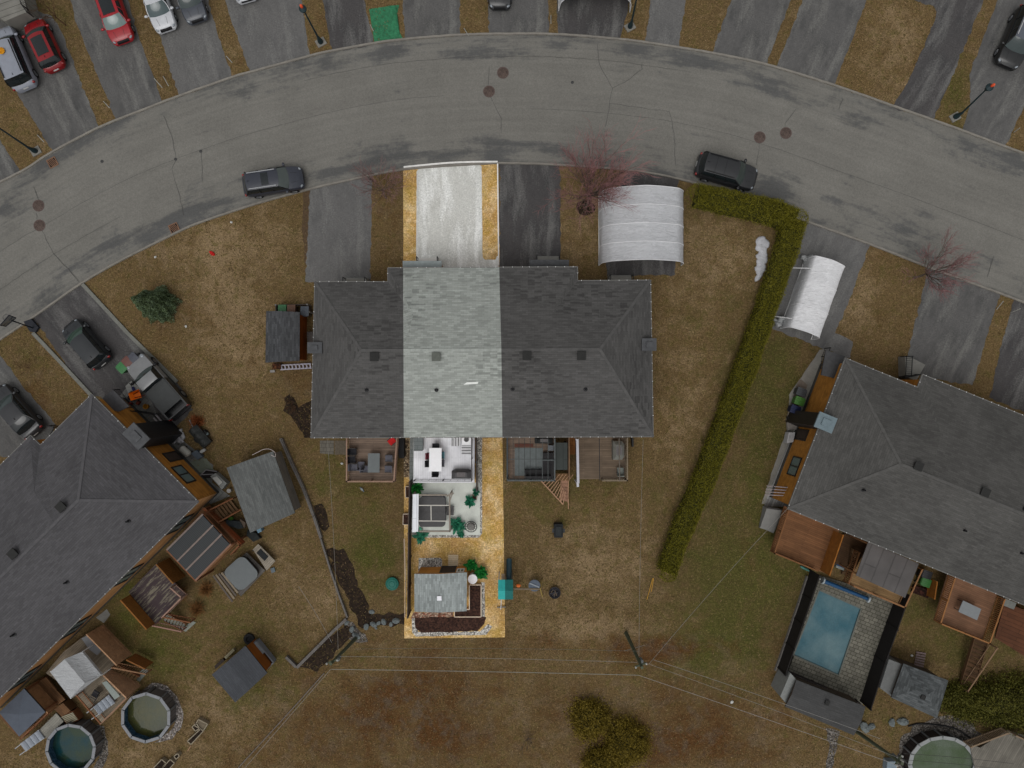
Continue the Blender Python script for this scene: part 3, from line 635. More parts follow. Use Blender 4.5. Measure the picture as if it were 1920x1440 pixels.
sec([('E1', 'E2', 'R2', 'Rl', 'V', 'B1'), ('B1', 'V', 'BA'), ('BA', 'V', 'Rl'), ('Rl', 'R2', 'S2', 'Sl')], m_roofM, 'middle shingle roof section with a highlight put into its colour')
sec([('E2', 'E3', 'V2', 'R2'), ('E3', 'A2', 'V2'), ('A2', 'Ne', 'R1', 'R2', 'V2'), ('Ne', 'Se', 'R1'), ('R2', 'R1', 'Se', 'S2')], m_roofA, 'dark grey shingle roof on the right')
caps(hA, [(P_['Wn'], P_['R0']), (P_['Ws'], P_['R0']), (P_['R0'], P_['Rl']), (P_['R2'], P_['R1']), (P_['Ne'], P_['R1']), (P_['Se'], P_['R1'])], plain((79, 78, 77), .15, 3, 16, .95))
caps(hA, [(P_['Rl'], P_['R2'])], plain((146, 150, 145), .15, 3, 16, .95))
eAw = [(p.x, p.y) for p in eA]
WA = walls(hA, eAw, lambda e: m_siding if abs(e[0].y-e[1].y) < .5 and e[0].y < 0 else m_brick)
gutter(hA, eAw)
def zroof(y): # height of the south slope at world y
    yr, ye = w3(0, 657, ZR).y, w3(0, 820, ZE).y
    return ZE+(ZR-ZE)*(y-ye)/(yr-ye)
for px, py in ((702, 669), (818, 669), (988, 667), (1090, 667)):
    p = W(px, py, 6.9); boxvent(hA, (p.x, p.y, zroof(p.y)), 0, plain((88, 91, 85), .12) if px == 818 else None)
for px, py in ((687, 731), (818, 731), (961, 730), (1098, 730)):
    p = W(px, py, 6.0); pipe(hA, (p.x, p.y, zroof(p.y)))
chimney(hA, W(590, 652, 5.2), 0, .9, .65, 5.15, m_dkfr, m_cap); chimney(hA, W(1217, 646, 5.2), 0, .9, .75, 5.2, m_dkfr, m_cap)
mb = MB(); p = W(878, 719, 6.1); q = W(893, 718, 6.1)
mb.poly([(p.x-.35, p.y-.09, zroof(p.y-.09)+.02), (q.x+.1, q.y-.06, zroof(q.y-.06)+.02), (q.x+.15, q.y+.08, zroof(q.y+.08)+.02), (p.x-.1, p.y+.08, zroof(p.y+.08)+.02)]); mb.build('patched_shingle', plain((214, 216, 212), .05), hA)
# south facing windows and patio doors, north facing windows
sw = [e for e in zip(WA, WA[1:]+WA[:1])]
for a, b in sw:
    L = (b-a).length
    if a.y < 0 and b.y < 0 and abs(a.y-b.y) < 1:
        for t_ in (.08, .2, .32, .44, .56, .68, .8, .93): wall_window(hA, a, b, t_, 1.5, 2.3, 3.7)
        for t_ in (.14, .38, .62, .86): wall_window(hA, a, b, t_, 1.8, .95, 3.1 if False else 2.15)
    elif a.y > 0 and b.y > 0 and L > 3:
        for k in range(max(1, int(L/3))): wall_window(hA, a, b, (k+.5)/max(1, int(L/3)), 1.3, 2.2, 3.6)
# porches towards the street
def porch(parent, x0, x1, y0, y1, ax0, ax1, ay, mat, mstep):
    mb = MB(); mb.prism([(x0, y0), (x1, y0), (x1, y1), (x0, y1)], 3.6, 3.45); a = mb.build('porch_roof', mat, parent)
def steps(parent, ax0, ax1, ay0, ay1, mstep, z=1.0):
    mb = MB(); mb.prism([(ax0, ay0), (ax1, ay0), (ax1, ay1+8), (ax0, ay1+8)], z, 0); a, b = W(ax0, ay0, z), W(ax1, ay0, z)
    mb.box(((a.x+b.x)/2, a.y+.07, (z-.3)/2), (b.x-a.x, .12, z-.3))
    s_ = mb.build('entry_steps', mstep, parent)
    for x in (a.x, b.x): rail(s_, [(x, a.y), (x, a.y-.6)], [z+.9, z+.9], [z, z], m_black, 'handrail', .2, .03, .05, .02)
for x0, x1, y0, y1, m_ in ((755, 828, 489, 506, plain((132, 140, 140), .1)), (993, 1067, 487, 504, m_roofA)):
    mb = MB(); q = [W(x0, y0, 3.7), W(x1, y0, 3.7), W(x1, y1, 3.7), W(x0, y1, 3.7)]; roofface(mb, q); mb.prismw([(v.x, v.y) for v in q], 3.69, 3.56); mb.build('porch_roof', m_ if m_ != m_roofA else plain((66, 67, 69)), hA)
    for x in (x0+3, x1-3):
        mb = MB(); p = W(x, y0+3, 3.6); mb.tube((p.x, p.y, 0), (p.x, p.y, 3.56), .07); mb.build('porch_post', m_white if m_ != m_roofA else m_gutter, hA)
steps(hA, 784, 822, 485, 489, plain((205, 203, 198), .08)); steps(hA, 1006, 1048, 482, 487, m_conc); steps(hA, 648, 688, 523, 528, m_conc); steps(hA, 1142, 1184, 518, 524, m_conc)

def house(name, label, O, ex, ey, L, D, ins, roof, wallf, notch=5.2, pr=1.0, capm=None):
    ex, ey = Vector((*ex, 0)).normalized(), Vector((*ey, 0)).normalized(); O = Vector((O[0], O[1], 0))
    Q = lambda x, y, z=0: O+ex*x+ey*y+Vector((0, 0, z))
    h = thing(name, label, 'house', (O.x, O.y, 0))
    eave = [Q(0, 0), Q(L, 0), Q(L, D), Q(L-notch, D), Q(L-notch, D+pr), Q(notch, D+pr), Q(notch, D), Q(0, D)]
    r0, r1 = Q(ins, D*.5, ZR), Q(L-ins, D*.5, ZR); e = lambda i: Vector((eave[i].x, eave[i].y, ZE))
    v0, v1 = Q(notch+1.9, D+pr-3.6, 5.95), Q(L-notch-1.9, D+pr-3.6, 5.95)
    ra, rb = Q(notch+1.9, D*.5, ZR), Q(L-notch-1.9, D*.5, ZR)
    mb = MB()
    for f in ([e(0), e(7), r0], [e(1), e(2), r1], [e(0), e(1), r1, r0], [e(7), e(6), v0, ra, r0], [e(6), e(5), v0], [e(5), e(4), v1, rb, ra, v0], [e(3), e(4), v1], [e(3), e(2), r1, rb, v1]): roofface(mb, f)
    mb.build('roof', roof, h); caps(h, [(e(0), r0), (e(7), r0), (e(1), r1), (e(2), r1), (r0, r1)], capm)
    ev = [(p.x, p.y) for p in eave]; WW = walls(h, ev, wallf); gutter(h, ev)
    slope = lambda y: ZE+(ZR-ZE)*(y/(D*.5) if y < D*.5 else (D-y)/(D*.5))
    return h, Q, WW, slope
# ---- left house, turned 45 degrees
E_, N_ = W(372, 941, ZE), W(172, 739, ZE)
exB = Vector((-.711, -.703)); eyB = Vector((N_.x-E_.x, N_.y-E_.y)).normalized(); DB = (N_-E_).length
hB, QB, WB_, slB = house('row_house', 'dark grey roofed row house at the left edge with orange brick end wall', (E_.x, E_.y), exB, eyB, 24.4, DB, 4.8, m_roofB,
                         lambda e: m_brick if abs(((e[1]-e[0]).normalized()).dot(exB)) < .5 else m_siding, capm=plain((80, 79, 81), .15, 3, 16, .95))
def nearest_edge(WW, dirv, Qp):
    best = None
    for a, b in zip(WW, WW[1:]+WW[:1]):
        if abs((b-a).normalized().dot(dirv)) < .9 or (b-a).length < 6: continue
        d_ = abs((Vector((Qp.x, Qp.y))-a).dot(Vector(((b-a).y, -(b-a).x)).normalized()))
        if best is None or d_ < best[0]: best = (d_, a, b)
    return best[1], best[2]
a, b = nearest_edge(WB_, eyB, QB(0, 5))
def put(WWe, pt, wd, z0, z1, parent, **k):
    a, b = WWe; t_ = (Vector((pt.x, pt.y))-a).dot(b-a)/(b-a).length_squared; wall_window(parent, a, b, t_, wd, z0, z1, **k)
put((a, b), W(342, 890, 2.6), 1.7, 1.6, 3.2, hB)
put((a, b), W(318, 852, 2.6), .9, .5, 2.6, hB, door=True, name='door')
a, b = nearest_edge(WB_, exB, QB(10, 0))
for x in (3.2, 8.6, 14.2, 19.6): put((a, b), QB(x, 0), 1.8, 1.2, 3.2, hB)
for px, py in ((115, 950), (25, 1038)): p = W(px, py, 6.9); boxvent(hB, (p.x, p.y, 6.75), R(45))
for px, py in ((238, 978), (122, 1093), (22, 1192)):
    p = W(px, py, 5.8); yy = (Vector((p.x-E_.x, p.y-E_.y))).dot(eyB); pipe(hB, (p.x, p.y, slB(yy)))
cB = W(247, 827, 5.4); chimney(hB, (cB.x+.35, cB.y+.35), math.atan2(eyB.y, eyB.x), 1.5, 1.0, 5.45, m_black, m_cap)
mb = MB(); q = [W(191, 747, 3.2), W(212, 731, 3.2), W(242, 762, 3.2), W(222, 772, 3.2), W(208, 768, 3.2)]; mb.prismw([(v.x, v.y) for v in q], 3.2, 3.05); mb.build('side_canopy', plain((70, 70, 72)), hB)
for pp in ([(228, 768), (262, 773), (288, 777)], [(212, 731), (238, 765)]): rail(hB, [(W(*k, 1.2).x, W(*k, 1.2).y) for k in pp], 1.2, .2, m_black, 'railing', .14, .03, .06, .025)
rail(hB, [(W(90, 798, 1.6).x, W(90, 798, 1.6).y), (W(103, 801, 1.6).x, W(103, 801, 1.6).y), (W(93, 815, 1.8).x, W(93, 815, 1.8).y)], 1.7, .7, m_black, 'railing', .15, .03, .05, .02)
# ---- right house
O_ = W(1477, 954, ZE); exC = Vector((.926, -.377)).normalized(); NW_ = W(1585, 671, ZE); eyC = Vector((NW_.x-O_.x, NW_.y-O_.y)).normalized(); DC = (NW_-O_).length
hC, QC_, WC_, slC = house('row_house', 'brown grey roofed row house at the right edge beside the swimming pool', (O_.x, O_.y), exC, eyC, 26, DC, 5.2, m_roofC,
                          lambda e: m_brick if abs(((e[1]-e[0]).normalized()).dot(exC)) < .5 else m_siding, notch=5.6, capm=plain((79, 78, 76), .15, 3, 16, .95))
a, b = nearest_edge(WC_, eyC, QC_(0, 5))
put((a, b), W(1490, 874, 2.6), 1.5, 1.6, 3.2, hC); put((a, b), W(1515, 818, 2.4), .9, .5, 2.6, hC, door=True, name='door')
a, b = nearest_edge(WC_, exC, QC_(10, 0))
for x in (2.5, 5.5, 8.2, 11, 14, 17, 20): put((a, b), QC_(x, 0), 1.6, 1.3, 3.3, hC)
for px, py in ((1722, 874), (1847, 923)): p = W(px, py, 6.9); boxvent(hC, (p.x, p.y, 6.7), math.atan2(exC.y, exC.x))
for px, py in ((1617, 918), (1806, 994), (1912, 1036), (1902, 950)):
    p = W(px, py, 5.8); yy = (Vector((p.x-O_.x, p.y-O_.y))).dot(eyC); pipe(hC, (p.x, p.y, slC(yy)))
cC = W(1552, 792, 5.4); chimney(hC, (cC.x-.2, cC.y-.0), math.atan2(exC.y, exC.x), 1.2, 1.0, 5.5, m_dkfr, m_metalcap)
mb = MB(); q = [W(1549, 656, 3.4), W(1585, 668, 3.4), W(1577, 712, 3.4), W(1540, 703, 3.4)]; mb.prismw([(v.x, v.y) for v in q], 3.4, 3.25); mb.build('side_canopy', plain((62, 62, 63)), hC)
rail(hC, [(W(1548, 690, 1.6).x, W(1548, 690, 1.6).y), (W(1551, 668, 1.6).x, W(1551, 668, 1.6).y), (W(1557, 652, 1.6).x, W(1557, 652, 1.6).y)], 1.6, .6, m_black, 'railing', .15, .03, .06, .025)
mb = MB(); mb.prism([(1697, 668), (1712, 672), (1735, 684), (1718, 714), (1698, 706)], 1.0, 0); mb.build('entry_steps', m_conc, hC)
rail(hC, [(W(x, y, 1.9).x, W(x, y, 1.9).y) for x, y in ((1701, 668), (1711, 668), (1709, 704), (1697, 706))], 1.9, 1.0, m_black, 'railing', .14, .03, .06, .025)
rail(hC, [(W(x, y, 1.9).x, W(x, y, 1.9).y) for x, y in ((1697, 709), (1728, 702))], 1.9, 1.0, m_black, 'railing', .14, .03, .06, .025)
# corner of the house north of the top left driveway: pale grey stepped deck roof
hD = thing('house_corner', 'pale grey slatted roof corner of a building at the top left edge', 'house', W(0, 0, 0))
mb = MB(); mb.prism([(-40, -60), (38, -30), (51, 22), (9, 40), (-40, 10)], 1.6, 0, at=1.6); mb.build('platform', planks((116, 114, 108), 20, .5, .12, .5, 6), hD)
rail(hD, [(W(x, y, 2.4).x, W(x, y, 2.4).y) for x, y in ((30, -20), (40, 8), (50, 22))], 2.4, 1.6, m_black, 'railing', .2, .03, .06, .02)
# ================================================================= VEHICLES
m_tyre = plain((24, 24, 25), .1, 5, 30, .8); m_rim = gloss((120, 122, 125), .3, 0, .5, .6); m_glass = gloss((26, 31, 33), .05, 0, .45); m_glassw = gloss((48, 58, 58), .05, 0, .45)
m_head = gloss((120, 126, 132), .1, 0, .6); m_tail = gloss((120, 14, 14), .15, .5); m_trim = plain((22, 22, 24), .1, 5, 20, .5); m_plate = plain((190, 190, 188), .05)
def car(name, label, L, Wd, Hh, paint, suv=False, hood=1.15, belt=None, rails=False, sunroof=None, wind=None, roofmat=None, group=None, seams=0, wr=.72):
    c = thing(name, label, 'car', (0, 0, 0), group or 'cars parked on the driveways and the street')
    belt = belt or (1.02 if suv else .92); hw = Wd/2; zb = .24
    hx = L/2-hood   # base of windshield
    rx = -L/2+(.28 if suv else .62)  # base of rear glass
    def halfw(x):
        u = abs(2*x/L); return hw*(1-max(0, u-.55)**2.6*1.35)
    def top(x):
        if x > hx: t_ = (x-hx)/hood; return lerp(belt+.02, belt-.24, t_**1.5)
        if x < rx: t_ = (rx-x)/(L/2+rx) if L/2+rx > 0 else 0; return belt-.02-.12*min(1, t_)**2
        return belt
    N = 30; ring = []
    for k in range(N+1):
        s_ = k/N; x = L/2*math.sin((s_-.5)*math.pi)
        e = 1-max(0, abs(2*x/L)-.93)/.07*.12; w_ = halfw(x)*(e if abs(2*x/L) > .93 else 1); t_ = top(x)
        fr = max(0, abs(2*x/L)-.9)/.1
        z0 = zb+.1*fr; zt_ = t_-.1*fr
        pts = [(-.86, z0), (-.985, z0+.12), (-1.0, lerp(z0, zt_, .5)), (-.975, zt_-.1), (-.9, zt_-.015), (-.5, zt_+.03), (0, zt_+.045)]
        pts = pts+[(-y, z) for y, z in reversed(pts[:-1])]
        ring.append([(x, y*w_, z) for y, z in pts])
    m = len(ring[0]); mb = MB(); v = [p for r_ in ring for p in r_]; f = []
    for k in range(N):
        for j in range(m-1): f.append([k*m+j, (k+1)*m+j, (k+1)*m+j+1, k*m+j+1])
        f.append([k*m+m-1, (k+1)*m+m-1, (k+1)*m, k*m])
    f.append(list(range(m))); f.append([N*m+j for j in range(m-1, -1, -1)])
    mb.add(v, f); body = mb.build('body', paint, c, smooth=True)
    # greenhouse
    wb = hw*.9; wt = hw*wr; xf1 = hx-(.62 if suv else .72); xr1 = rx+(.28 if suv else .85); zr = Hh
    Bf = lambda y: hx+.18*(1-(y/wb)**2)-.02; Tf = lambda y: xf1+.1*(1-(y/wt)**2)
    Br = lambda y: rx-.12*(1-(y/wb)**2); Tr = lambda y: xr1-.07*(1-(y/wt)**2)
    zc = lambda y: zr-.07*(abs(y)/wt)**2.2
    def surf(B, T):
        def fn(u, v_):
            y0 = lerp(-wb, wb, u); y1 = lerp(-wt, wt, u); b = belt+.03
            return (lerp(B(y0), T(y1), v_), lerp(y0, y1, v_), lerp(b, zc(y1)-.01, v_)+.05*math.sin(math.pi*v_))
        return fn
    mb = MB(); mb.grid(surf(Bf, Tf), 10, 4); mb.build('windshield', wind or m_glassw, c, smooth='all')
    mb = MB(); mb.grid(surf(Br, Tr), 10, 4); mb.build('rear_window', m_glass, c, smooth='all')
    for sd in (-1, 1):
        def side(u, v_):
            a = lerp(Br(sd*wb), Bf(sd*wb), u); b = lerp(Tr(sd*wt), Tf(sd*wt), u); bl = .06*math.sin(math.pi*v_)
            return (lerp(a, b, v_), sd*(lerp(wb, wt, v_)+bl), lerp(belt+.02, zc(wt), v_))
        mb = MB(); mb.grid(side, 12, 4); mb.build('side_window', m_glass, c, smooth='all')
        mb = MB()
        for u in (0, .36, .68, 1):
            P = [Vector(side(u, q/4)) for q in range(5)]
            if u in (0, 1): P[0].z -= .03
            for a, b in zip(P[:-1], P[1:]): mb.bar(a+Vector((0, sd*.006, 0)), b+Vector((0, sd*.006, 0)), .055 if u in (0, 1) else .05, .05)
        P = [Vector(side(q/10, 0)) for q in range(11)]
        for a, b in zip(P[:-1], P[1:]): mb.bar(a+Vector((0, sd*.01, 0)), b+Vector((0, sd*.01, 0)), .03, .04)
        mb.build('window_pillars', m_trim if suv else paint, c)
        mb = MB(); mb.ell((hx-.12, sd*(hw+.13), belt+.08), (.11, .15, .09)); mb.bar((hx-.08, sd*hw*.9, belt+.03), (hx-.11, sd*(hw+.05), belt+.06), .06, .05); mb.build('mirror', paint, c, smooth='all')
        mb = MB(); mb.ell((L/2-.24, sd*hw*.74, top(L/2-.24)-.1), (.2, .11, .09), sd*-.6); mb.build('headlight', m_head, c, smooth='all')
        mb = MB(); mb.ell((-L/2+.15, sd*hw*.82, belt-.2), (.1, .13, .12), sd*.3); mb.build('tail_light', m_tail, c, smooth='all')
        for x in (L*.305, -L*.295):
            mb = MB(); r_ = .35 if suv else .32; y = sd*(hw-.1)
            mb.tube((x, y-.11, r_), (x, y+.11, r_), r_, n=22); wh = mb.build('wheel', m_tyre, c)
            mb = MB(); mb.tube((x, y+sd*.105, r_), (x, y+sd*.118, r_), r_*.66, r_*.6, n=16)
            for q in range(5):
                a_ = q*1.2566; mb.bar((x, y+sd*.125, r_), (x+math.cos(a_)*r_*.58, y+sd*.122, r_+math.sin(a_)*r_*.58), .05, .02)
            mb.build('rim', m_rim, wh)
    def rooff(u, v_):
        y = lerp(-wt-.02, wt+.02, v_); e0 = Tr(max(-wt, min(wt, y)))-.02; e1 = Tf(max(-wt, min(wt, y)))+.02
        return (lerp(e0, e1, u), y, zr-.07*(abs(y)/wt)**2.2-.03*(2*u-1)**4+.035)
    mb = MB(); mb.grid(rooff, 10, 10); rf = mb.build('roof', roofmat or paint, c, smooth='all')
    if sunroof:
        a, b = sunroof; mb = MB(); mb.grid(lambda u, v_: (lerp(lerp(xr1, xf1, a), lerp(xr1, xf1, b), u), lerp(-wt*.72, wt*.72, v_), zr+.045-.07*(abs(lerp(-.72, .72, v_)))**2.2), 4, 6); mb.build('sunroof', m_glass, rf, smooth='all')
    for k in range(seams):
        x = lerp(xr1, xf1, (k+1)/(seams+1.3)); mb = MB(); mb.bar((x, -wt*.9, zr-.01), (x, 0, zr+.04), .03, .02); mb.bar((x, 0, zr+.04), (x, wt*.9, zr-.01), .03, .02); mb.build('roof_seam', m_trim, rf)
    if rails:
        for sd in (-1, 1): mb = MB(); mb.bar((xr1+.1, sd*(wt-.06), zr+.03), (xf1-.1, sd*(wt-.06), zr+.03), .05, .06); mb.build('roof_rail', rails if rails is not True else m_trim, rf)
    for sd in (-1, 1):
        mb = MB(); a = Vector((hx+.3, sd*hw*.42, top(hx+.3)+.04)); b = Vector((L/2-.35, sd*hw*.34, top(L/2-.35)+.035)); mb.bar(a, b, .02, .012); mb.build('hood_crease', m_trim, body)
    mb = MB(); mb.box((L/2-.07, 0, .62), (.16, hw*1.0, .2)); mb.build('grille', m_trim, c)
    mb = MB(); mb.box((-L/2+.03, 0, belt-.34), (.1, .42, .12)); mb.build('licence_plate', m_plate, c)
    mb = MB(); mb.add([(xr1+.05, -.02, zr+.04), (xr1+.05, .02, zr+.04), (xr1+.28, 0, zr+.04), (xr1+.1, 0, zr+.1)], [[0, 2, 3], [2, 1, 3], [1, 0, 3]]); mb.build('antenna', m_trim, rf)
    return c
def paintm(c, met=0): return gloss(c, .35, .3, .35, met)
def put_car(c, px, py, ang, z=0.0):
    p = W(px, py, .9); place(c, (p.x, p.y, z), R(ang))
RP = .006; DP = .012
put_car(car('parked_car', 'dark blue grey crossover parked at the kerb left of the pale driveway', 4.65, 1.86, 1.62, paintm((44, 47, 56)), True, rails=gloss((150, 152, 155), .3), sunroof=(.48, .72), wind=gloss((68, 75, 73), .08)), 511, 339, 8.5, RP+.02)
put_car(car('parked_car', 'black sport utility parked at the kerb by the cedar hedge', 4.75, 1.92, 1.75, paintm((34, 35, 37)), True, rails=True, seams=2, wind=gloss((52, 60, 58), .08), wr=.76), 1363, 321, -15.5, RP+.02)
put_car(car('parked_car', 'black hatchback on the fan shaped driveway behind the row of bins', 4.1, 1.78, 1.48, paintm((32, 35, 38)), True, hood=.95, belt=.95, wind=gloss((46, 66, 58), .06)), 158, 645, 131, DP)
put_car(car('parked_car', 'black sedan with red tail lights at the left edge beside the dormant lawn', 4.6, 1.82, 1.45, paintm((36, 37, 40)), False), 26, 772, 131, DP)
put_car(car('parked_car', 'dark red hatchback parked nose towards the house next to the silver van', 4.15, 1.76, 1.47, paintm((118, 8, 16)), True, hood=.95, belt=.93, roofmat=paintm((118, 8, 16)), sunroof=(.16, .9)), 79, 82, 115.5, DP)
put_car(car('parked_car', 'bright red sedan with glass roof parked nose towards the street', 4.7, 1.86, 1.44, paintm((140, 16, 28)), False, sunroof=(.05, .95), hood=1.1, wind=gloss((96, 112, 110), .08)), 209, 22, -70, DP)
put_car(car('parked_car', 'white sedan parked nose towards the street', 4.65, 1.82, 1.46, paintm((176, 178, 182)), False, wind=gloss((60, 74, 76), .06)), 291, 0, -71, DP)
put_car(car('parked_car', 'dark grey sedan cut off by the top edge beside the white sedan', 4.6, 1.84, 1.46, paintm((58, 62, 70)), False), 350, -16, -71, DP)
put_car(car('parked_car', 'white hatchback whose bumper just shows at the top edge', 4.3, 1.8, 1.5, paintm((176, 178, 182)), True), 447, -52, -74, DP)
put_car(car('parked_car', 'black car whose nose shows at the top edge near the middle', 4.6, 1.82, 1.5, paintm((30, 31, 34)), False, wind=gloss((110, 114, 116), .1)), 937, -43, -90, DP)
put_car(car('parked_car', 'black sport utility cut off by the right edge at the top', 4.8, 1.95, 1.75, paintm((26, 27, 28)), True, rails=gloss((170, 170, 170), .3), roofmat=paintm((80, 84, 92))), 1913, 68, -113, DP)
van = car('parked_car', 'silver minivan with yellow toys on its roof at the left edge', 4.95, 1.95, 1.78, paintm((128, 132, 142)), True, hood=1.0, belt=1.05, rails=True, wr=.78)
put_car(van, 22, 108, 113, DP)
mb = MB(); p = W(2, 95, 1.95); mb.lathe((p.x, p.y, 1.83), [(.0, 0), (.22, .02), (.26, .12), (.2, .16), (.19, .06), (0, .04)], 14); mb.bar((p.x+.15, p.y+.1, 1.9), (p.x-.3, p.y+.22, 1.95), .06, .06)
mb.build('toy', plain((190, 130, 20), .1), label='yellow plastic toy lying on the silver minivan roof', cat='toy', smooth=True)
# pickup with silver cab and black tonneau cover
def pickup():
    c = thing('pickup_truck', 'silver pickup truck with black bed cover parked behind the coloured bins', 'pickup truck', (0, 0, 0)); pt = paintm((112, 113, 114))
    L, hw, belt = 5.5, .98, 1.12
    def ring(x, w_, z0, z1): return [(x, -w_*.9, z0), (x, -w_, z0+.15), (x, -w_*.99, lerp(z0, z1, .6)), (x, -w_*.94, z1-.04), (x, -w_*.5, z1+.03), (x, 0, z1+.045), (x, w_*.5, z1+.03), (x, w_*.94, z1-.04), (x, w_*.99, lerp(z0, z1, .6)), (x, w_, z0+.15), (x, w_*.9, z0)]
    def loft(rs, name, mat):
        mb = MB(); m = len(rs[0]); v = [p for r_ in rs for p in r_]; f = [[k*m+j, (k+1)*m+j, (k+1)*m+(j+1) % m, k*m+(j+1) % m] for k in range(len(rs)-1) for j in range(m)]
        f += [list(range(m)), [(len(rs)-1)*m+j for j in range(m-1, -1, -1)]]; mb.add(v, f); return mb.build(name, mat, c, smooth=True)
    loft([ring(.05, hw, .4, belt), ring(1.3, hw, .4, belt), ring(2.0, hw*.98, .4, belt-.04), ring(2.45, hw*.92, .4, belt-.12), ring(2.65, hw*.8, .42, belt-.2), ring(2.74, hw*.6, .5, belt-.32)], 'body', pt)
    mb = MB()
    for sd in (-1, 1): mb.box((-1.3, sd*(hw-.07), .8), (2.7, .12, .76))
    mb.box((-2.62, 0, .8), (.1, 1.75, .7)); mb.box((0.02, 0, .8), (.1, 1.8, .76)); mb.box((-1.3, 0, .5), (2.6, 1.8, .1)); mb.build('bed', paintm((34, 35, 36)), c)
    mb = MB(); mb.grid(lambda u, v_: (lerp(-2.05, .0, u), lerp(-hw+.1, hw-.1, v_), 1.22+.02*math.sin(math.pi*v_)), 6, 6); mb.prismw([(-2.05, -hw+.1), (0, -hw+.1), (0, hw-.1), (-2.05, hw-.1)], 1.219, 1.16); mb.build('bed_cover', plain((58, 60, 60), .08, 3, 14, .6), c)
    wb, wt = hw*.9, hw*.74
    mb = MB(); mb.grid(lambda u, v_: (lerp(1.35+.16*(1-(2*u-1)**2), .85+.07*(1-(2*u-1)**2), v_), lerp(lerp(-wb, wb, u), lerp(-wt, wt, u), v_), lerp(belt+.02, 1.76, v_)), 8, 3); mb.build('windshield', gloss((44, 54, 52), .06), c, smooth='all')
    mb = MB(); mb.grid(lambda u, v_: (lerp(.08, .2, v_), lerp(lerp(-wb, wb, u), lerp(-wt, wt, u), v_), lerp(belt+.02, 1.76, v_)), 8, 3); mb.build('rear_window', m_glass, c)
    for sd in (-1, 1):
        mb = MB(); mb.grid(lambda u, v_: (lerp(lerp(.08, 1.35, u), lerp(.2, .85, u), v_), sd*lerp(wb, wt, v_), lerp(belt+.02, 1.76, v_)), 4, 3); mb.build('side_window', m_glass, c)
        mb = MB(); mb.ell((1.25, sd*(hw+.16), 1.22), (.12, .17, .14)); mb.bar((1.28, sd*.9, 1.15), (1.26, sd*1.05, 1.2), .06, .06); mb.build('mirror', m_trim, c, smooth='all')
        mb = MB(); mb.ell((2.48, sd*.68, .93), (.2, .17, .12)); mb.build('headlight', m_head, c, smooth='all')
        mb = MB(); mb.box((-2.66, sd*.88, .92), (.1, .16, .42)); mb.build('tail_light', m_tail, c)
        for x in (1.75, -1.6):
            mb = MB(); y = sd*(hw-.1); mb.tube((x, y-.13, .38), (x, y+.13, .38), .38, n=22); wh = mb.build('wheel', m_tyre, c)
            mb = MB(); mb.tube((x, y+sd*.12, .38), (x, y+sd*.14, .38), .24, .22, n=14); mb.build('rim', m_rim, wh)
    mb = MB(); mb.grid(lambda u, v_: (lerp(.14, .95, u), lerp(-wt-.02, wt+.02, v_), 1.8-.05*abs(2*v_-1)**2.2-.03*abs(2*u-1)**4), 6, 8); mb.build('roof', pt, c, smooth='all')
    mb = MB(); mb.box((-2.75, 0, .5), (.16, 1.8, .16)); mb.build('bumper', m_trim, c); return c
put_car(pickup(), 294, 724, 131, DP)
# ================================================================= STREET FURNITURE
m_lamp = plain((28, 44, 48), .15, 4, 20, .5); t = NT('orange_photocell'); m_cell = t.out(rgb((205, 80, 45)), .5)
def street_lamp(px, py, hpx, hpy, z, label):
    b, h = W(px, py, 0), W(hpx, hpy, z)
    h = Vector((lerp(b.x, h.x, 1), lerp(b.y, h.y, 1), z)); c = thing('street_lamp', label, 'street lamp', (b.x, b.y, 0), 'street lamps along the far kerb')
    mb = MB(); mb.box((b.x, b.y, .04), (.75, .6, .12), R(30)); mb.build('base', plain((116, 114, 108), .15), c)
    mb = MB(); mb.lathe((b.x, b.y, .1), [(.2, 0), (.2, .25), (.13, .5), (.09, .9)], 12); mb.tube((b.x, b.y, .9), (h.x, h.y, z-.3), .075, .05, 10); mb.build('pole', m_lamp, c, smooth=True)
    mb = MB(); mb.lathe((h.x, h.y, z-.35), [(.06, 0), (.14, .03), (.16, .08), (.22, .28), (.27, .34), (.27, .42), (.12, .56), (.05, .6)], 16); hd = mb.build('lantern', m_lamp, c, smooth=True)
    mb = MB(); mb.lathe((h.x, h.y, z+.22), [(.09, 0), (.1, .08), (.1, .28), (.05, .34), (0, .35)], 12); mb.build('photocell', m_cell, hd, smooth='all'); return c
street_lamp(602, 80, 568, 17, 5.0, 'dark street lamp with orange top on the grass strip left of the green carpet')
street_lamp(1790, 220, 1855, 164, 4.8, 'dark street lamp leaning over the driveway at the upper right')
street_lamp(68, 284, -12, 234, 5.0, 'dark street lamp at the left edge near the storm drain')
street_lamp(1181, 51, 1197, -16, 5.0, 'dark street lamp beside the white shelter at the top edge')
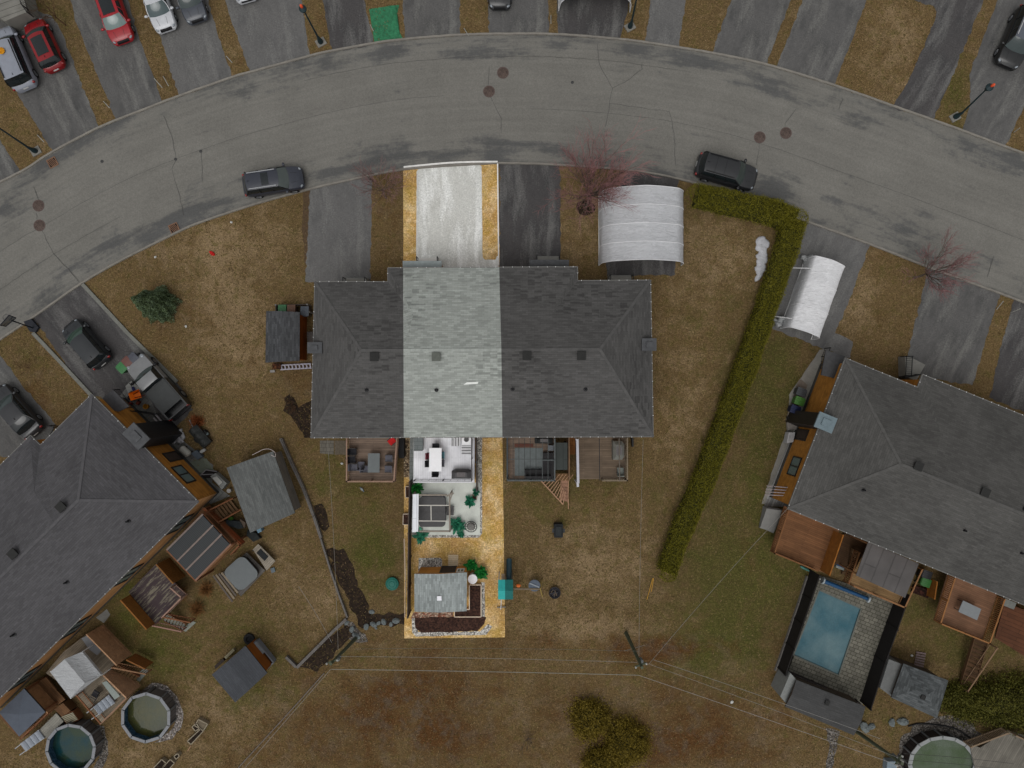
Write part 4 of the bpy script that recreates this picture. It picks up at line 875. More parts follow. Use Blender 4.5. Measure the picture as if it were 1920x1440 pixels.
# manholes and drains
def manhole(px, py, label, r=.41):
    b = W(px, py, 0); zc_ = .066; c = thing('manhole', label, 'manhole', (b.x, b.y, zc_))
    mb = MB(); mb.lathe((b.x, b.y, zc_), [(r+.05, -.01), (r+.05, .004), (r, .006), (r-.01, -.008)], 26); mb.build('frame', plain((86, 72, 68), .15), c)
    mb = MB(); mb.lathe((b.x, b.y, zc_-.02), [(r-.02, 0), (r-.02, .018), (0, .02)], 26); mb.build('cover', speck('rusty_iron', [(86, 74, 69), (94, 80, 74), (76, 66, 62), (100, 86, 79)], 16, dark=.7) if 'ri' not in MC else MC['ri'], c); return c
MC['ri'] = speck('rusty_iron', [(86, 74, 69), (94, 80, 74), (76, 66, 62), (100, 86, 79)], 16, dark=.7)
for px, py, l_ in ((73, 386, 'round rusty manhole cover, upper one of the pair at the left end of the street'), (75, 423, 'round rusty manhole cover, lower one of the pair at the left end of the street'), (943, 137, 'round rusty manhole cover nearer the far kerb above the pale driveway'),
                   (917, 172, 'round rusty manhole cover in mid street above the pale driveway'), (1424, 258, 'round rusty manhole cover just above the black sport utility'), (1473, 250, 'round rusty manhole cover right of its twin above the hedge corner')): manhole(px, py, l_)
for px, py, l_ in ((330, 299, 'small valve cap on the long crack at the left of the street'), (377, 284, 'small valve cap right of the long crack in the street'), (1073, 155, 'small dark valve cap in the middle of the street'), (192, 303, 'faint small valve cap near the far kerb at the left')):
    mb = MB(); b = W(px, py); mb.lathe((b.x, b.y, .055), [(.12, 0), (.12, .016), (.09, .018), (.085, .012), (0, .012)], 14); mb.build('valve_cap', plain((60, 60, 60), .2), label=l_, cat='valve cap')
def drain(px, py, ang, label):
    b = W(px, py); c = thing('storm_drain', label, 'storm drain', (b.x, b.y, .01)); M = Matrix.Rotation(R(ang), 3, 'Z')
    mb = MB(); mb.box((b.x, b.y, .02), (.66, .66, .04), R(ang)); mb.build('pit', plain((20, 18, 17)), c)
    mb = MB()
    for s_ in (-.33, .33): mb.box(Vector((b.x, b.y, .04))+M @ Vector((s_, 0, 0)), (.07, .72, .05), R(ang)); mb.box(Vector((b.x, b.y, .041))+M @ Vector((0, s_, 0)), (.6, .07, .05), R(ang))
    for k in range(-2, 3): mb.box(Vector((b.x, b.y, .042))+M @ Vector((k*.11, 0, 0)), (.05, .6, .04), R(ang+18))
    mb.build('grate', plain((112, 84, 66), .15), c)
drain(99, 305, 28, 'rusty storm drain grate at the far kerb on the left'); drain(327, 428, 24, 'rusty storm drain grate at the near kerb beside the front lawn')
# basketball hoop
c = thing('basketball_hoop', 'portable basketball hoop on a dark base at the mouth of the fan shaped driveway', 'basketball hoop', W(60, 610, 0))
mb = MB(); mb.prism([(44, 603), (58, 598), (72, 614), (66, 623), (56, 622)], .25, 0); mb.build('base', plain((36, 38, 44), .1), c)
mb = MB(); mb.tube(W(62, 615, .2), W(22, 601, 3.05), .05, .05, 8); mb.build('pole', plain((22, 26, 32), .1), c)
q = [W(30, 596, 2.7), W(11, 612, 2.7), W(0, 610, 3.6), W(17, 591, 3.6)]; mb = MB()
for a, b in zip(q, q[1:]+q[:1]): mb.tube(a, b, .035, n=5)
mb.tube((q[0]+q[3])/2*.999, (q[1]+q[2])/2, .02, n=5); i_ = [q[0].lerp(q[1], .3).lerp(q[3].lerp(q[2], .3), t_) for t_ in (.15, .5)]+[q[0].lerp(q[1], .7).lerp(q[3].lerp(q[2], .7), t_) for t_ in (.5, .15)]
for a, b in zip(i_, i_[1:]+i_[:1]): mb.tube(a, b, .02, n=5)
bbf = mb.build('backboard_frame', plain((24, 28, 36), .1), c)
mb = MB(); mb.poly(q); mb.build('backboard', gloss((96, 98, 98), .2), bbf)
mb = MB(); cc = (q[0]+q[1])/2+Vector((-.1, .1, .1)); n_ = (W(0, 580, 3)-W(20, 604, 3)).normalized()
for k in range(16):
    a_, b_ = k*math.tau/16, (k+1)*math.tau/16; o_ = cc+n_*.3; mb.tube(o_+Vector((math.cos(a_)*.23, math.sin(a_)*.23, 0)), o_+Vector((math.cos(b_)*.23, math.sin(b_)*.23, 0)), .015, n=5)
mb.build('rim', plain((40, 40, 48)), c)
# ================================================================= TREES
def tubes(mb, segs, n=4):
    for a, b, r0, r1 in segs: mb.tube(a, b, r0, r1, n, cap=False)
def bare_tree(name, label, base, height, spread, lean, nlimb, mats, seed, twig=.011, levels=4, trunk=.11, tr_h=.22, group='bare budding trees by the street', dens=1.0):
    rs = random.Random(seed); c = thing(name, label, 'tree', (base.x, base.y, 0), group); T, B, G = [], [], []
    top = Vector((base.x+lean[0]*tr_h, base.y+lean[1]*tr_h, height*tr_h)); T.append((base, top, trunk, trunk*.8))
    def grow(p, d, L, r, lv):
        q = p; n = 3; dd = d.copy()
        for k in range(n):
            dd = (dd+Vector((rs.gauss(0, .1), rs.gauss(0, .1), .06+rs.gauss(0, .06)))).normalized(); nq = q+dd*L/n
            (B if lv < 2 else G).append((q, nq, r*(1-k/n*.5), r*(1-(k+1)/n*.5)))
            if lv < levels:
                for _ in range(rs.choice((1, 2)) if dens > .7 else 1):
                    ax = Vector((rs.gauss(0, 1), rs.gauss(0, 1), rs.gauss(0, .5))).normalized(); nd = (dd+ax*.55).normalized(); nd.z = max(nd.z, .12)
                    grow(nq, nd, L*rs.uniform(.5, .72), max(r*.55, twig), lv+1)
            q = nq
    for i in range(nlimb):
        a_ = i*2.4+rs.uniform(-.3, .3); tilt = rs.uniform(.3, .85); d_ = Vector((math.cos(a_)*tilt*spread+lean[0]*.12, math.sin(a_)*tilt*spread+lean[1]*.12, 1)).normalized()
        grow(top, d_, height*rs.uniform(.3, .42), trunk*.42, 0)
    mb = MB(); tubes(mb, T, 8); mb.build('trunk', mats[0], c, smooth='all')
    mb = MB(); tubes(mb, B, 5); mb.build('limbs', mats[0], c, smooth='all')
    mb = MB(); tubes(mb, G, 3); mb.build('twigs', mats[1], c); return c
m_bark = plain((84, 74, 66), .2, 4, 20); m_redtw = plain((134, 96, 95), .25, 2, 9); m_greytw = plain((96, 84, 74), .2, 2, 9); m_brtw = plain((80, 58, 40), .25, 2, 9)
bare_tree('budding_tree', 'bare tree with red twigs standing in a mulch ring beside the white garage tent', W(1099, 388), 7.2, 1.3, (.6, 2.0), 24, (m_bark, m_redtw), 3, levels=3, twig=.0095, trunk=.09)
bare_tree('budding_tree', 'small bare tree with faint red twigs left of the pale driveway', W(724, 372), 4.6, 1.4, (-.3, 1.6), 11, (m_bark, plain((122, 92, 90), .2, 2, 9)), 5, levels=3, twig=.008, trunk=.06, dens=.75)
bare_tree('budding_tree', 'bare tree with red twigs overhanging the kerb right of the white car shelter', W(1713, 522), 5.6, 1.5, (1.2, .8), 13, (m_bark, plain((126, 88, 88), .2, 2, 9)), 9, levels=3, twig=.0085, trunk=.08, dens=.9)
bare_tree('bare_shrub', 'bare brown tree beside the top left driveway near the red cars', W(124, 48), 3.6, .9, (-1.2, 1.0), 6, (m_brtw, m_brtw), 11, levels=3, twig=.010, trunk=.05, group='leafless shrubs', dens=.6)
bare_tree('bare_shrub', 'low bare brown shrub by the left wall of the central row house', W(548, 760), 1.3, 1.6, (-.2, .1), 8, (m_brtw, m_brtw), 13, levels=3, twig=.008, trunk=.03, tr_h=.05, group='leafless shrubs', dens=.6)
bare_tree('bare_shrub', 'thin bare shrub below the two green conifers at the bottom edge', W(990, 1385), 1.5, 1.3, (0, 0), 7, (m_greytw, m_greytw), 15, levels=3, twig=.007, trunk=.03, tr_h=.05, group='leafless shrubs', dens=.5)
bare_tree('bare_shrub', 'leafless shrub on the small lawn at the left edge below the hoop', W(55, 690), 1.8, 1.5, (-1.2, .3), 5, (m_brtw, m_brtw), 17, levels=2, twig=.009, trunk=.03, tr_h=.05, group='leafless shrubs', dens=.5)
for (px, py), l_, sd_ in (((388, 1103), 'tawny dry ornamental grass beside the pergola post', 21), ((372, 1140), 'tawny dry ornamental grass by the foot of the peeling deck', 22), ((372, 790), 'rusty dry ornamental grass behind the pickup truck', 23), ((340, 1110), 'small tawny grass clump under the pergola', 24)):
    b = W(px, py); rs = random.Random(sd_); mb = MB()
    for k in range(330):
        a_ = rs.uniform(0, 6.28); e_ = rs.uniform(.15, 1.25); L = rs.uniform(.5, 1.05); o = b+Vector((rs.gauss(0, .1), rs.gauss(0, .1), 0)); d1 = Vector((math.cos(a_)*math.sin(e_), math.sin(a_)*math.sin(e_), math.cos(e_)))
        m_ = o+d1*L*.6; e2 = m_+Vector((d1.x, d1.y, d1.z-.5))*L*.4; w_ = Vector((-math.sin(a_), math.cos(a_), 0))*.011
        mb.add([o-w_, o+w_, m_+w_, m_-w_, e2], [[0, 1, 2, 3], [3, 2, 4]])
    mb.build('ornamental_grass', leafmat('dry_grass_%d' % sd_, [(60, 40, 22), (120, 82, 44), (98, 66, 34), (150, 112, 66)] if sd_ != 23 else [(60, 30, 14), (120, 62, 28), (98, 50, 24), (130, 80, 40)]), label=l_, cat='ornamental grass', group='dry ornamental grasses')
# leaf clouds
def leaves(pts, size, nrm=None, aspect=.6, seed=1, tip=False):
    g = np.random.default_rng(seed); n = len(pts); a = g.normal(size=(n, 3)); a /= np.linalg.norm(a, axis=1)[:, None]
    b = g.normal(size=(n, 3)); b -= (a*b).sum(1)[:, None]*a; b /= np.linalg.norm(b, axis=1)[:, None]
    s = size*g.uniform(.6, 1.35, (n, 1)); u = a*s; v = b*s*aspect
    return np.stack([pts-u, pts+v, pts+u, pts-v], 1).reshape(-1, 3)
def leafmesh(name, V, mat, parent=None, **k):
    me = bpy.data.meshes.new(name); n = len(V)//4; V = np.asarray(V, float)
    off = np.array(parent['_abs']) if parent is not None else np.array([V[:, 0].mean(), V[:, 1].mean(), 0])
    me.vertices.add(len(V)); me.vertices.foreach_set('co', (V-off).ravel()); me.loops.add(4*n); me.loops.foreach_set('vertex_index', np.arange(4*n, dtype=np.int32)); me.polygons.add(n); me.polygons.foreach_set('loop_start', np.arange(0, 4*n, 4, dtype=np.int32))
    me.materials.append(mat); me.update(calc_edges=True); o = bpy.data.objects.new(name, me); COL.objects.link(o)
    if parent is not None: o.parent = parent
    else: o.location = off
    o['_abs'] = tuple(float(x) for x in off); tag(o, **k); return o
# cedar hedge
def hedge():
    g = np.random.default_rng(4); path = [W(*p, 0) for p in ((1300, 373), (1345, 383), (1395, 393), (1442, 404), (1478, 420), (1467, 470), (1445, 530), (1425, 590), (1390, 690), (1350, 800), (1312, 900), (1274, 985), (1245, 1065))]
    wd = [.92, 1.0, 1.0, 1.03, 1.03, .95, .9, .87, .9, .92, .92, .88, .75]; ht = 1.75
    c = thing('cedar_hedge', 'long olive green clipped cedar hedge bending round the lawn corner', 'hedge', (path[6].x, path[6].y, 0))
    P = []
    for i in range(len(path)-1):
        a, b = path[i], path[i+1]; d_ = (b-a); L = d_.length; nn = np.array([-d_.y/L, d_.x/L]); n = int(L*1900)
        t_ = g.uniform(0, 1, n); w_ = lerp(wd[i], wd[i+1], t_); ph = g.uniform(0, math.pi, n); rr = 1-np.abs(g.normal(0, .09, n))
        s_ = np.cos(ph); s_ = np.sign(s_)*np.abs(s_)**.8; z = np.abs(np.sin(ph))**.4*ht; tp = g.uniform(0, 1, n) < .4; s_ = np.where(tp, g.uniform(-.92, .92, n), s_); z = np.where(tp, ht*(1-.12*np.abs(s_)**5), z)
        base = np.stack([a.x+d_.x*t_, a.y+d_.y*t_], 1); lump = 1+.035*np.sin(base[:, 0]*2.1+base[:, 1]*1.3)+.03*np.sin(base[:, 0]*5.3-base[:, 1]*4.1)
        off = (s_*w_*rr*lump)[:, None]*nn[None]; zz = z*rr+g.normal(0, .06, n)
        P.append(np.concatenate([base+off, np.clip(zz, .05, 3)[:, None]], 1))
    for i, p in enumerate(path):
        if i not in (0, 3, 4, len(path)-1): continue
        wc_ = wd[i]*(1.0 if i in (0, len(path)-1) else 1.06)
        n = int(1500*wd[i]); ph = g.uniform(0, 2*np.pi, n); rr = np.sqrt(g.uniform(.5, 1, n))*wd[i]*(1-np.abs(g.normal(0, .06, n))); rr = np.where(g.uniform(0, 1, n) < .45, rr*np.sqrt(g.uniform(0, 1, n)), rr); zz = np.where(rr > wd[i]*.85, g.uniform(.05, 1, n)*ht, ht)+g.normal(0, .06, n)
        P.append(np.stack([p.x+rr*np.cos(ph), p.y+rr*np.sin(ph), np.clip(zz, .05, 3)], 1))
    P = np.concatenate(P); leafmesh('foliage', leaves(P, .05, seed=2, aspect=.5), leafmat('cedar', [(70, 68, 12), (88, 84, 15), (100, 95, 20), (114, 108, 30)], 2.4), c)
    mb = MB()
    for i in range(len(path)-1):
        a, b = path[i], path[i+1]; d_ = (b-a).normalized(); nn = Vector((-d_.y, d_.x, 0)); w_ = min(wd[i], wd[i+1])*.74
        mb.prismw([(q.x, q.y) for q in (a-nn*w_, b-nn*w_, b+nn*w_, a+nn*w_)], ht*.8+.003*i, 0)
    mb.build('core', plain((40, 42, 12), .3, 5, 20), c)
    for i in range(len(path)-1):
        for t_ in (.25, .75): p = path[i].lerp(path[i+1], t_); mb = MB(); mb.tube((p.x, p.y, 0), (p.x, p.y, ht*.8), .06, .04); mb.build('trunk', m_bark, c)
hedge()
def conifer(name, label, b, h, r, tip, cols, n, seed, size=.07, core=(34, 44, 26)):
    g = np.random.default_rng(seed); c = thing(name, label, 'tree', (b.x, b.y, 0))
    t_ = g.beta(1.1, 1.6, n); a = g.uniform(0, 2*np.pi, n); lob = 1+.16*np.sin(a*5+t_*9)+.1*np.sin(a*11-t_*17)
    rr = r*(1-t_**1.15)*lob*(1-np.abs(g.normal(0, .14, n)))+.06; k = t_
    P = np.stack([b.x+(tip.x-b.x)*k+rr*np.cos(a), b.y+(tip.y-b.y)*k+rr*np.sin(a), h*t_-.15*rr/r+.2], 1)
    leafmesh('crown', leaves(P, size, seed=seed, aspect=.35), leafmat('needles_%d' % seed, cols, 2.2), c)
    mb = MB(); mb.lathe((b.x, b.y, .2), [(r*.72, 0), (r*.55, h*.25), (r*.3, h*.55), (.02, h*.85)], 12); mb.build('inner_branches', plain(core, .3, 5), c)
    mb = MB(); mb.tube((b.x, b.y, 0), (tip.x, tip.y, h), .1, .02, 8); mb.build('trunk', m_bark, c); return c
b = W(304, 573); conifer('blue_spruce', 'single blue green spruce on the brown front lawn at the left', b, 4.2, 1.3, Vector((b.x-.05, b.y+.05, 0)), [(56, 68, 40), (74, 88, 56), (92, 108, 80), (112, 128, 112)], 26000, 6, .06)
def bush(name, label, b, r, h, cols, n, seed, size=.07, cat='bush', core=(44, 42, 14), group=None):
    g = np.random.default_rng(seed); c = thing(name, label, cat, (b.x, b.y, 0), group); ph = g.uniform(0, 2*np.pi, n); cz = g.uniform(-.05, 1, n); sr = np.sqrt(1-np.clip(cz, 0, 1)**2)
    lob = 1+.12*np.sin(ph*3+cz*4+seed)+.1*np.sin(ph*7-cz*9); q = (1-g.normal(.08, .2, n))*lob
    P = np.stack([b.x+r[0]*sr*q*np.cos(ph), b.y+r[1]*sr*q*np.sin(ph), np.clip(h*np.clip(cz, .02, 1)*q, .03, 9)], 1)
    leafmesh('foliage', leaves(P, size, seed=seed, aspect=.45), leafmat('bush_%d' % seed, cols, 1.8), c)
    mb = MB(); mb.ell((b.x, b.y, h*.3), (r[0]*.68, r[1]*.68, h*.42), 0, 12, 8, .1); mb.build('core', plain(core, .3, 5), c); return c
OL = [(72, 62, 16), (94, 80, 20), (108, 92, 26), (124, 106, 40)]
bush('juniper_bush', 'round olive green juniper in the rough field, left one of the pair', W(1105, 1344), (1.35, 1.45), 1.3, OL, 9000, 31, group='junipers in the rough field')
bush('juniper_bush', 'larger olive green juniper in the rough field right of its twin', W(1172, 1388), (1.6, 1.75), 1.5, OL, 12000, 32, group='junipers in the rough field')
bush('juniper_bush', 'low olive green juniper at the bottom edge touching the larger one', W(1128, 1424), (1.4, 1.0), 1.1, OL, 7000, 33, group='junipers in the rough field')
bush('green_thicket', 'broad olive thicket below the long wooden stairs at the right edge', W(1885, 1312), (3.6, 1.9), 1.7, [(50, 52, 14), (70, 70, 20), (86, 84, 28), (102, 96, 36)], 24000, 34, .075, group=None)
bush('green_thicket', 'olive thicket piece right of the small shingled shed', W(1800, 1308), (1.9, 1.3), 1.0, [(50, 52, 14), (70, 70, 20), (84, 82, 28), (98, 94, 36)], 12000, 35, .07)
# ================================================================= SHELTERS, SHEDS, GARDENS
def wp(px, z): return [(W(x, y, z).x, W(x, y, z).y) for x, y in px]
def flat(name, px, zt, zb, mat, parent=None, **k):
    mb = MB(); mb.prism(px, zt, zb); return mb.build(name, mat, parent, **k)
def ctr(px, z=0):
    return W(sum(p[0] for p in px)/len(px), sum(p[1] for p in px)/len(px), z)
def tarp(name, c, var=.12):
    t = NT(name); m1 = t.n('ShaderNodeMapping'); m1.inputs['Scale'].default_value = (1, 3.2, 1); t.l(t.tc.outputs['Object'], m1.inputs[0])
    a = t.noise(1.6, 5, .7, m1.outputs[0], 1.2); b = t.noise(7, 3); cc = t.n('ShaderNodeRGB'); cc.outputs[0].default_value = rgb(c)
    return t.out(t.mul(cc.outputs[0], t.math('MULTIPLY', t.vr(a, .3, .7, 1-var, 1+var), t.vr(b, .3, .7, .96, 1.04))), .55, .3, bump=a, bd=.16, bs=.7)
m_tarp = tarp('shelter_tarp', (178, 179, 182)); m_tarp2 = tarp('bright_tarp', (206, 206, 208)); m_tarp3 = tarp('old_tarp', (150, 152, 152))
def arch_shelter(label, O, ex, ey, wd, ln, prof, mat, ribs, valance=True):
    """ex across, ey along (unit vectors), prof list of (x fraction, z)"""
    ex, ey = Vector((*ex, 0)), Vector((*ey, 0)); O = Vector((O[0], O[1], 0)); c = thing('garage_tent', label, 'tent', O+ex*wd/2+ey*ln/2)
    n = len(prof); mb = MB(); NY = 44; pp = []
    for i in range(n-1):
        k = 5
        for j in range(k): t_ = j/k; pp.append((lerp(prof[i][0], prof[i+1][0], t_), lerp(prof[i][1], prof[i+1][1], t_)))
    pp.append(prof[-1])
    for _ in range(2): pp = [pp[0]]+[tuple(.25*np.array(pp[i-1])+.5*np.array(pp[i])+.25*np.array(pp[i+1])) for i in range(1, len(pp)-1)]+[pp[-1]]
    ph = random.random()*6
    def fn(u, v_):
        q = u*(len(pp)-1); i = min(int(q), len(pp)-2); x, z = (lerp(pp[i][0], pp[i+1][0], q-i), lerp(pp[i][1], pp[i+1][1], q-i))
        s_ = abs(math.sin(v_*ribs*math.pi)); sag = .07*s_*min(1, z/1.2)+.012*math.sin(v_*55+u*20+ph); e = (z < .2)
        return tuple(O+ex*(x*wd+(.05*math.sin(v_*9+ph) if e else 0))+ey*(v_*ln+(.03*math.sin(u*23)))+Vector((0, 0, max(.02, z-sag))))
    mb.grid(fn, len(pp)-1, NY); mb.build('cover', mat, c, smooth='all')
    for r_ in range(ribs+1):
        y = ln*r_/ribs; mb = MB(); P = [O+ex*(x*wd)+ey*y+Vector((0, 0, z+.012)) for x, z in pp]; mb.path(P, .026, 6); mb.build('frame_hoop', plain((212, 212, 214), .05), c)
    for x in (pp[0][0]*wd, pp[-1][0]*wd): mb = MB(); mb.tube(O+ex*x+Vector((0, 0, .06)), O+ex*x+ey*ln+Vector((0, 0, .06)), .03); mb.build('base_rail', m_white, c)
    return c
ARC = [(0, 0), (.012, 1.2), (.1, 2.05), (.3, 2.55), (.5, 2.85), (.7, 2.55), (.9, 2.05), (.988, 1.2), (1, 0)]
arch_shelter('large white garage tent with hoop ribs beside the red budding tree', (6.78, 9.25), (1, 0), (0, 1), 6.45, 5.5, ARC, m_tarp, 4)
p0 = W(1049, 24, 0)
arch_shelter('white garage tent cut off by the top edge beside the street lamp', (3.65, 29.15), (1, -.02), (.02, 1), 5.55, 6, ARC, m_tarp, 4)
a, b, c_, d_ = W(1481, 612, 2.0), W(1541, 634, 2.0), W(1590, 503, 2.0), W(1526, 478, 2.0)
ex_ = (b-a).normalized(); ey_ = ((d_-a)+(c_-b)).normalized()
arch_shelter('bright white car shelter with crumpled cover near the cedar hedge', (a.x, a.y), (ex_.x, ex_.y), (ey_.x, ey_.y), (b-a).length, 5.7, [(0, 0), (0, 1.5), (.05, 1.95), (.5, 2.35), (.95, 1.95), (1, 1.5), (1, .3)], m_tarp2, 3)
mb = MB()
for q0, q1 in (((1480, 502), (1522, 503)), ((1443, 592), (1484, 597))): mb = MB(); mb.tube(W(*q0, .25), W(*q1, 1.9), .045); mb.build('tent_pole', m_white, label='white pole bracing the %s end of the bright car shelter' % ('street' if q0[1] < 550 else 'house'), cat='pole', group='poles bracing the car shelter')
for (px, py), l_ in (((1513, 487), 'bunched white tarp at the street end of the car shelter'), ((1462, 604), 'bunched white tarp at the house end of the car shelter')):
    mb = MB(); g = random.Random(int(px))
    for k in range(9): p = W(px+g.uniform(-9, 9), py+g.uniform(-5, 5), .3); mb.ell((p.x, p.y, g.uniform(.2, .5)), (g.uniform(.2, .42), g.uniform(.12, .25), g.uniform(.15, .35)), g.uniform(0, 3), 9, 6, .35)
    mb.build('tarp_bundle', m_tarp3, label=l_, cat='tarp', group='bunched tarps', smooth='all')
# green netting at the kerb
mb = MB(); q = [W(692, 17), W(749, 9), W(757, 76), (W(702, 79))]
def net(u, v_):
    a = q[0].lerp(q[1], u); b = q[3].lerp(q[2], u); p = a.lerp(b, v_); fold = math.exp(-((u-.68-.12*math.sin(v_*3.1))/.09)**2)
    return (p.x-(.35*math.sin(v_*math.pi) if u > .9 else 0), p.y, .02+.14*fold*abs(math.sin(v_*2.6+.4))+.015*math.sin(u*40)*math.sin(v_*31))
mb.grid(net, 40, 30); mb.build('ground_cover', plain((40, 102, 70), .3, 3, 12, .7), label='green netting spread on the grass strip at the far kerb', cat='netting', smooth='all')
# --------- sheds
def shed(label, px, z, ridge, roof, wallm, kind='gable', rid_ax=0, vent=None, door=None, extra=None, name='garden_shed', ins=.15, cap=True):
    q = [W(x, y, z) for x, y in px]; c = thing(name, label, 'shed', (sum(p.x for p in q)/4, sum(p.y for p in q)/4, 0)); mb = MB(); zc_ = z+ridge
    m = lambda a, b, t_=.5: a.lerp(b, t_)
    if kind == 'gable':
        a, b = (m(q[0], q[1]), m(q[2], q[3])) if rid_ax == 0 else (m(q[1], q[2]), m(q[3], q[0])); a.z = b.z = zc_
        fs_ = ([q[1], q[2], b, a], [q[3], q[0], a, b]) if rid_ax == 0 else ([q[0], q[1], a, b], [q[2], q[3], b, a])
        tri = ([q[0], q[1], a], [q[2], q[3], b]) if rid_ax == 0 else ([q[1], q[2], a], [q[3], q[0], b]); seg = [(a, b)]
    elif kind == 'hip':
        c0, c1 = (m(q[0], q[3]), m(q[1], q[2])) if rid_ax == 0 else (m(q[0], q[1]), m(q[3], q[2])); L = (c1-c0).length; h_ = min(.46, .5*((q[0]-q[3]).length if rid_ax == 0 else (q[0]-q[1]).length)/L)
        a, b = m(c0, c1, h_), m(c0, c1, 1-h_); a.z = b.z = zc_
        fs_ = ([q[0], q[1], b, a], [q[3], q[2], b, a], [q[0], q[3], a], [q[1], q[2], b]) if rid_ax == 0 else ([q[1], q[2], b, a], [q[0], q[3], b, a], [q[0], q[1], a], [q[2], q[3], b]); tri = ()
        seg = [(q[0], a), (q[3] if rid_ax == 0 else q[1], a), (a, b), (q[1] if rid_ax == 0 else q[3], b), (q[2], b)]
    else: # mono pitch
        q[0].z += ridge; q[1].z += ridge; fs_ = (q,); tri = (); seg = []
    for f in fs_: roofface(mb, f)
    mb.build('roof', roof, c)
    if cap: caps(c, seg, m_cap)
    mb = MB(); mb.prismw([(p.x, p.y) for p in q], z-.005, z-.09) if kind != 'mono' else mb.add([tuple(p-Vector((0, 0, .02))) for p in q]+[tuple(p-Vector((0, 0, .12))) for p in q], [[0, 1, 2, 3], [7, 6, 5, 4], [0, 4, 5, 1], [1, 5, 6, 2], [2, 6, 7, 3], [3, 7, 4, 0]])
    mb.build('fascia', m_dkfr, c)
    P = inset([(p.x, p.y) for p in q], ins); mb = MB(); mb.prismw([(p.x, p.y) for p in P], z-.06, 0)
    for t3 in tri: mb.poly([p-Vector((0, 0, .01)) for p in t3])
    mb.build('wall', wallm, c)
    if vent:
        p = W(*vent, z+ridge*.8); mb = MB(); rz_ = math.atan2(q[1].y-q[0].y, q[1].x-q[0].x); mb.box((p.x, p.y, z+ridge*.6), (.24, .24, .24), rz_); mb.box((p.x, p.y, z+ridge*.6+.15), (.33, .33, .06), rz_); mb.build('roof_vent', extra or m_vent, c)
    if door is not None:
        i, t_, wd = door; a, b = P[i % 4], P[(i+1) % 4]; wall_window(c, a, b, t_, wd, .05, min(2.05, z-.15), name='door', door=True)
    return c, P
m_rs1 = shingles('shed_shingles_grey', (88, 90, 89), var=.16); m_rs2 = shingles('shed_shingles_slate', (67, 69, 73), var=.08); m_rs5 = shingles('hut_shingles', (67, 67, 67), var=.1); m_rs3 = shingles('shed_shingles_highlighted', (140, 146, 145), var=.2, blot=.15); m_rs4 = shingles('shed_shingles_dark', (67, 68, 70), var=.22)  # pale shed shingles have the strip's highlight put into their colour
m_dkwall = planks((70, 60, 50), 90, .15, .15); m_orw = wallmat('orange_boards', (118, 68, 24), rowh=.15, wid=3)
shed('grey shingled shed with a cable on its roof, beyond the retaining edge at the left', [(425, 877), (512, 846), (553, 962), (469, 999)], 2.2, .3, m_rs1, m_greysid, 'gable', 0, cap=False)
shed('slate roofed shed standing alone in the lower left garden', [(397, 1265), (460, 1211), (501, 1262), (441, 1317)], 2.2, .35, m_rs2, m_orw, 'gable', 0, cap=False)
cS, PS = shed('pale grey hip roofed shed on the highlighted lawn', [(777, 1076), (875.5, 1073), (875, 1146), (777, 1147)], 2.5, .25, m_rs3, wallmat('tan_shed_boards', (190, 132, 66), rowh=.15, wid=3), 'gable', 0, vent=(824, 1121), extra=plain((225, 225, 230), .04), cap=False)
shed('dark roofed shed with orange side squeezed against the row house', [(499, 583), (562, 585), (561.5, 677), (497.5, 680)], 2.4, .3, m_rs4, m_orw, 'gable', 0, cap=False)
shed('small hip roofed shed below the pool fence', [(1694, 1244), (1778, 1276), (1757, 1347), (1671, 1308)], 2.3, .35, shingles('shed_shingles_mottled', (74, 77, 78), var=.3, blot=.25), m_dkwall, 'hip', 0, vent=(1730, 1307), cap=False)
shed('slate roofed pool hut with one roof vent at the end of the pool', [(1493, 1275), (1623, 1325), (1601, 1379), (1472, 1325)], 2.3, .2, m_rs5, m_dkwall, 'gable', 1, vent=(1550, 1317), cap=False)
# dark doorway of the orange shed, doors of the pale one
c = cS
a, b = PS[0], PS[1]
q = sorted(PS, key=lambda p: -p.y)[:2]; q.sort(key=lambda p: p.x)
wall_window(c, q[0], q[1], .62, 1.2, .05, 2.0, name='door', door=True, out=-1, fm=plain((60, 60, 60))); wall_window(c, q[0], q[1], .89, .6, 1.0, 2.0, out=-1, fm=m_white)
mb = MB(); p = W(563, 630, 1.2); mb.box((p.x-.0, p.y, 1.0), (.06, 1.4, 1.9)); mb.build('door', plain((24, 24, 28)), bpy.data.objects['garden_shed.003'])
# lean-to panels
flat('lean_to_panel', [(1463, 1306), (1482, 1262), (1495, 1276), (1474, 1319)], 2.0, 0, plain((120, 122, 120), .1), label='pale lean-to panel at the left end of the pool hut', cat='panel')
flat('lean_to_panel', [(1667, 1236), (1692, 1246), (1671, 1306), (1650, 1290)], 1.9, 0, plain((96, 97, 96), .12), label='grey framed sheet leaning beside the small hip roofed shed', cat='panel')
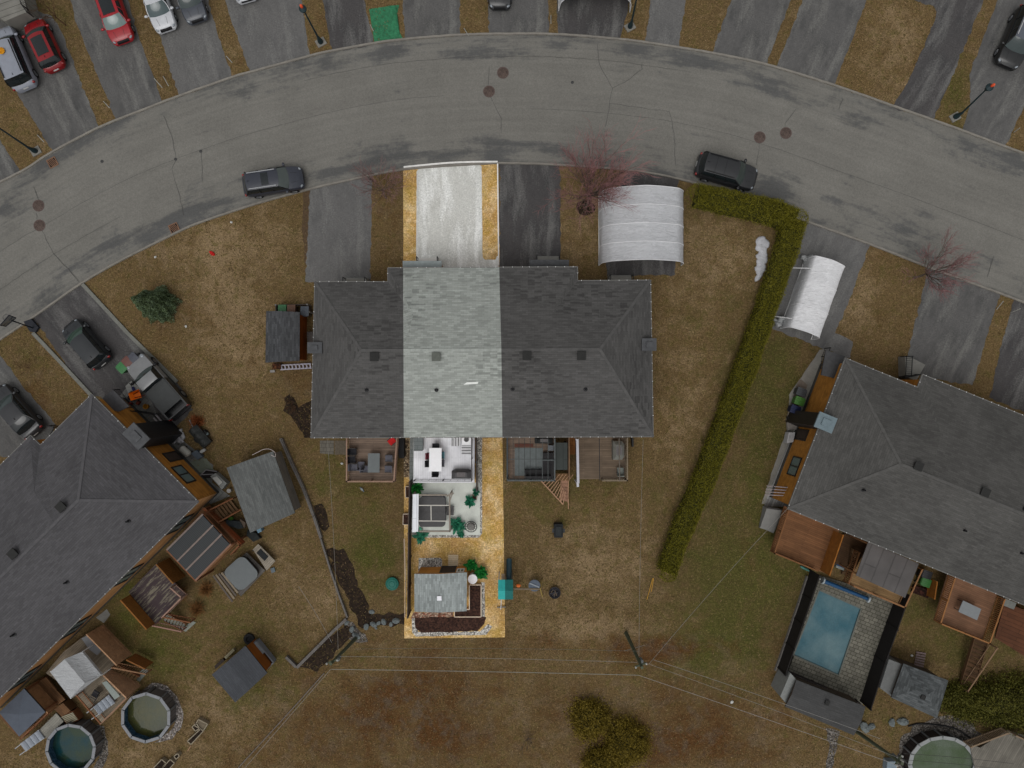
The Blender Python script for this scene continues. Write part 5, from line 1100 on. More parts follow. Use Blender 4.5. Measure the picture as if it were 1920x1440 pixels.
# --------- decks
def deck(label, px, z, mat, rails=(), rm=None, skirt=None, at=None, name='deck', zr=.95, bal=.14, group=None, posts=True, tr=.05, bw=.035):
    at = z if at is None else at; P = wp(px, at); c = thing(name, label, 'deck', (sum(p[0] for p in P)/len(P), sum(p[1] for p in P)/len(P), 0), group)
    mb = MB(); mb.prismw(P, z, z-.09); mb.build('floor', mat, c)
    if skirt: 
        Q = inset(P, .06); mb = MB(); mb.prismw([(q[0], q[1]) for q in Q], z-.1, 0); mb.build('skirt', skirt, c)
    for r_ in rails: rail(c, wp(r_, at), z+zr, z, rm or m_dkfr, 'railing', bal, tr, .09, bw)
    return c
def stairs(parent, a0, a1, b0, b1, z0, z1, mat, n=None, name='stairs', rl=None, str_=True):
    """a0-a1 top edge, b0-b1 bottom edge, world xy"""
    n = n or max(2, round((z0-z1)/.19)); mb = MB(); A0, A1, B0, B1 = [Vector((p[0], p[1], 0)) for p in (a0, a1, b0, b1)]
    for k in range(n):
        t0, t1 = k/n, (k+.86)/n; z = z0-(z0-z1)*(k+1)/(n+1) ; q = [A0.lerp(B0, t0), A1.lerp(B1, t0), A1.lerp(B1, t1), A0.lerp(B0, t1)]; mb.prismw([(p.x, p.y) for p in q], z, z-.05)
    s_ = mb.build(name, mat, parent)
    for P, Q in ((A0, B0), (A1, B1)):
        mb = MB(); mb.bar(P+Vector((0, 0, z0-.16)), Q+Vector((0, 0, z1+.02)), .05, .26); mb.build('stringer', rl or mat, s_)
    return s_
def privacy(parent, px, zt, zb, mat, at=None, th=.06, name='privacy_screen'):
    P = wp(px, zt if at is None else at); mb = MB()
    for a, b in zip(P[:-1], P[1:]):
        A, B = Vector((*a, 0)), Vector((*b, 0)); L = (B-A).length; n = max(2, int(L/.15)); e = (B-A)/n
        for k in range(n): p = A+e*(k+.5); mb.box((p.x, p.y, (zt+zb)/2+random.uniform(-.008, .008)), ((L/n)*.93, th*.4, zt-zb), math.atan2(e.y, e.x))
        mb.bar(A+Vector((0, 0, zt+.02)), B+Vector((0, 0, zt+.02)), th*1.6, .05); mb.bar(A+Vector((0, 0, zb+.3)), B+Vector((0, 0, zb+.3)), th, .08)
    return mb.build(name, mat, parent)
m_w1 = planks((112, 96, 84), 0, .14, .2, .55); m_w2 = planks((104, 96, 82), 0, .14, .15, .6); m_rail = plain((138, 112, 96), .12, 3, 14)
m_red = planks((108, 74, 48), -22, .14, .15, .5); m_redr = plain((110, 74, 44), .15, 3, 14); m_oran = plain((128, 80, 28), .18, 3, 14); m_wt = plain((232, 232, 234), .04, 3, 20, .6)
# grey and brown deck left of the bright lot
cD = deck('weathered wooden deck with grey table left of the bright lot', [(650, 812), (744, 812), (738.5, 903), (650, 903)], 1.2, m_w1, [[(650, 822), (650, 903), (738.5, 903), (744, 822)]], m_rail, at=2.1, zr=.9)
def table(label, px, z, mat, name='table', leg=m_dkfr, cat='table', base=1.2):
    P = wp(px, z); c = thing(name, label, cat, (sum(p[0] for p in P)/4, sum(p[1] for p in P)/4, base)); mb = MB(); mb.prismw(P, z, z-.05); mb.build('table_top', mat, c)
    for q in inset(P, .1): mb = MB(); mb.tube((q[0], q[1], base), (q[0], q[1], z-.05), .03); mb.build('leg', leg, c)
    return c
def chair(label, px, py, rz, z, mat, fr=m_dkfr, w_=.5, group='garden chairs', slats=False, name='chair'):
    p = W(px, py, z+.5); c = thing(name, label, 'chair', (0, 0, 0), group); mb = MB()
    if slats:
        for k in range(6): mb.box((lerp(-.24, .24, k/5), 0, .42), (.06, w_, .03))
    else: mb.box((0, 0, .42), (.48, w_, .06))
    mb.build('seat', mat, c)
    tl = Matrix.Rotation(R(-14), 4, 'Y'); mb = MB()
    if slats:
        for k in range(5): mb.box((-.27-k*.028, 0, .52+k*.105), (.03, w_, .06), 0, tl)
    else: mb.box((-.3, 0, .68), (.05, w_, .5), 0, tl)
    mb.build('backrest', mat, c)
    for x in (-.2, .2):
        for y in (-w_/2+.03, w_/2-.03): mb = MB(); mb.tube((x, y, 0), (x, y, .4), .02); mb.build('leg', fr, c)
    for y in (-w_/2, w_/2): mb = MB(); mb.bar((-.28, y, .62), (.2, y, .62), .05, .03); mb.build('armrest', fr, c)
    place(c, (p.x, p.y, z), R(rz)); return c
m_gtab = plain((92, 97, 98), .08, 2, 16, .5); m_dchair = plain((30, 30, 34), .15, 3, 20); m_gch = plain((84, 84, 92), .12, 3, 20)
table('grey rectangular table on the weathered deck', [(690, 850), (712, 850), (711.5, 886), (689.5, 886)], 1.95, m_gtab)
chair('black chair at the left rail of the weathered deck, upper one', 662, 847, 0, 1.2, m_dchair); chair('black chair at the left rail of the weathered deck, lower one', 660, 862, 5, 1.2, m_dchair)
chair('grey chair by the left rail near the table, on the weathered deck', 664, 876, 0, 1.2, m_gch); chair('grey chair in the middle of the weathered deck', 677, 872, 90, 1.2, m_gch); chair('grey chair right of the grey table, upper one', 728, 859, 180, 1.2, m_gch)
chair('grey chair right of the grey table, lower one', 727, 879, 180, 1.2, m_gch); chair('grey chair tucked in at the left side of the grey table', 686, 879, 0, 1.2, m_gch)
chair('bright red chair in the top right corner of the weathered deck', 734, 828, 220, 1.2, plain((170, 22, 24), .15, 4, 20))
mb = MB(); 
gb = thing('storage_chest', 'black storage chest between the weathered deck and the stone strip', 'chest', W(750, 840, 0)); flat('body', [(745, 824), (757, 824), (757, 858), (748, 858)], .9, 0, plain((22, 22, 22)), gb); flat('lid', [(744.5, 823), (757.5, 823), (757.5, 859), (747.5, 859)], 1.0, .91, plain((28, 28, 29)), gb)
# ------- middle lot: white deck, strip highlight put into its colours
cW = deck('white plank deck with dining table behind the pale roof', [(776, 812), (890, 812), (889.5, 905), (775, 905)], 1.1, planks((222, 222, 226), 90, .14, .04, .75), skirt=m_wt)
rail(cW, wp([(884, 820), (884, 902), (776, 902)], 2.0), 2.0, 1.1, plain((92, 90, 92), .1), 'railing', .5, .03, .07, .018)
cWk = deck('narrow grey side walk left of the white deck', [(768.5, 812), (776, 812), (775, 904), (767.5, 904)], .5, planks((112, 116, 114), 0, .3, .08, .6), name='side_walk')
ch_ = thing('storage_box', 'dark grey storage box in the corner of the white deck', 'storage box', W(785, 834, 1.1)); flat('body', [(776.5, 816), (792.5, 816), (792, 845), (776.5, 845)], 1.65, 1.1, plain((92, 97, 97), .1), ch_); flat('lid', [(776, 815), (793, 815), (792.5, 845.7), (776, 845.7)], 1.72, 1.66, planks((104, 110, 110), 0, .3, .06, .7), ch_)
table('long white dining table in the middle of the white deck', [(805, 840), (828, 840), (828, 884), (804.5, 884)], 1.85, m_wt, leg=m_wt, base=1.1)
for l_, x, y, rz, m_ in (('black chair at the house end of the white table', 817.5, 840, -90, m_dchair), ('black chair at the garden end of the white table', 816.5, 884, 90, m_dchair), ('dark red chair on the left of the white table', 808, 855, 0, plain((104, 44, 54))),
                         ('black chair on the left of the white table', 807, 869, 0, m_dchair), ('teal chair on the right of the white table', 825, 853, 180, plain((70, 110, 118))), ('grey chair on the right of the white table', 825, 868, 180, m_gch)): chair(l_, x, y, rz, 1.1, m_, group='chairs round the white table')
def grill(label, px, py, rz, z, w_, d_, mat, name='covered_barbecue', h=1.05):
    p = W(px, py, z+h); c = thing(name, label, 'barbecue', (0, 0, 0)); mb = MB()
    def ring(z_, a, b): return [(x*a, y*b, z_) for x, y in ((-.5, -.5), (.5, -.5), (.5, .3), (.32, .5), (-.32, .5), (-.5, .3))]
    v = ring(.08, w_, d_)+ring(h*.75, w_*.98, d_*.98)+ring(h, w_*.6, d_*.55)
    mb.add(v, [[i, (i+1) % 6, 6+(i+1) % 6, 6+i] for i in range(6)]+[[6+i, 6+(i+1) % 6, 12+(i+1) % 6, 12+i] for i in range(6)]+[[12+i for i in range(6)]]); mb.build('cover', mat, c)
    mb = MB(); mb.box((0, 0, h+.015), (w_*.42, d_*.5, .03)); mb.build('top_panel', plain((96, 92, 92), .15), c)
    for x in (-w_*.4, w_*.4):
        for y in (-d_*.4, d_*.2): mb = MB(); mb.tube((x, y, 0), (x, y, .12), .04, n=10); mb.build('wheel', m_tyre, c)
    place(c, (p.x, p.y, z), R(rz)); return c
grill('black covered barbecue in the corner of the white deck', 864.5, 890, 0, 1.1, 1.5, .68, plain((72, 71, 72), .1, 4, 20, .6))
for l_, x, y, rz, m_ in (('striped sun chair against the house wall on the white deck', 855, 828, -90, 0), ('striped sun chair by the right rail of the white deck', 874, 843.5, 180, 0)):
    p = W(x, y, 1.6); c = thing('slatted_chair', l_, 'chair', (0, 0, 0), 'slatted sun chairs on the white deck'); 
    mb = MB(); mb.box((0, 0, .38), (.72, .72, .04)); mb.build('seat', m_wt, c)
    for k in range(6): mb = MB(); mb.box((-.3+k*.12, 0, .42), (.035 if k % 2 else .055, .7, .03)); mb.build('slat', m_dchair, c)
    for sx_ in (-.3, .3):
        for sy_ in (-.3, .3): mb = MB(); mb.box((sx_, sy_, .18), (.05, .05, .36)); mb.build('leg', m_wt, c)
    place(c, (p.x, p.y, 1.1), R(rz if rz != -90 else 0))
    if rz == 180: c.rotation_euler.z = R(90)
c = thing('fire_table', 'white square table with dark round bowl beside the house on the white deck', 'fire table', W(874, 828, 1.1)); flat('table_top', [(866, 821), (883, 821), (883, 834), (866, 834)], 1.6, 1.1, m_wt, c)
p = W(874.5, 824, 1.65); mb = MB(); mb.lathe((p.x, p.y, 1.6), [(.16, 0), (.19, .08), (.17, .08), (.1, .03), (0, .03)], 18); mb.build('bowl', plain((84, 84, 84)), c, smooth=True)
# fence right of deck and fence along the left boundary
def fence(label, px, zt, mat, name='fence', at=None, post=None, step=2.2, th=.05, cat='fence', gap=.97):
    P = [Vector((*p, 0)) for p in wp(px, zt if at is None else at)]; c = thing(name, label, cat, P[0]); mb = MB()
    for a, b in zip(P[:-1], P[1:]):
        L = (b-a).length; n = max(1, int(L/.16)); e = (b-a)/n; an = math.atan2(e.y, e.x)
        for k in range(n): p = a+e*(k+.5); mb.box((p.x, p.y, zt/2+.02), (L/n*gap, th*.4, zt-.06), an)
        mb.bar(a+Vector((0, 0, zt-.02)), b+Vector((0, 0, zt-.02)), th*1.5, .04)
    mb.build('panel', mat, c)
    for a, b in zip(P[:-1], P[1:]):
        n = max(1, round((b-a).length/step))
        for k in range(n+1):
            if k == n and b is not P[-1]: continue
            p = a.lerp(b, k/n); mb = MB(); mb.box((p.x, p.y, zt/2+.03), (.11, .11, zt+.06), math.atan2((b-a).y, (b-a).x)); mb.build('post', post or mat, c)
    return c
m_fd = plain((64, 56, 52), .15, 3, 14); m_fp = plain((170, 150, 130), .12, 3, 14)
fence('dark slatted screen along the right side of the white deck', [(892.5, 812), (893.5, 921)], 1.7, m_fd, at=1.7, post=plain((70, 74, 78)))
fence('tall dark fence along the left side of the hot tub and highlighted lawn', [(767.5, 905), (767, 940), (765.5, 1000), (764, 1158)], 1.75, m_fd, post=plain((70, 60, 54)))
mb = MB(); mb.bar(W(758, 1010, .35), W(760, 1088, .35), .09, .1); mb.bar(W(760, 1090, .2), W(759, 1158, .2), .06, .1); mb.build('timber_edging', m_fp, label='pale timber edging outside the tall dark boundary fence', cat='edging')
c = thing('hot_tub', 'square hot tub under a dark grey cover on the bright patio', 'hot tub', W(810, 960, 0)); mb = MB()
def rsq(cx_, cy_, hx, hy, r, rz, n=6):
    out = []
    for sx_, sy_, a0 in ((1, 1, 0), (-1, 1, 90), (-1, -1, 180), (1, -1, 270)):
        for k in range(n+1): a_ = R(a0+90*k/n); out.append((sx_*(hx-r)+r*math.cos(a_), sy_*(hy-r)+r*math.sin(a_)))
    cr, sr = math.cos(rz), math.sin(rz); return [(cx_+x*cr-y*sr, cy_+x*sr+y*cr) for x, y in out]
p = W(810, 959.5, .95); mb.prismw(rsq(p.x, p.y, 1.0, 1.13, .3, 0), .85, .02); mb.build('shell', m_gch, c)
for sy_ in (1, -1): mb = MB(); mb.prismw([q for q in rsq(p.x, p.y, 1.03, 1.16, .3, 0) if (q[1]-p.y)*sy_ >= -.001]+([(p.x-1.03, p.y+.005*sy_), (p.x+1.03, p.y+.005*sy_)] if sy_ > 0 else [(p.x+1.03, p.y+.005*sy_), (p.x-1.03, p.y+.005*sy_)]), .97, .86); mb.build('cover', plain((82, 81, 81), .08, 5, 20), c)
c = thing('open_gazebo', 'bare wooden gazebo with a white bench roof over the hot tub', 'gazebo', W(808, 962, 0)); mgf = plain((128, 120, 110), .12, 3, 14)
flat('bench_roof', [(774, 927), (785, 926), (784, 997), (772.5, 998)], 2.2, 2.1, planks((208, 210, 214), 90, .28, .05, .7), c)
for a_, b_ in (((786, 928), (838, 928)), ((786, 996), (844, 996)), ((843, 930), (843.5, 997))): mb = MB(); mb.bar(W(*a_, 2.2), W(*b_, 2.2), .11, .14); mb.build('beam', mgf, c)
for a_, b_ in (((785, 947.5), (842, 947.5)), ((785, 976.7), (842, 977)), ((808, 947.5), (808.5, 977))): mb = MB(); mb.bar(W(*a_, 2.18), W(*b_, 2.18), .06, .08); mb.build('rafter', m_fp if False else plain((190, 186, 178), .08), c)
for x, y in ((774, 928), (843, 929), (843.5, 996), (774, 996)): p = W(x, y, 2.2); mb = MB(); mb.box((p.x, p.y, 1.05), (.1, .1, 2.1)); mb.build('post', mgf, c)
mb = MB(); mb.bar(W(838, 930, 2.2), W(850, 924.5, 2.25), .14, .1); mb.bar(W(844, 937, 2.2), W(848, 927, 2.25), .08, .08); mb.build('brace', mgf, c)
c = thing('hot_tub_steps', 'dark grey steps on the right side of the covered hot tub', 'steps', W(844, 957, 0)); flat('tread', [(837, 950), (851, 949), (850.5, 966), (837, 966)], .28, .22, plain((88, 86, 86)), c, label='lower tread'); flat('tread', [(837, 950.5), (845, 950), (845, 965.5), (837, 965.5)], .52, .46, plain((84, 82, 82)), c, label='upper tread'); flat('frame', [(838, 951), (844, 951), (844, 965), (838, 965)], .45, 0, plain((60, 60, 60)), c)
# potted and planted greenery
GR = [(12, 60, 24), (24, 96, 40), (38, 128, 52), (70, 150, 60)]; GT_ = [(14, 66, 50), (28, 92, 68), (44, 118, 88), (84, 150, 120)]
def plant(label, px, py, r, h, cols, seed, n=60, pot=None, z=.02, lf=.3, name='potted_plant'):
    p = W(px, py, h*.6); c = thing(name, label, 'plant', (p.x, p.y, z), 'leafy green plants in the bright lot'); rs = random.Random(seed); mb = MB()
    for k in range(n):
        a_ = rs.uniform(0, 6.283); e_ = rs.uniform(.35, 1.35); L = r*rs.uniform(.55, 1.1); o = Vector((p.x+rs.gauss(0, r*.15), p.y+rs.gauss(0, r*.15), z+h*.35))
        d1 = Vector((math.cos(a_)*math.sin(e_), math.sin(a_)*math.sin(e_), math.cos(e_)*h/r*.8)); s1 = Vector((-math.sin(a_), math.cos(a_), .25))*lf*.35*L; m1_ = o+d1*L*.55; m2_ = o+d1*L*.85-Vector((0, 0, .05)); tp = o+d1*L*1.05-Vector((0, 0, .13*L))
        mb.add([o, m1_-s1, m1_, m1_+s1, m2_-s1*.7, m2_+s1*.7, tp], [[0, 1, 2], [0, 2, 3], [1, 4, 2], [2, 5, 3], [2, 4, 6], [2, 6, 5]])
    mb.build('foliage', leafmat('leaves_%d' % seed, cols, 3, .5), c)
    for k in range(3): mb = MB(); mb.tube((p.x, p.y, z), (p.x+rs.gauss(0, .08), p.y+rs.gauss(0, .08), z+h*.5), .014, n=5); mb.build('stem', plain((40, 60, 30)), c)
    if pot:
        q = W(*pot[:2], .3); mb = MB(); mb.box((q.x, q.y, .16), (.4, .4, .3)); mb.build('pot', pot[2], c); mb = MB(); mb.box((q.x, q.y, .315), (.33, .33, .02)); mb.build('soil', m_mulchb, c)
    return c
m_pot = plain((140, 118, 104), .15)
plant('bright green bush in the corner below the white deck', 781, 917, .52, .8, GR, 41, 150, lf=.5, name='leafy_bush'); plant('green plant at the right edge of the patio by the dark screen', 892, 923, .35, .6, GT_, 42, 70, lf=.5)
plant('leafy plant with a square pot at the right edge of the patio', 881, 940, .5, .6, GT_, 43, 130, (889, 933, m_pot), lf=.4); plant('wide leafy plant between the hot tub and the round chair', 858, 985, .62, .6, GT_, 44, 160, (863, 991, m_pot), lf=.5)
plant('small green plant at the bottom edge of the patio', 864, 1001, .36, .4, GT_, 45, 70, lf=.5); plant('palm leaved green plant at the lower left corner of the patio', 789, 1006, .7, .5, GT_, 46, 34, lf=.45)
plant('tall bright green plant right of the board walk, upper one', 884, 1060, .55, .8, GR, 47, 90, lf=.6, name='leafy_bush'); plant('bright green plant above the raised planting box', 901, 1074, .6, .8, GR, 48, 100, lf=.6, name='leafy_bush')
c = thing('egg_chair', 'round wicker lounge chair on the patio corner', 'chair', W(883, 988, 0)); p = W(883, 987.5, .8); mb = MB()
for k in range(28):
    a_, b_ = k*math.tau/28, (k+1)*math.tau/28; f_ = lambda q: Vector((p.x+.45*math.cos(q), p.y+.45*math.sin(q), .8+.2*math.sin(q))); mb.tube(f_(a_), f_(b_), .03, n=6)
mb.build('hoop', m_dchair, c)
mb = MB()
for k in range(12): a_ = k*math.tau/12; mb.tube((p.x+.44*math.cos(a_), p.y+.44*math.sin(a_), .8+.2*math.sin(a_)), (p.x, p.y, .4), .014, n=4)
mb.tube((p.x, p.y, 0), (p.x, p.y, .4), .05); mb.build('basket', m_dchair, c); mb = MB(); mb.ell((p.x, p.y-.03, .55), (.33, .33, .12), 0, 16, 8, .05); mb.build('cushion', plain((110, 108, 104), .3, 9, 30), c, smooth='all')
for l_, pxs in (('brown planter box outside the fence, beside the white deck corner', [(760, 912.5), (767, 912.5), (767, 933), (760.5, 933)]), ('brown planter box outside the fence, level with the hot tub', [(756, 964), (766, 964), (765.5, 984), (755.5, 983.5)])):
    c = thing('planter_box', l_, 'planter', ctr(pxs, 0), 'planter boxes outside the fence'); P = wp(pxs, .4); mb = MB()
    for a, b in zip(P, P[1:]+P[:1]): mb.bar((a[0], a[1], .2), (b[0], b[1], .2), .05, .42)
    mb.build('frame', plain((180, 165, 148), .1), c); mb = MB(); mb.prismw(P, .33, .05); mb.build('soil', m_mulchb, c)
c = thing('pallet_walk', 'pale board walk leading to the pale grey shed', 'boardwalk', W(850, 1055, 0)); mb = MB()
for k in range(8): a, b = W(840.5, 1042+k*3.6, .1), W(859, 1042+k*3.6, .1); mb.bar(a, b, .125, .04); 
mb.build('boards', plain((205, 185, 155), .12, 3, 14), c)
for x in (843, 857): mb = MB(); mb.bar(W(x, 1041, .05), W(x, 1069, .05), .08, .06); mb.build('bearer', plain((150, 130, 104)), c)
c = thing('white_barrel', 'round white lidded barrel at the corner of the pale grey shed', 'barrel', W(886, 1086, 0)); p = W(886, 1086, .85); mb = MB(); mb.lathe((p.x, p.y, 0), [(.3, 0), (.33, .1), (.34, .7), (.32, .8)], 24); mb.build('body', m_wt, c, smooth=True); mb = MB(); mb.lathe((p.x, p.y, .8), [(.36, 0), (.37, .05), (.33, .07), (.3, .055), (0, .075)], 24); mb.build('lid', plain((236, 236, 240), .03), c, smooth=True)
c = thing('raised_bed', 'L shaped planting box with dark soil wrapped round the pale grey shed corner', 'planting box', W(890, 1130, 0)); PL = [(880, 1097), (902, 1097), (902, 1157), (852, 1157), (852, 1143), (880, 1143)]; P = wp(PL, .35); mb = MB()
for a, b in zip(P, P[1:]+P[:1]): mb.bar((a[0], a[1], .17), (b[0], b[1], .17), .06, .35)
mb.build('frame', plain((205, 188, 168), .1), c); mb = MB(); mb.prismw(P, .27, .02); mb.build('soil', m_mulchb, c)
# ================================================================= NEIGHBOUR DECKS RIGHT OF THE BRIGHT LOT
cE = deck('deck with dark corner sofa under a bare pergola frame, right of the bright lot', [(951, 812), (1040, 812), (1040, 901), (951, 901)], 1.1, m_w1, [[(951, 820), (951, 901), (1040, 901)]], plain((62, 70, 74), .1), at=1.9, zr=.85)
mb = MB(); mb.prism([(965, 840), (1018, 840), (1018, 892), (965, 892)], 1.13, 1.105); mb.build('outdoor_rug', plain((98, 104, 104), .12, 3, 14), label='pale grey rug on the deck with the corner sofa', cat='rug')
mb = MB(); mb.prism([(965, 832), (1000, 832), (1000, 838), (965, 838)], 1.13, 1.105); mb.build('door_mat', plain((88, 54, 44), .15), label='brick red mat above the pale grey rug', cat='mat')
mdk = plain((42, 41, 42), .18, 4, 16); c = thing('corner_sofa', 'dark corner sofa on the pale grey rug', 'sofa', W(1020, 880, 1.1))
for nm, pxs, zt in (('seat', [(1017, 863), (1037, 863), (1037, 897), (1017, 897)], 1.5), ('seat', [(985, 881), (1016.5, 881), (1016.5, 897), (985, 897)], 1.5), ('backrest', [(985, 893), (1033, 893), (1033, 898), (985, 898)], 1.85), ('backrest', [(1033.5, 863), (1038.5, 863), (1038.5, 898), (1033.5, 898)], 1.85), ('armrest', [(984, 881), (987, 881), (987, 892), (984, 892)], 1.7)): flat(nm, pxs, zt, 1.13, mdk, c)
c = thing('armchair', 'dark armchair above the corner sofa', 'chair', W(1028, 855, 1.1)); flat('seat', [(1018, 849), (1037, 849), (1037, 861), (1018, 861)], 1.5, 1.13, mdk, c); flat('backrest', [(1033.5, 849), (1038, 849), (1038, 861), (1033.5, 861)], 1.8, 1.13, mdk, c)
flat('side_table', [(1028, 835), (1038, 835), (1038, 845), (1028, 845)], 1.7, 1.1, plain((104, 108, 112), .08), label='small pale cube table near the pergola corner', cat='table')
grill('black barbecue against the house wall on the sofa deck', 1020, 826, 0, 1.1, 1.35, .5, plain((36, 38, 38), .15, 4, 20))
c = thing('pergola', 'bare grey pergola frame over the sofa deck', 'pergola', W(995, 860, 0)); mpg = plain((80, 84, 84), .12, 3, 14)
for x in (962, 973, 983.5, 994, 1005, 1017, 1027.5): mb = MB(); mb.bar(W(x, 822, 3.2), W(x, 900, 3.0), .035, .05); mb.build('rafter', mpg if x > 1010 else plain((52, 54, 54), .1), c)
for a_, b_, w_ in (((952, 861), (1040, 861), .05), ((951, 901), (1041, 901), .09), ((1040, 822), (1040, 901), .1), ((1017, 862), (1039, 862), .13)): mb = MB(); mb.bar(W(*a_, 3.1), W(*b_, 3.1), w_, .1); mb.build('beam', mpg, c)
for x, y in ((952, 900), (1040, 900)): p = W(x, y, 3.1); mb = MB(); mb.box((p.x, p.y, 1.55), (.1, .1, 3.05)); mb.build('post', mpg, c)
c = thing('flat_shelter', 'dark flat roofed shelter panel between two decks', 'shelter', W(1052, 856, 0)); flat('roof', [(1041, 830), (1064, 830), (1064, 881), (1041, 881)], 2.3, 2.22, planks((58, 62, 60), 90, .5, .06, .7), c); 
for x, y in ((1043, 832), (1062, 832), (1043, 879), (1062, 879)): p = W(x, y, 2.2); mb = MB(); mb.box((p.x, p.y, 1.1), (.09, .09, 2.2)); mb.build('post', m_dkfr, c)
c = thing('wooden_stairs', 'pinkish plank stairs with slanted slat rails below the dark shelter panel', 'stairs', W(1058, 910, 0)); m_pk = planks((142, 108, 88), 90, .14, .12, .6); m_pks = plain((156, 122, 96), .12, 3, 14)
flat('landing', [(1040, 888), (1068, 888), (1068, 901), (1040, 901)], 1.1, .98, planks((120, 92, 62), 0, .14, .15, .5), c)
stairs(c, W(1052, 901, 1.1), W(1066, 901, 1.1), W(1051, 938, .2), W(1065, 942, .2), 1.08, .1, m_pk, 6, rl=m_pks)
for k in range(11):
    t_ = k/10; a = W(lerp(1015, 1056, t_), lerp(901, 944, t_), .12); b = W(lerp(1036, 1068, t_*.75+.0), lerp(886, 922, t_), 1.15+.5*(1-t_)); mb = MB(); mb.bar(a, b, .05, .05); mb.build('slat', m_pks, c)
for k in range(5): a = W(1040+k*6.5, 901, 1.15); b = W(1049+k*6.5, 889, 2.0); mb = MB(); mb.bar(a, b, .04, .04); mb.build('slat', m_pks, c)
mb = MB(); mb.bar(W(1015, 902, .1), W(1056, 946, .1), .09, .1); mb.build('ground_beam', m_pks, c)
mb = MB(); mb.bar(W(1065.5, 935, 1.0), W(1065.5, 954, .1), .06, .06); mb.build('handrail', m_pks, c)
privacy(cE, [(1066.5, 812), (1067.5, 901)], 2.3, .1, planks((104, 82, 62), 90, .14, .15), name='privacy_screen')
deck('lower orange brown deck strip between the two decks', [(1068, 812), (1079, 812), (1079, 852), (1068, 852)], .5, planks((112, 72, 36), 0, .14, .15, .5))
c = thing('awning', 'folded white awning arm reaching out past the deck edge', 'awning', W(1082, 866, 0)); mb = MB(); mb.bar(W(1082, 823, 2.9), W(1083.5, 906, 2.7), .22, .12); mb.build('cassette', plain((172, 172, 178), .06), c)
mb = MB(); mb.bar(W(1079.5, 826, 2.92), W(1081, 904, 2.72), .04, .13); mb.build('valance', m_dchair, c); mb = MB(); mb.bar(W(1083, 905, 2.68), W(1083.5, 912.5, 2.6), .16, .1); mb.build('arm', plain((176, 176, 180), .05), c); p = W(1083.5, 908, 2.6); mb = MB(); mb.box((p.x, p.y, 1.3), (.08, .08, 2.6)); mb.build('post', m_white, c); p = W(1082, 824, 2.8); mb = MB(); mb.box((p.x, p.y, 1.4), (.08, .08, 2.8)); mb.build('post', m_white, c)
cF = deck('brown plank deck with a covered barbecue right of the awning arm', [(1086, 812), (1176, 812), (1176, 901), (1088, 901)], 1.1, planks((100, 86, 72), 0, .14, .16, .5), [[(1176, 822), (1176, 901), (1130, 901)]], plain((112, 100, 84), .12), at=1.9, zr=.85)
mb = MB(); mb.bar(W(1123.5, 822, 1.12), W(1124.5, 901, 1.12), .05, .02); mb.build('seam', m_trim, cF)
grill('long pale grey covered barbecue in the upper right of the brown deck', 1161, 845, -90, 1.1, 1.45, .85, plain((104, 104, 98), .12, 4, 18))
chair('pale chair in the lower right corner of the brown deck', 1163, 883, 90, 1.1, plain((106, 110, 104), .12)); 
flat('drain_pipe', [(1184.5, 822), (1188, 822), (1188, 838), (1185.5, 838)], .6, 0, m_black, label='short black pipe standing by the right end of the house wall', cat='pipe')
mb = MB(); mb.tube(W(1161, 822, 2.4), W(1162, 902, 2.3), .04); mb.build('support_pole', plain((96, 88, 80), .1), cF)
# ================================================================= GARDEN THINGS IN THE MIDDLE
c = thing('covered_grill', 'black covered kettle grill standing alone on the lawn', 'barbecue', W(1047, 996, 0)); p = W(1047.5, 996, .9); mb = MB()
mb.prismw(rsq(p.x, p.y, .34, .52, .1, 0), .82, .05); mb.build('cover', plain((30, 32, 34), .15, 4, 20), c); mb = MB(); mb.prismw(rsq(p.x, p.y, .22, .36, .08, 0), .9, .83); mb.build('lid', plain((38, 41, 42), .15), c)
for s_ in (-1, 1): mb = MB(); mb.box((p.x+s_*.42, p.y, .7), (.14, .3, .03)); mb.build('side_shelf', plain((56, 58, 60)), c)
c = thing('fire_pit', 'round black fire pit full of charred sticks on the lawn', 'fire pit', W(1040, 1111, 0)); p = W(1040, 1111, .2); mb = MB(); mb.lathe((p.x, p.y, 0), [(.36, 0), (.44, .3), (.46, .32), (.42, .3), (.3, .12), (0, .1)], 26); mb.build('bowl', plain((38, 38, 42), .2), c, smooth=True)
for k in range(16): a_ = random.uniform(0, 3.14); o = Vector((p.x+random.gauss(0, .12), p.y+random.gauss(0, .12), .16+k*.008)); d_ = Vector((math.cos(a_), math.sin(a_), 0))*random.uniform(.15, .26); mb = MB(); mb.tube(o-d_, o+d_, .025, n=5); mb.build('stick', plain((60, 60, 66), .3) if k % 3 else plain((96, 84, 70), .2), c)
c = thing('play_sandbox', 'round teal green lidded sandbox on the lawn left of the boundary fence', 'sandbox', W(735, 1095, 0)); p = W(735, 1095, .25); mb = MB(); mb.lathe((p.x, p.y, 0), [(.44, 0), (.5, .06), (.5, .2)], 28); mb.build('basin', plain((14, 76, 66), .1), c, smooth=True); mb = MB(); mb.lathe((p.x, p.y, .2), [(.52, 0), (.5, .05), (.42, .07), (.4, .05), (.38, .08), (.24, .1), (.22, .085), (.2, .11), (.0, .12)], 28); mb.build('lid', plain((18, 92, 80), .1, 3, 12, .5), c, smooth=True)
c = thing('play_set', 'play set with teal canopy, dark slide and swings at the highlighted lawn edge', 'play set', W(948, 1105, 0)); m_teal = plain((22, 92, 88), .1, 3, 14, .6); m_teal_hl = plain((44, 152, 148), .08, 3, 14, .6); m_beam = plain((104, 92, 76), .15)
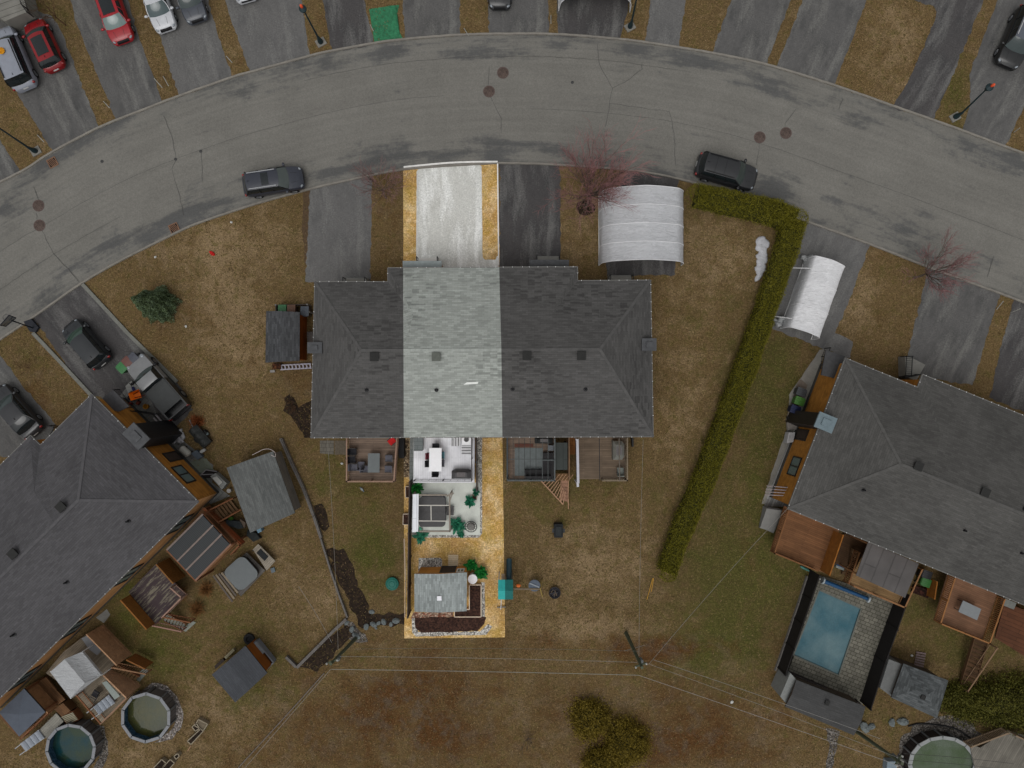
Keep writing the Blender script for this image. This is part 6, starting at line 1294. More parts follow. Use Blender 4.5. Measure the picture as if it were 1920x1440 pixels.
q = [W(934, 1087, 2.4), W(962, 1087, 2.4), W(962, 1124, 2.4), (W(935, 1124, 2.4))]; r0, r1 = W(934, 1108, 2.75), W(962.5, 1108, 2.75); xm = W(947, 1100, 2.6).x
def strip(x0, x1, mat, lab):
    mb = MB(); A = lambda P_, Q_, x: P_.lerp(Q_, (x-P_.x)/(Q_.x-P_.x)); mb.poly([A(q[0], q[1], x0), A(r0, r1, x0), A(r0, r1, x1), A(q[0], q[1], x1)]); mb.poly([A(q[3], q[2], x0), A(q[3], q[2], x1), A(r0, r1, x1), A(r0, r1, x0)]); mb.build('canopy', mat, c, label=lab)
strip(q[0].x, xm, m_teal_hl, 'teal canopy half with a highlight put into its colour'); strip(xm, q[1].x, m_teal, 'dark teal canopy half')  # same canopy cloth, left half brightened in colour where the highlight strip ends
for x in (q[0].x+.05, q[1].x-.05):
    for y in (q[0].y-.05, q[2].y+.05): mb = MB(); mb.tube((x, y, 0), (x, y, 2.4), .045); mb.build('post', m_white if x < -.4 else m_beam, c)
flat('platform', [(937, 1090), (960, 1090), (960, 1120), (937, 1120)], 1.3, 1.2, planks((110, 92, 70)), c)
mb = MB(); mb.grid(lambda u, v_: (W(lerp(949.5, 959.5, u), 0, .8).x, lerp(W(0, 1088, 1.3).y, W(0, 1047, .2).y, v_), lerp(1.3, .2, v_**.8)+.16*abs(2*u-1)**3), 8, 14); mb.build('slide', gloss((30, 58, 66), .25), c, smooth='all')
mb = MB(); mb.bar(W(962, 1104, 2.3), W(1012, 1104.5, 2.3), .12, .12); mb.build('swing_beam', m_beam, c)
for y in (1086, 1118): mb = MB(); mb.tube(W(1013, 1104, 2.3), W(1017, y, .05), .04); mb.build('swing_leg', plain((150, 130, 70), .1), c)
p = W(972, 1098, .5); mb = MB(); mb.ell((p.x, p.y, .5), (.2, .13, .12)); mb.build('swing_seat', plain((214, 110, 52), .08), c, label='orange toddler seat', smooth='all')
for s_ in (-.15, .15): mb = MB(); mb.tube((p.x+s_, p.y, .55), (p.x+s_, W(0, 1104, 2.3).y, 2.25), .012, n=5); mb.build('swing_rope', m_beam, c)
p = W(1002, 1098, .6); mb = MB(); mb.lathe((p.x, p.y, .55), [(.0, 0), (.44, .02), (.46, .05), (.44, .07), (0, .06)], 24); mb.build('swing_seat', plain((84, 92, 104), .12), c, label='round grey saucer seat', smooth=True)
mb = MB(); mb.bar((p.x-.38, p.y+.2, .65), (p.x+.38, p.y-.12, .65), .1, .03); mb.bar((p.x-.3, p.y-.2, .65), (p.x+.4, p.y-.24, .65), .07, .03); mb.build('swing_band', plain((130, 136, 142), .08), c)
mb = MB(); mb.tube(W(940, 1125, 2.2), W(939, 1142, .1), .03); mb.build('ladder_rail', m_white, c); mb = MB(); mb.bar(W(932, 1139, .1), W(948, 1138, .1), .1, .06); mb.build('foot_board', plain((120, 112, 100)), c); mb = MB(); mb.prism([(940, 1076), (947, 1076), (947, 1087), (940, 1087)], .5, .4); mb.build('step', plain((136, 120, 100)), c)
for l_, a_, b_ in (('yellow pole lying at the end of the hedge, left one', (1224, 1084), (1213, 1124)), ('yellow pole lying at the end of the hedge, right one', (1225.5, 1084), (1221, 1110))): mb = MB(); mb.tube(W(*a_, .3), W(*b_, .05), .024); mb.build('yellow_pole', plain((176, 132, 50), .08), label=l_, cat='pole', group='yellow poles')
mb = MB(); p = W(398, 475); mb.ell((p.x, p.y, .06), (.27, .14, .08), -.7, 10, 6, .3); mb.ell((p.x+.12, p.y-.1, .09), (.14, .12, .08), 0, 8, 6, .3); mb.build('red_toy', plain((170, 22, 18), .15), label='small crumpled red toy on the brown front lawn', cat='toy', smooth='all')
for k, (px, py, l_) in enumerate(((434, 417, 'white scrap of paper near the kerb on the left front lawn'), (292, 482, 'white scrap left of the red toy near the storm drain'), (349, 612, 'tiny white scrap below the blue spruce'), (641, 869, 'white scrap left of the weathered deck'), (1372, 1316, 'white block under the power lines in the rough field'), (1588, 1242, 'small white bottle on the pool paving'), (1709, 1229, 'small pale ball left of the pallet ramp by the shed'))):
    mb = MB(); p = W(px, py); mb.ell((p.x, p.y, .05), (.11 if k != 4 else .14, .09 if k != 4 else .12, .06), k, 7, 5, .4); mb.build('litter', plain((176, 176, 172), .05), label=l_, cat='litter')
c = thing('sprinkler', 'small grey garden sprinkler on the lawn below the weathered deck', 'sprinkler', W(679, 917, 0)); p = W(679, 917); mb = MB(); mb.tube((p.x-.15, p.y+.15, .04), (p.x+.15, p.y-.2, .04), .05, n=8); mb.build('body', plain((84, 96, 104)), c); mb = MB(); mb.ell((p.x, p.y, .1), (.09, .14, .06), .7); mb.build('head', plain((130, 136, 136)), c)
# marker stakes by the kerb
for px0, py0, px1, py1, l_ in ((289, 147, 304, 164, 'left one of two white stakes near the white sedan driveway'), (306, 143, 316, 161, 'right one of two white stakes near the white sedan driveway'), (424, 105, 435, 117, 'white stake on the grass strip right of the grey sedan driveway'), (194, 190, 205, 202, 'white stake on the strip left of the bright red sedan'),
                               (70, 253, 82, 266, 'faint white stake beside the left street lamp'), (870, 53, 878, 66, 'white stake beside the kerb right of the green netting'), (694, 46, 700, 58, 'white stake at the left edge of the green netting'), (1033, 28, 1033, 44, 'white stake on the narrow strip left of the top white tent'),
                               (1869, 580, 1881, 565, 'white stake on the right strip below the street'), (1895, 586, 1913, 579, 'grey stake standing at the right edge near the kerb'), (1901, 248, 1912, 240, 'white stake at the far right beside the upper kerb')):
    mb = MB(); mb.tube(W(px0, py0, .05), W(px1, py1, 1.0), .028, n=6); mb.build('marker_stake', plain((156, 156, 150), .06), label=l_, cat='stake', group='driveway marker stakes')
# ================================================================= LOW WALLS AND EDGINGS
m_edge = plain((92, 88, 85), .18, 3, 12)
def edging(label, pts, wd, h, mat=m_edge, name='garden_edging'):
    mb = MB(); P = [W(x, y, h/2) for x, y in pts]
    for i, (a, b) in enumerate(zip(P[:-1], P[1:])):
        L = (b-a).length; n = max(1, int(L/1.2)); d_ = (b-a)/n
        for k in range(n): mb.bar(a+d_*k+Vector((0, 0, random.uniform(-.01, .01))), a+d_*(k+.985), wd, h)
    return mb.build(name, mat, label=label, cat='edging')
edging('long grey timber edging curving between the two back gardens', [(526, 822), (546, 868), (568, 915), (588, 968), (602, 1010), (620, 1068), (636, 1115), (652, 1158)], .13, .3)
edging('dark second rail just right of the long timber edging', [(529, 821), (549, 867), (572, 917), (590, 966), (604, 1008)], .04, .34, plain((108, 104, 100), .1))
edging('low stone wall running down to the corner of the V shaped bed', [(650, 1160), (628, 1180), (600, 1208), (575, 1233), (557, 1251)], .22, .35); edging('short stone wall turning back from the V shaped bed', [(556, 1250), (547, 1241), (537, 1231)], .2, .3)
edging('long low kerb running diagonally to the bottom edge of the rough field', [(608, 1262), (560, 1316), (505, 1376), (450, 1436), (430, 1460)], .07, .1, plain((98, 90, 84), .15)); edging('pale edging strip left of the pool fence', [(1513, 1080), (1497, 1130), (1472, 1205), (1453, 1258)], .1, .25, plain((104, 100, 96), .12))
for k, (px, py, r_) in enumerate(((697, 1147, .25), (687, 1175, .3), (701, 1171, .3), (710, 1168, .2), (720, 1166, .28), (742, 1164, .32), (733, 1170, .2), (705, 1178, .12), (1604, 1360, .3), (1620, 1362, .5), (1633, 1362, .35), (1672, 1354, .35), (1692, 1352, .45), (660, 1180, .3), (668, 1192, .35), (650, 1168, .2))):
    mb = MB(); p = W(px, py); mb.ell((p.x, p.y, r_*.15), (r_, r_*.7, r_*.5), k*1.3, 9, 6, .3); mb.build('boulder', plain((98, 104, 104), .2, 4, 14), label=('pale rounded boulder in the row by the V shaped bed' if k < 8 or k > 12 else 'pale flat boulder in the row behind the pool hut'), cat='boulder', group='boulders by the V shaped bed' if k < 8 or k > 12 else 'boulders behind the pool hut')
stuff('gravel', 'grey gravel spill between the low stone wall and the boulders', 'gravel', [(652, 1162), (668, 1178), (684, 1190), (690, 1202), (672, 1206), (655, 1195), (646, 1175)], m_grav, .012, .15)
# ================================================================= POWER POLES AND WIRES
m_pole = plain((74, 80, 64), .15, 3, 14); m_wire = plain((128, 126, 122), .05, 3, 9, .5); POLES = []
for l_, b0, t0, zt in (('greenish wooden power pole rising from the V shaped bed', (668, 1196), (620, 1245), 7.2), ('greenish wooden power pole in the middle of the rough field edge', (1174, 1187), (1204, 1252), 7.4), ('greenish power pole behind the pool hut at the lower right', (1604, 1370), (1692, 1432), 7.0)):
    b, t_ = W(*b0, 0), W(*t0, zt); c = thing('power_pole', l_, 'power pole', (b.x, b.y, 0), 'power poles'); mb = MB(); mb.tube(b, t_, .15, .1, 12); mb.build('pole', m_pole, c, smooth=True)
    d_ = Vector((.9, .3, 0)) if b0[0] < 1500 else Vector((.5, .8, 0)); mb = MB(); mb.bar(t_-d_*.45-Vector((0, 0, .5)), t_+d_*.45-Vector((0, 0, .5)), .1, .1); mb.build('crossarm', m_pole, c)
    for s_ in (-.4, .4): q_ = t_+d_*s_-Vector((0, 0, .42)); mb = MB(); mb.lathe(tuple(q_), [(.04, 0), (.07, .03), (.04, .06), (.07, .1), (.03, .14)], 10); mb.build('insulator', plain((150, 150, 146)), c)
    mb = MB(); q_ = b.lerp(t_, .8); mb.tube(q_+Vector((.18, 0, -.25)), q_+Vector((.18, 0, .3)), .12, n=10); mb.build('junction_box', plain((96, 100, 100)), c)
    POLES.append(t_)
def wire(label, a, b, sag=.35, r=.012, mat=None):
    mb = MB(); n = 22; P = [a.lerp(b, k/n)-Vector((0, 0, sag*4*(k/n)*(1-k/n))) for k in range(n+1)]; mb.path(P, r, 5); mb.build('power_wire', mat or m_wire, label=label, cat='wire', group='overhead wires')
dz = lambda v_, z: Vector((v_.x, v_.y, v_.z-z))
wire('uppermost pale wire between the left and middle power poles', W(621, 1255, 7.1), W(1197, 1266, 7.2), .1, .015, plain((136, 138, 132), .05)); wire('second wire between the left and middle power poles', W(637, 1231, 6.4), W(1195, 1242, 6.4), .2, .011); wire('lowest thin wire between the left and middle power poles', W(665, 1217, 5.6), W(1197, 1221, 5.6), .3, .009, plain((96, 98, 92)))
wire('uppermost pale wire from the middle power pole to the right one', W(1197, 1266, 7.2), W(1690, 1437, 6.9), .1, .015, plain((136, 132, 128), .05)); wire('second wire from the middle pole towards the pool hut', W(1219, 1246, 6.4), W(1682, 1420, 6.2), .25, .011); wire('lowest thin wire from the middle pole towards the pool hut', W(1225, 1237, 5.8), W(1650, 1385, 5.6), .3, .014)
wire('long service wire from the middle pole north to the central house', W(1198, 1230, 6.4), W(1206, 824, 4.7), .25, .012, plain((118, 114, 108))); wire('service wire from the middle pole to the right house corner', W(1216, 1246, 6.6), W(1480, 950, 4.7), .3, .013, plain((124, 120, 114))); wire('service wire from the left pole up to the central house', W(634, 1218, 6.4), W(614, 824, 4.7), .3, .012, plain((118, 114, 108)))
wire('wire leaving the left power pole to the lower left edge', W(620, 1255, 7.1), W(440, 1462, 7.0), .2, .012); wire('thin wire leaving the left pole towards the slate shed', W(622, 1205, 5.2), W(560, 1100, 4.9), .2, .01); wire('wire crossing the oval pool to the lower right edge', W(1694, 1413, 6.5), W(1900, 1432, 6.4), .15, .012, plain((60, 60, 58))); wire('second wire crossing the oval pool near the bottom edge', W(1694, 1425, 6.2), W(1900, 1445, 6.2), .15, .012, plain((60, 60, 58)))
wire('guy wire at the middle power pole', W(1172, 1220, 3), W(1208, 1210, 1), 0, .015); 
# ================================================================= LEFT HOUSE: side clutter
def bin_(label, px, py, rz, col, z=0, lid=None, group='wheeled bins'):
    p = W(px, py, 1.05); c = thing('wheeled_bin', label, 'bin', (0, 0, 0), group); m_ = plain(col, .1, 3, 16, .5); v = []
    for z_, w_, d_ in ((.08, .44, .46), (1.0, .56, .66)): v += [(-d_/2, -w_/2, z_), (d_/2, -w_/2, z_), (d_/2, w_/2, z_), (-d_/2, w_/2, z_)]
    mb = MB(); mb.add(v, [[3, 2, 1, 0], [4, 5, 6, 7], [0, 1, 5, 4], [1, 2, 6, 5], [2, 3, 7, 6], [3, 0, 4, 7]]); mb.build('body', m_, c)
    mb = MB(); mb.grid(lambda u, v_: (lerp(-.36, .36, u), lerp(-.31, .31, v_), 1.03+.05*math.sin(math.pi*u)+.01*math.sin(v_*25)), 8, 12); mb.prismw([(-.36, -.31), (.36, -.31), (.36, .31), (-.36, .31)], 1.03, 1.0); mb.build('lid', plain(lid, .1, 3, 16, .5) if lid else m_, c, smooth=True)
    mb = MB(); mb.tube((-.4, -.24, 1.0), (-.4, .24, 1.0), .025); mb.bar((-.4, -.2, 1.0), (-.3, -.2, .98), .03, .03); mb.bar((-.4, .2, 1.0), (-.3, .2, .98), .03, .03); mb.build('handle', m_, c)
    for s_ in (-.24, .24): mb = MB(); mb.tube((-.26, s_-.03, .1), (-.26, s_+.03, .1), .1, n=14); mb.build('wheel', m_tyre, c)
    place(c, (p.x, p.y, z), R(rz)); return c
bin_('green wheeled bin in front of the silver pickup', 227.5, 690, -45, (58, 110, 66)); bin_('reddish brown wheeled bin in front of the silver pickup', 238, 678.5, -45, (98, 66, 60)); bin_('grey wheeled bin in front of the silver pickup', 250, 671, -45, (70, 72, 80))
c = thing('wheelbarrow', 'bright orange wheelbarrow between the pickup and the left house', 'wheelbarrow', W(253, 741, 0)); p = W(253, 741, .6); M = Matrix.Translation(p) @ Matrix.Rotation(R(20), 4, 'Z'); mb = MB()
mb.add([M @ Vector(v_) for v_ in ((-.45, -.3, 0), (.45, -.34, .02), (.45, .34, .02), (-.45, .3, 0), (-.2, -.18, -.28), (.3, -.2, -.28), (.3, .2, -.28), (-.2, .18, -.28))], [[0, 4, 5, 1], [1, 5, 6, 2], [2, 6, 7, 3], [3, 7, 4, 0], [4, 7, 6, 5]]); mb.build('tray', plain((232, 118, 14), .08, 3, 12, .5), c)
mb = MB(); a = M @ Vector((-.6, 0, -.38)); mb.lathe(tuple(a-Vector((0, 0, .04))), [(.06, 0), (.2, 0), (.2, .08), (.06, .08)], 14); mb.build('wheel', m_tyre, c)
for s_ in (-.28, .28): mb = MB(); mb.tube(M @ Vector((-.6, s_*.3, -.35)), M @ Vector((.85, s_, -.02)), .022); mb.build('handle', plain((96, 40, 24)), c)
mb = MB(); mb.prism([(235, 724), (246, 714), (266, 730), (258, 742), (247, 732), (240, 738)], .25, 0); mb.build('tarpaulin', plain((138, 138, 134), .12), label='pale sheet lying beside the orange wheelbarrow', cat='sheet')
mb = MB(); p = W(277, 762); mb.lathe((p.x, p.y, 0), [(.16, 0), (.2, .35), (.21, .36), (.18, .34), (.15, .05), (0, .05)], 16); mb.build('bucket', plain((150, 104, 24), .1), label='yellow bucket left of the black bed cover', cat='bucket', smooth=True)
for k, (px, py, l_, cc_) in enumerate(((246, 757, 'red garden tool beside the wheelbarrow', (130, 30, 24)), (262, 755, 'dark red machine below the wheelbarrow', (96, 40, 24)), (254, 729, 'blue tool lying on the pale sheet', (28, 34, 84)))):
    p = W(px, py); c = thing('garden_tool', l_, 'tool', (p.x, p.y, 0)); mb = MB(); mb.box((p.x, p.y, .2), (.3, .2, .3), k); mb.build('head', plain(cc_, .1), c); mb = MB(); mb.tube((p.x, p.y, .3), (p.x+.5*math.cos(k), p.y+.5*math.sin(k), .5), .03); mb.build('handle', m_black, c)
mb = MB(); P = [W(x, y, .04) for x, y in catmull([(238, 765), (250, 772), (262, 773), (285, 777), (296, 785)], 6)]; mb.path(P, .035, 6); mb.build('hose', m_black, label='black hose lying across the paved side path', cat='hose')
for l_, a_, b_ in (('white gutter length leaning on the side path, left one', (288, 783), (304, 801)), ('white gutter length leaning on the side path, right one', (290, 775), (310, 798)), ('long pale board on the bundle by the side path', (326, 811), (344, 829))): mb = MB(); mb.bar(W(*a_, .3), W(*b_, .3), .13, .08); mb.build('gutter_length', plain((150, 148, 152), .06), label=l_, cat='board', group='loose boards by the left house')
mb = MB(); 
for k in range(8): a = W(308+k*1.9, 800+k*2.1, .3); mb.bar(a+Vector((-.18, -.18, 0)), a+Vector((.2, .2, 0)), .03, .03)
for s_ in (-1, 1): mb.bar(W(307, 798, .3)+Vector((s_*.2, s_*.2, 0)), W(323, 817, .3)+Vector((s_*.2, s_*.2, 0)), .05, .05)
mb.build('ladder', plain((100, 100, 106), .1), label='grey metal ladder lying beside the paved path', cat='ladder')
mb = MB(); g = random.Random(3)
for k in range(12): p = W(334+g.uniform(-10, 10), 817+g.uniform(-8, 8)); mb.ell((p.x, p.y, .15), (g.uniform(.15, .4), g.uniform(.1, .25), .16), g.uniform(0, 3), 8, 5, .3)
mb.build('bag_pile', plain((150, 150, 152), .2, 6), label='heap of white and dark bags by the chimney of the left house', cat='bags', smooth='all')
c = thing('covered_trailer', 'long black tarp covered trailer on the lawn edge beside the left house', 'trailer', W(372, 818, 0)); ax_ = W(386, 835, .8)-W(358, 803, .8); A_1 = W(358, 803, .8); an = math.atan2(ax_.y, ax_.x); L = ax_.length; M = Matrix.Translation(Vector((A_1.x, A_1.y, 0))) @ Matrix.Rotation(an, 4, 'Z')
mb = MB(); mb.grid(lambda u, v_: tuple(M @ Vector((L*u, lerp(-.42, .42, v_), .55+.3*math.sin(math.pi*v_)*(.85+.15*math.sin(u*19))))), 24, 8); mb.build('tarp', plain((36, 38, 37), .2, 4, 16, .6), c, smooth='all')
mb = MB(); q_ = [M @ Vector(v_) for v_ in ((0, -.42, 0), (L, -.42, 0), (L, .42, 0), (0, .42, 0))]; mb.prismw([(v_.x, v_.y) for v_ in q_], .56, .2); mb.build('box', m_dkfr, c)
for s_ in (-.5, .5): mb = MB(); a = M @ Vector((L*.5, s_-.06, .25)); b = M @ Vector((L*.5, s_+.06, .25)); mb.tube(a, b, .25, n=16); mb.build('wheel', m_tyre, c)
mb = MB(); mb.tube(M @ Vector((0, 0, .4)), M @ Vector((-.7, .15, .3)), .04); mb.build('drawbar', plain((110, 110, 112)), c)
def tank(label, px, py, rz, L, r, z, col, name='tank', cat='tank'):
    p = W(px, py, z+r); d_ = Vector((math.cos(R(rz)), math.sin(R(rz)), 0)); c = thing(name, label, cat, (p.x, p.y, 0)); mb = MB(); P = Vector((p.x, p.y, z+r)); m_ = plain(col, .08, 3, 14, .4)
    mb.tube(P-d_*(L/2-r*.6), P+d_*(L/2-r*.6), r, n=18); mb.ell(tuple(P-d_*(L/2-r*.6)), (r*.6, r, r), R(rz)); mb.ell(tuple(P+d_*(L/2-r*.6)), (r*.6, r, r), R(rz)); mb.build('body', m_, c, smooth=True)
    for s_ in (-.3, .3): mb = MB(); q_ = P+d_*L*s_; mb.box((q_.x, q_.y, (z+r)/2), (.08, r*1.6, z+r*.6), R(rz)); mb.build('foot', m_dkfr, c)
    return c
tank('white rounded propane tank standing by the left house wall', 347, 846, -42, .95, .27, .3, (150, 148, 140)); tank('small white cylinder on the grass beside the black trailer', 380.5, 845, 35, .5, .13, .1, (150, 150, 148)); tank('grey cylinder right of the black trailer', 386, 815, 35, .5, .12, .2, (84, 96, 98))
flat('storage_bin', [(358, 850), (368, 844), (379, 856), (370, 862)], .45, 0, plain((74, 82, 90), .15), label='blue grey storage bin beside the white propane tank', cat='storage bin')
c = thing('heat_pump', 'white heat pump with grey case beside the left house wall', 'heat pump', W(409, 904, 0)); flat('case', [(394, 893), (404, 887), (425, 906), (416, 918)], .75, .1, plain((112, 114, 112), .1), c); flat('top_panel', [(398, 896), (406, 893), (417, 904), (411, 910)], .85, .76, plain((152, 152, 148), .06), c); flat('bracket', [(396, 895), (404, 889), (423, 906), (416, 916)], .1, 0, m_dkfr, c)
c = thing('hatch_cover', 'dark hatch frame with pale rims lying by the heat pump', 'frame', W(390, 890, 0)); flat('hatch', [(376, 891), (386, 881), (407, 884), (397, 896), (386, 897)], .35, .05, plain((30, 26, 26), .2), c); 
for a_, b_ in (((376, 891), (386, 881)), ((377, 890), (400, 889)), ((386, 881), (407, 884))): mb = MB(); mb.bar(W(*a_, .4), W(*b_, .4), .06, .05); mb.build('rim', plain((124, 122, 124)), c)
mb = MB(); p = W(432.5, 919); mb.lathe((p.x, p.y, 0), [(.13, 0), (.16, .36), (.165, .38), (.0, .38)], 16); mb.build('bucket', plain((150, 148, 146), .05), label='white lidded bucket between the heat pump and the shed', cat='bucket', smooth=True)
c = thing('wall_ladder', 'pale aluminium ladder mounted across the left house wall', 'ladder', W(385, 926, 1.5))
for dy in (0, 5): mb = MB(); mb.bar(W(366, 926+dy, 3.0), W(394, 922.5+dy, 1.0), .06, .08); mb.build('rail', plain((124, 110, 108)), c)
for k in range(7): t_ = (k+.5)/7; mb = MB(); mb.bar(W(lerp(366, 394, t_), lerp(926, 922.5, t_), lerp(3, 1, t_)), W(lerp(366, 394, t_), lerp(931, 927.5, t_), lerp(3, 1, t_)), .03, .03); mb.build('rung', plain((124, 118, 116)), c)
# stairs and pergola deck of the left house
m_brn = planks((98, 70, 46), -45, .14, .2, .45); m_brnr = plain((112, 72, 46), .18, 3, 14); m_tan = plain((128, 92, 60), .15, 3, 14)
cG = deck('brown deck and corner landing under the smoked panel pergola of the left house', [(378, 952), (392, 957), (447, 1016), (368, 1089), (313, 1034)], 1.1, m_brn, [[(392, 950), (420, 980), (456, 1018)], [(456, 1018), (440, 1035)]], m_brnr, at=1.3)
stairs(cG, W(399, 956, 1.1), W(414, 976, 1.1), W(432, 934, .2), W(448, 955, .2), 1.1, .15, planks((118, 92, 66), -45, .3, .15, .5), 6, rl=m_brnr)
rail(cG, wp([(398, 954), (431, 937)], 1.6), [2.0, 1.1], [1.1, .2], m_brnr, 'railing', .3); rail(cG, wp([(414, 977), (447, 958)], 1.6), [2.0, 1.1], [1.1, .2], m_brnr, 'railing', .3)
c = thing('covered_pergola', 'wooden pergola with smoked corrugated panels behind the left house', 'pergola', W(375, 1025, 0)); PQ = [(313, 1031), (380.5, 964), (434, 1021), (367.5, 1089)]
t = NT('smoked_panel'); wv = t.n('ShaderNodeTexWave', wave_type='BANDS', bands_direction='X'); wv.inputs['Scale'].default_value = 2.6; wv.inputs['Distortion'].default_value = 0; t.l(t.mapping(R(45)), wv.inputs['Vector'])
m_smoke = t.out(t.mix(wv.outputs['Fac'], rgb((30, 32, 34)), rgb((46, 50, 52))), .45, .2)
for i in range(3):
    t0, t1 = (0.0, .36), None
T = [0, .36, .66, 1.0]
for i in range(3):
    f0, f1 = T[i], T[i+1]; q_ = [P2(PQ[0], PQ[3], f0), P2(PQ[1], PQ[2], f0), P2(PQ[1], PQ[2], f1), P2(PQ[0], PQ[3], f1)]; flat('panel', q_, 3.15, 3.12, m_smoke, c)
for f0 in (0.0, .36, .66, .985): mb = MB(); mb.bar(W(*P2(PQ[0], PQ[3], f0), 3.2), W(*P2(PQ[1], PQ[2], f0), 3.2), .12, .09); mb.build('batten', plain((116, 104, 98), .12) if f0 < .9 else plain((122, 92, 76), .12), c)
for a_, b_ in ((PQ[0], PQ[3]), (PQ[1], PQ[2])): mb = MB(); mb.bar(W(*a_, 3.08), W(*b_, 3.08), .1, .14); mb.build('beam', m_brnr, c)
for q_ in (PQ[0], PQ[1], PQ[2], PQ[3]): p = W(*q_, 3.0); mb = MB(); mb.box((p.x, p.y, 1.5), (.13, .13, 3.0), R(45)); mb.build('post', m_brnr, c)
privacy(c, [(440, 1018), (372, 1086)], 2.0, .1, m_tan, name='side_screen'); privacy(c, [(382, 954), (452, 1020)], 1.9, 1.1, plain((128, 66, 34), .15, 3, 14), name='side_screen')
# sunken tub with surround
c = thing('hot_tub', 'grey covered octagonal hot tub in a timber surround behind the left house', 'hot tub', W(453, 1075, 0)); p = W(452.5, 1075, .95); mb = MB(); mb.prismw(rsq(p.x, p.y, .98, .98, .5, R(42)), .9, .05); mb.build('shell', m_dkfr, c); mb = MB(); mb.prismw(rsq(p.x, p.y, 1.04, 1.04, .52, R(42)), 1.0, .91); mb.build('cover', plain((98, 102, 103), .05, 2, 14), c)
cH = deck('grey timber surround with benches round the octagonal hot tub', [(462, 1036), (497, 1070), (452, 1118), (410, 1080)], .45, planks((88, 84, 80), 45, .14, .15, .5))
for k in range(4): mb = MB(); mb.bar(W(400+k*5.2, 1078-k*1.8+1, .45+.12*k), W(436+k*3.4, 1128-k*5.5, .45+.12*k), .14, .06); mb.build('step_board', plain((120, 108, 92) if k % 2 else (84, 76, 70), .12), cH)
c = thing('garden_bench', 'slatted bench with dark cushions beyond the octagonal hot tub', 'bench', W(495, 1038, 0)); flat('seat', [(474, 1030), (484, 1020), (516, 1052), (500, 1070)], .55, .45, planks((132, 124, 112), 45, .14, .1), c)
for q_ in ([(481, 1037), (488, 1029), (503, 1044), (496, 1052)],): flat('cushion', q_, .62, .56, plain((28, 30, 32)), c)
for q_ in ((478, 1030), (486, 1023), (511, 1052), (501, 1063)): p = W(*q_); mb = MB(); mb.box((p.x, p.y, .22), (.08, .08, .45)); mb.build('leg', m_dkfr, c)
flat('stepping_stone', [(507, 1066), (514, 1064), (516, 1072), (509, 1075)], .12, 0, plain((90, 100, 106)), label='small blue grey slab right of the timber surround', cat='slab')
c = thing('storage_rack', 'clutter of dark boxes and poles between the pergola and the shed', 'rack', W(440, 975, 0)); flat('shelf', [(424, 975), (450, 978), (456, 990), (448, 992), (423, 984)], .5, .1, plain((58, 64, 66), .25, 5), c); flat('box', [(450, 973), (460, 980), (458, 990), (449, 983)], .4, 0, plain((110, 96, 84)), c); mb = MB(); p = W(436, 970); mb.ell((p.x, p.y, .35), (.22, .2, .25), 0, 9, 6, .3); mb.build('plant', plain((60, 92, 30), .3, 6), c); flat('box', [(464, 994), (480, 1000), (488, 1010), (475, 1016), (462, 1004)], .45, 0, plain((30, 34, 34), .25), c); flat('crate', [(480, 992), (488, 988), (491, 996), (484, 1000)], .5, 0, plain((96, 124, 140), .15), c)
# peeling deck
m_peel = (lambda t: t.out(t.mix(t.vr(t.noise(1, 5, .75, t.mapping(R(45), (.7, 5, 1))), .5, .58, 0, 1), rgb((62, 52, 54)), rgb((112, 106, 92))), .85, .2))(NT('peeling_paint'))
DP_ = [(294, 1056), (349, 1116), (315, 1152), (291, 1170), (241, 1110)]
cP = deck('dark deck with peeling pale paint behind the left house', DP_, 1.25, m_peel, [[(331, 1096), (351, 1114), (315, 1150)]], plain((140, 112, 98), .12, 3, 14))
privacy(cP, [(293, 1058), (325, 1094)], 2.3, .2, plain((120, 80, 36), .15, 3, 14)); privacy(cP, [(226, 1125), (275, 1180)], 2.5, 1.0, plain((126, 80, 32), .15, 3, 14))
stairs(cP, W(313, 1151, 1.25), W(305, 1164, 1.25), W(349, 1169, .2), W(343, 1182, .2), 1.25, .15, planks((128, 128, 120), -45, .3, .12, .6), 7, rl=m_brnr); rail(cP, wp([(298, 1166), (338, 1185)], 1.2), [2.1, 1.1], [1.25, .15], plain((136, 104, 92), .12), 'railing', .16); rail(cP, wp([(316, 1150), (355, 1168)], 1.2), [2.1, 1.1], [1.25, .15], m_brnr, 'railing', .16)
sheet('concrete_slab', [(360, 1163), (368, 1167), (349, 1184), (342, 1181)], plain((120, 124, 116), .1), z=.05, amp=.0)
# ================================================================= lower left yard
cQ = deck('wooden deck with white gazebo at the lower left', [(162, 1189), (218, 1246), (194, 1267), (236, 1309), (190, 1354), (146, 1304), (86, 1262), (118, 1223)], 1.2, planks((108, 98, 84), 45, .14, .2, .5), at=1.2)
privacy(cQ, [(162, 1189), (219, 1247)], 2.3, .1, plain((160, 124, 94), .2, 3, 14)); privacy(cQ, [(194, 1266), (237, 1308)], 2.2, .1, plain((156, 122, 94), .2, 3, 14)); rail(cQ, wp([(237, 1309), (190, 1356)], 2.1), 2.1, 1.2, plain((128, 100, 80), .12), 'railing', 5); rail(cQ, wp([(145, 1303), (190, 1356)], 1.9), 2.0, 1.2, m_brnr, 'railing', 5)
stairs(cQ, W(219, 1247, 1.2), W(209, 1259, 1.2), W(262, 1268, .2), W(251, 1281, .2), 1.2, .15, planks((112, 88, 60), -30, .3, .12, .5), 7, rl=m_brnr); rail(cQ, wp([(220, 1245), (268, 1268)], 1.5), [2.2, 1.1], [1.2, .2], plain((128, 96, 70)), 'railing', .16); privacy(cQ, [(237, 1237), (272, 1254)], 1.5, .2, plain((120, 76, 36), .15))
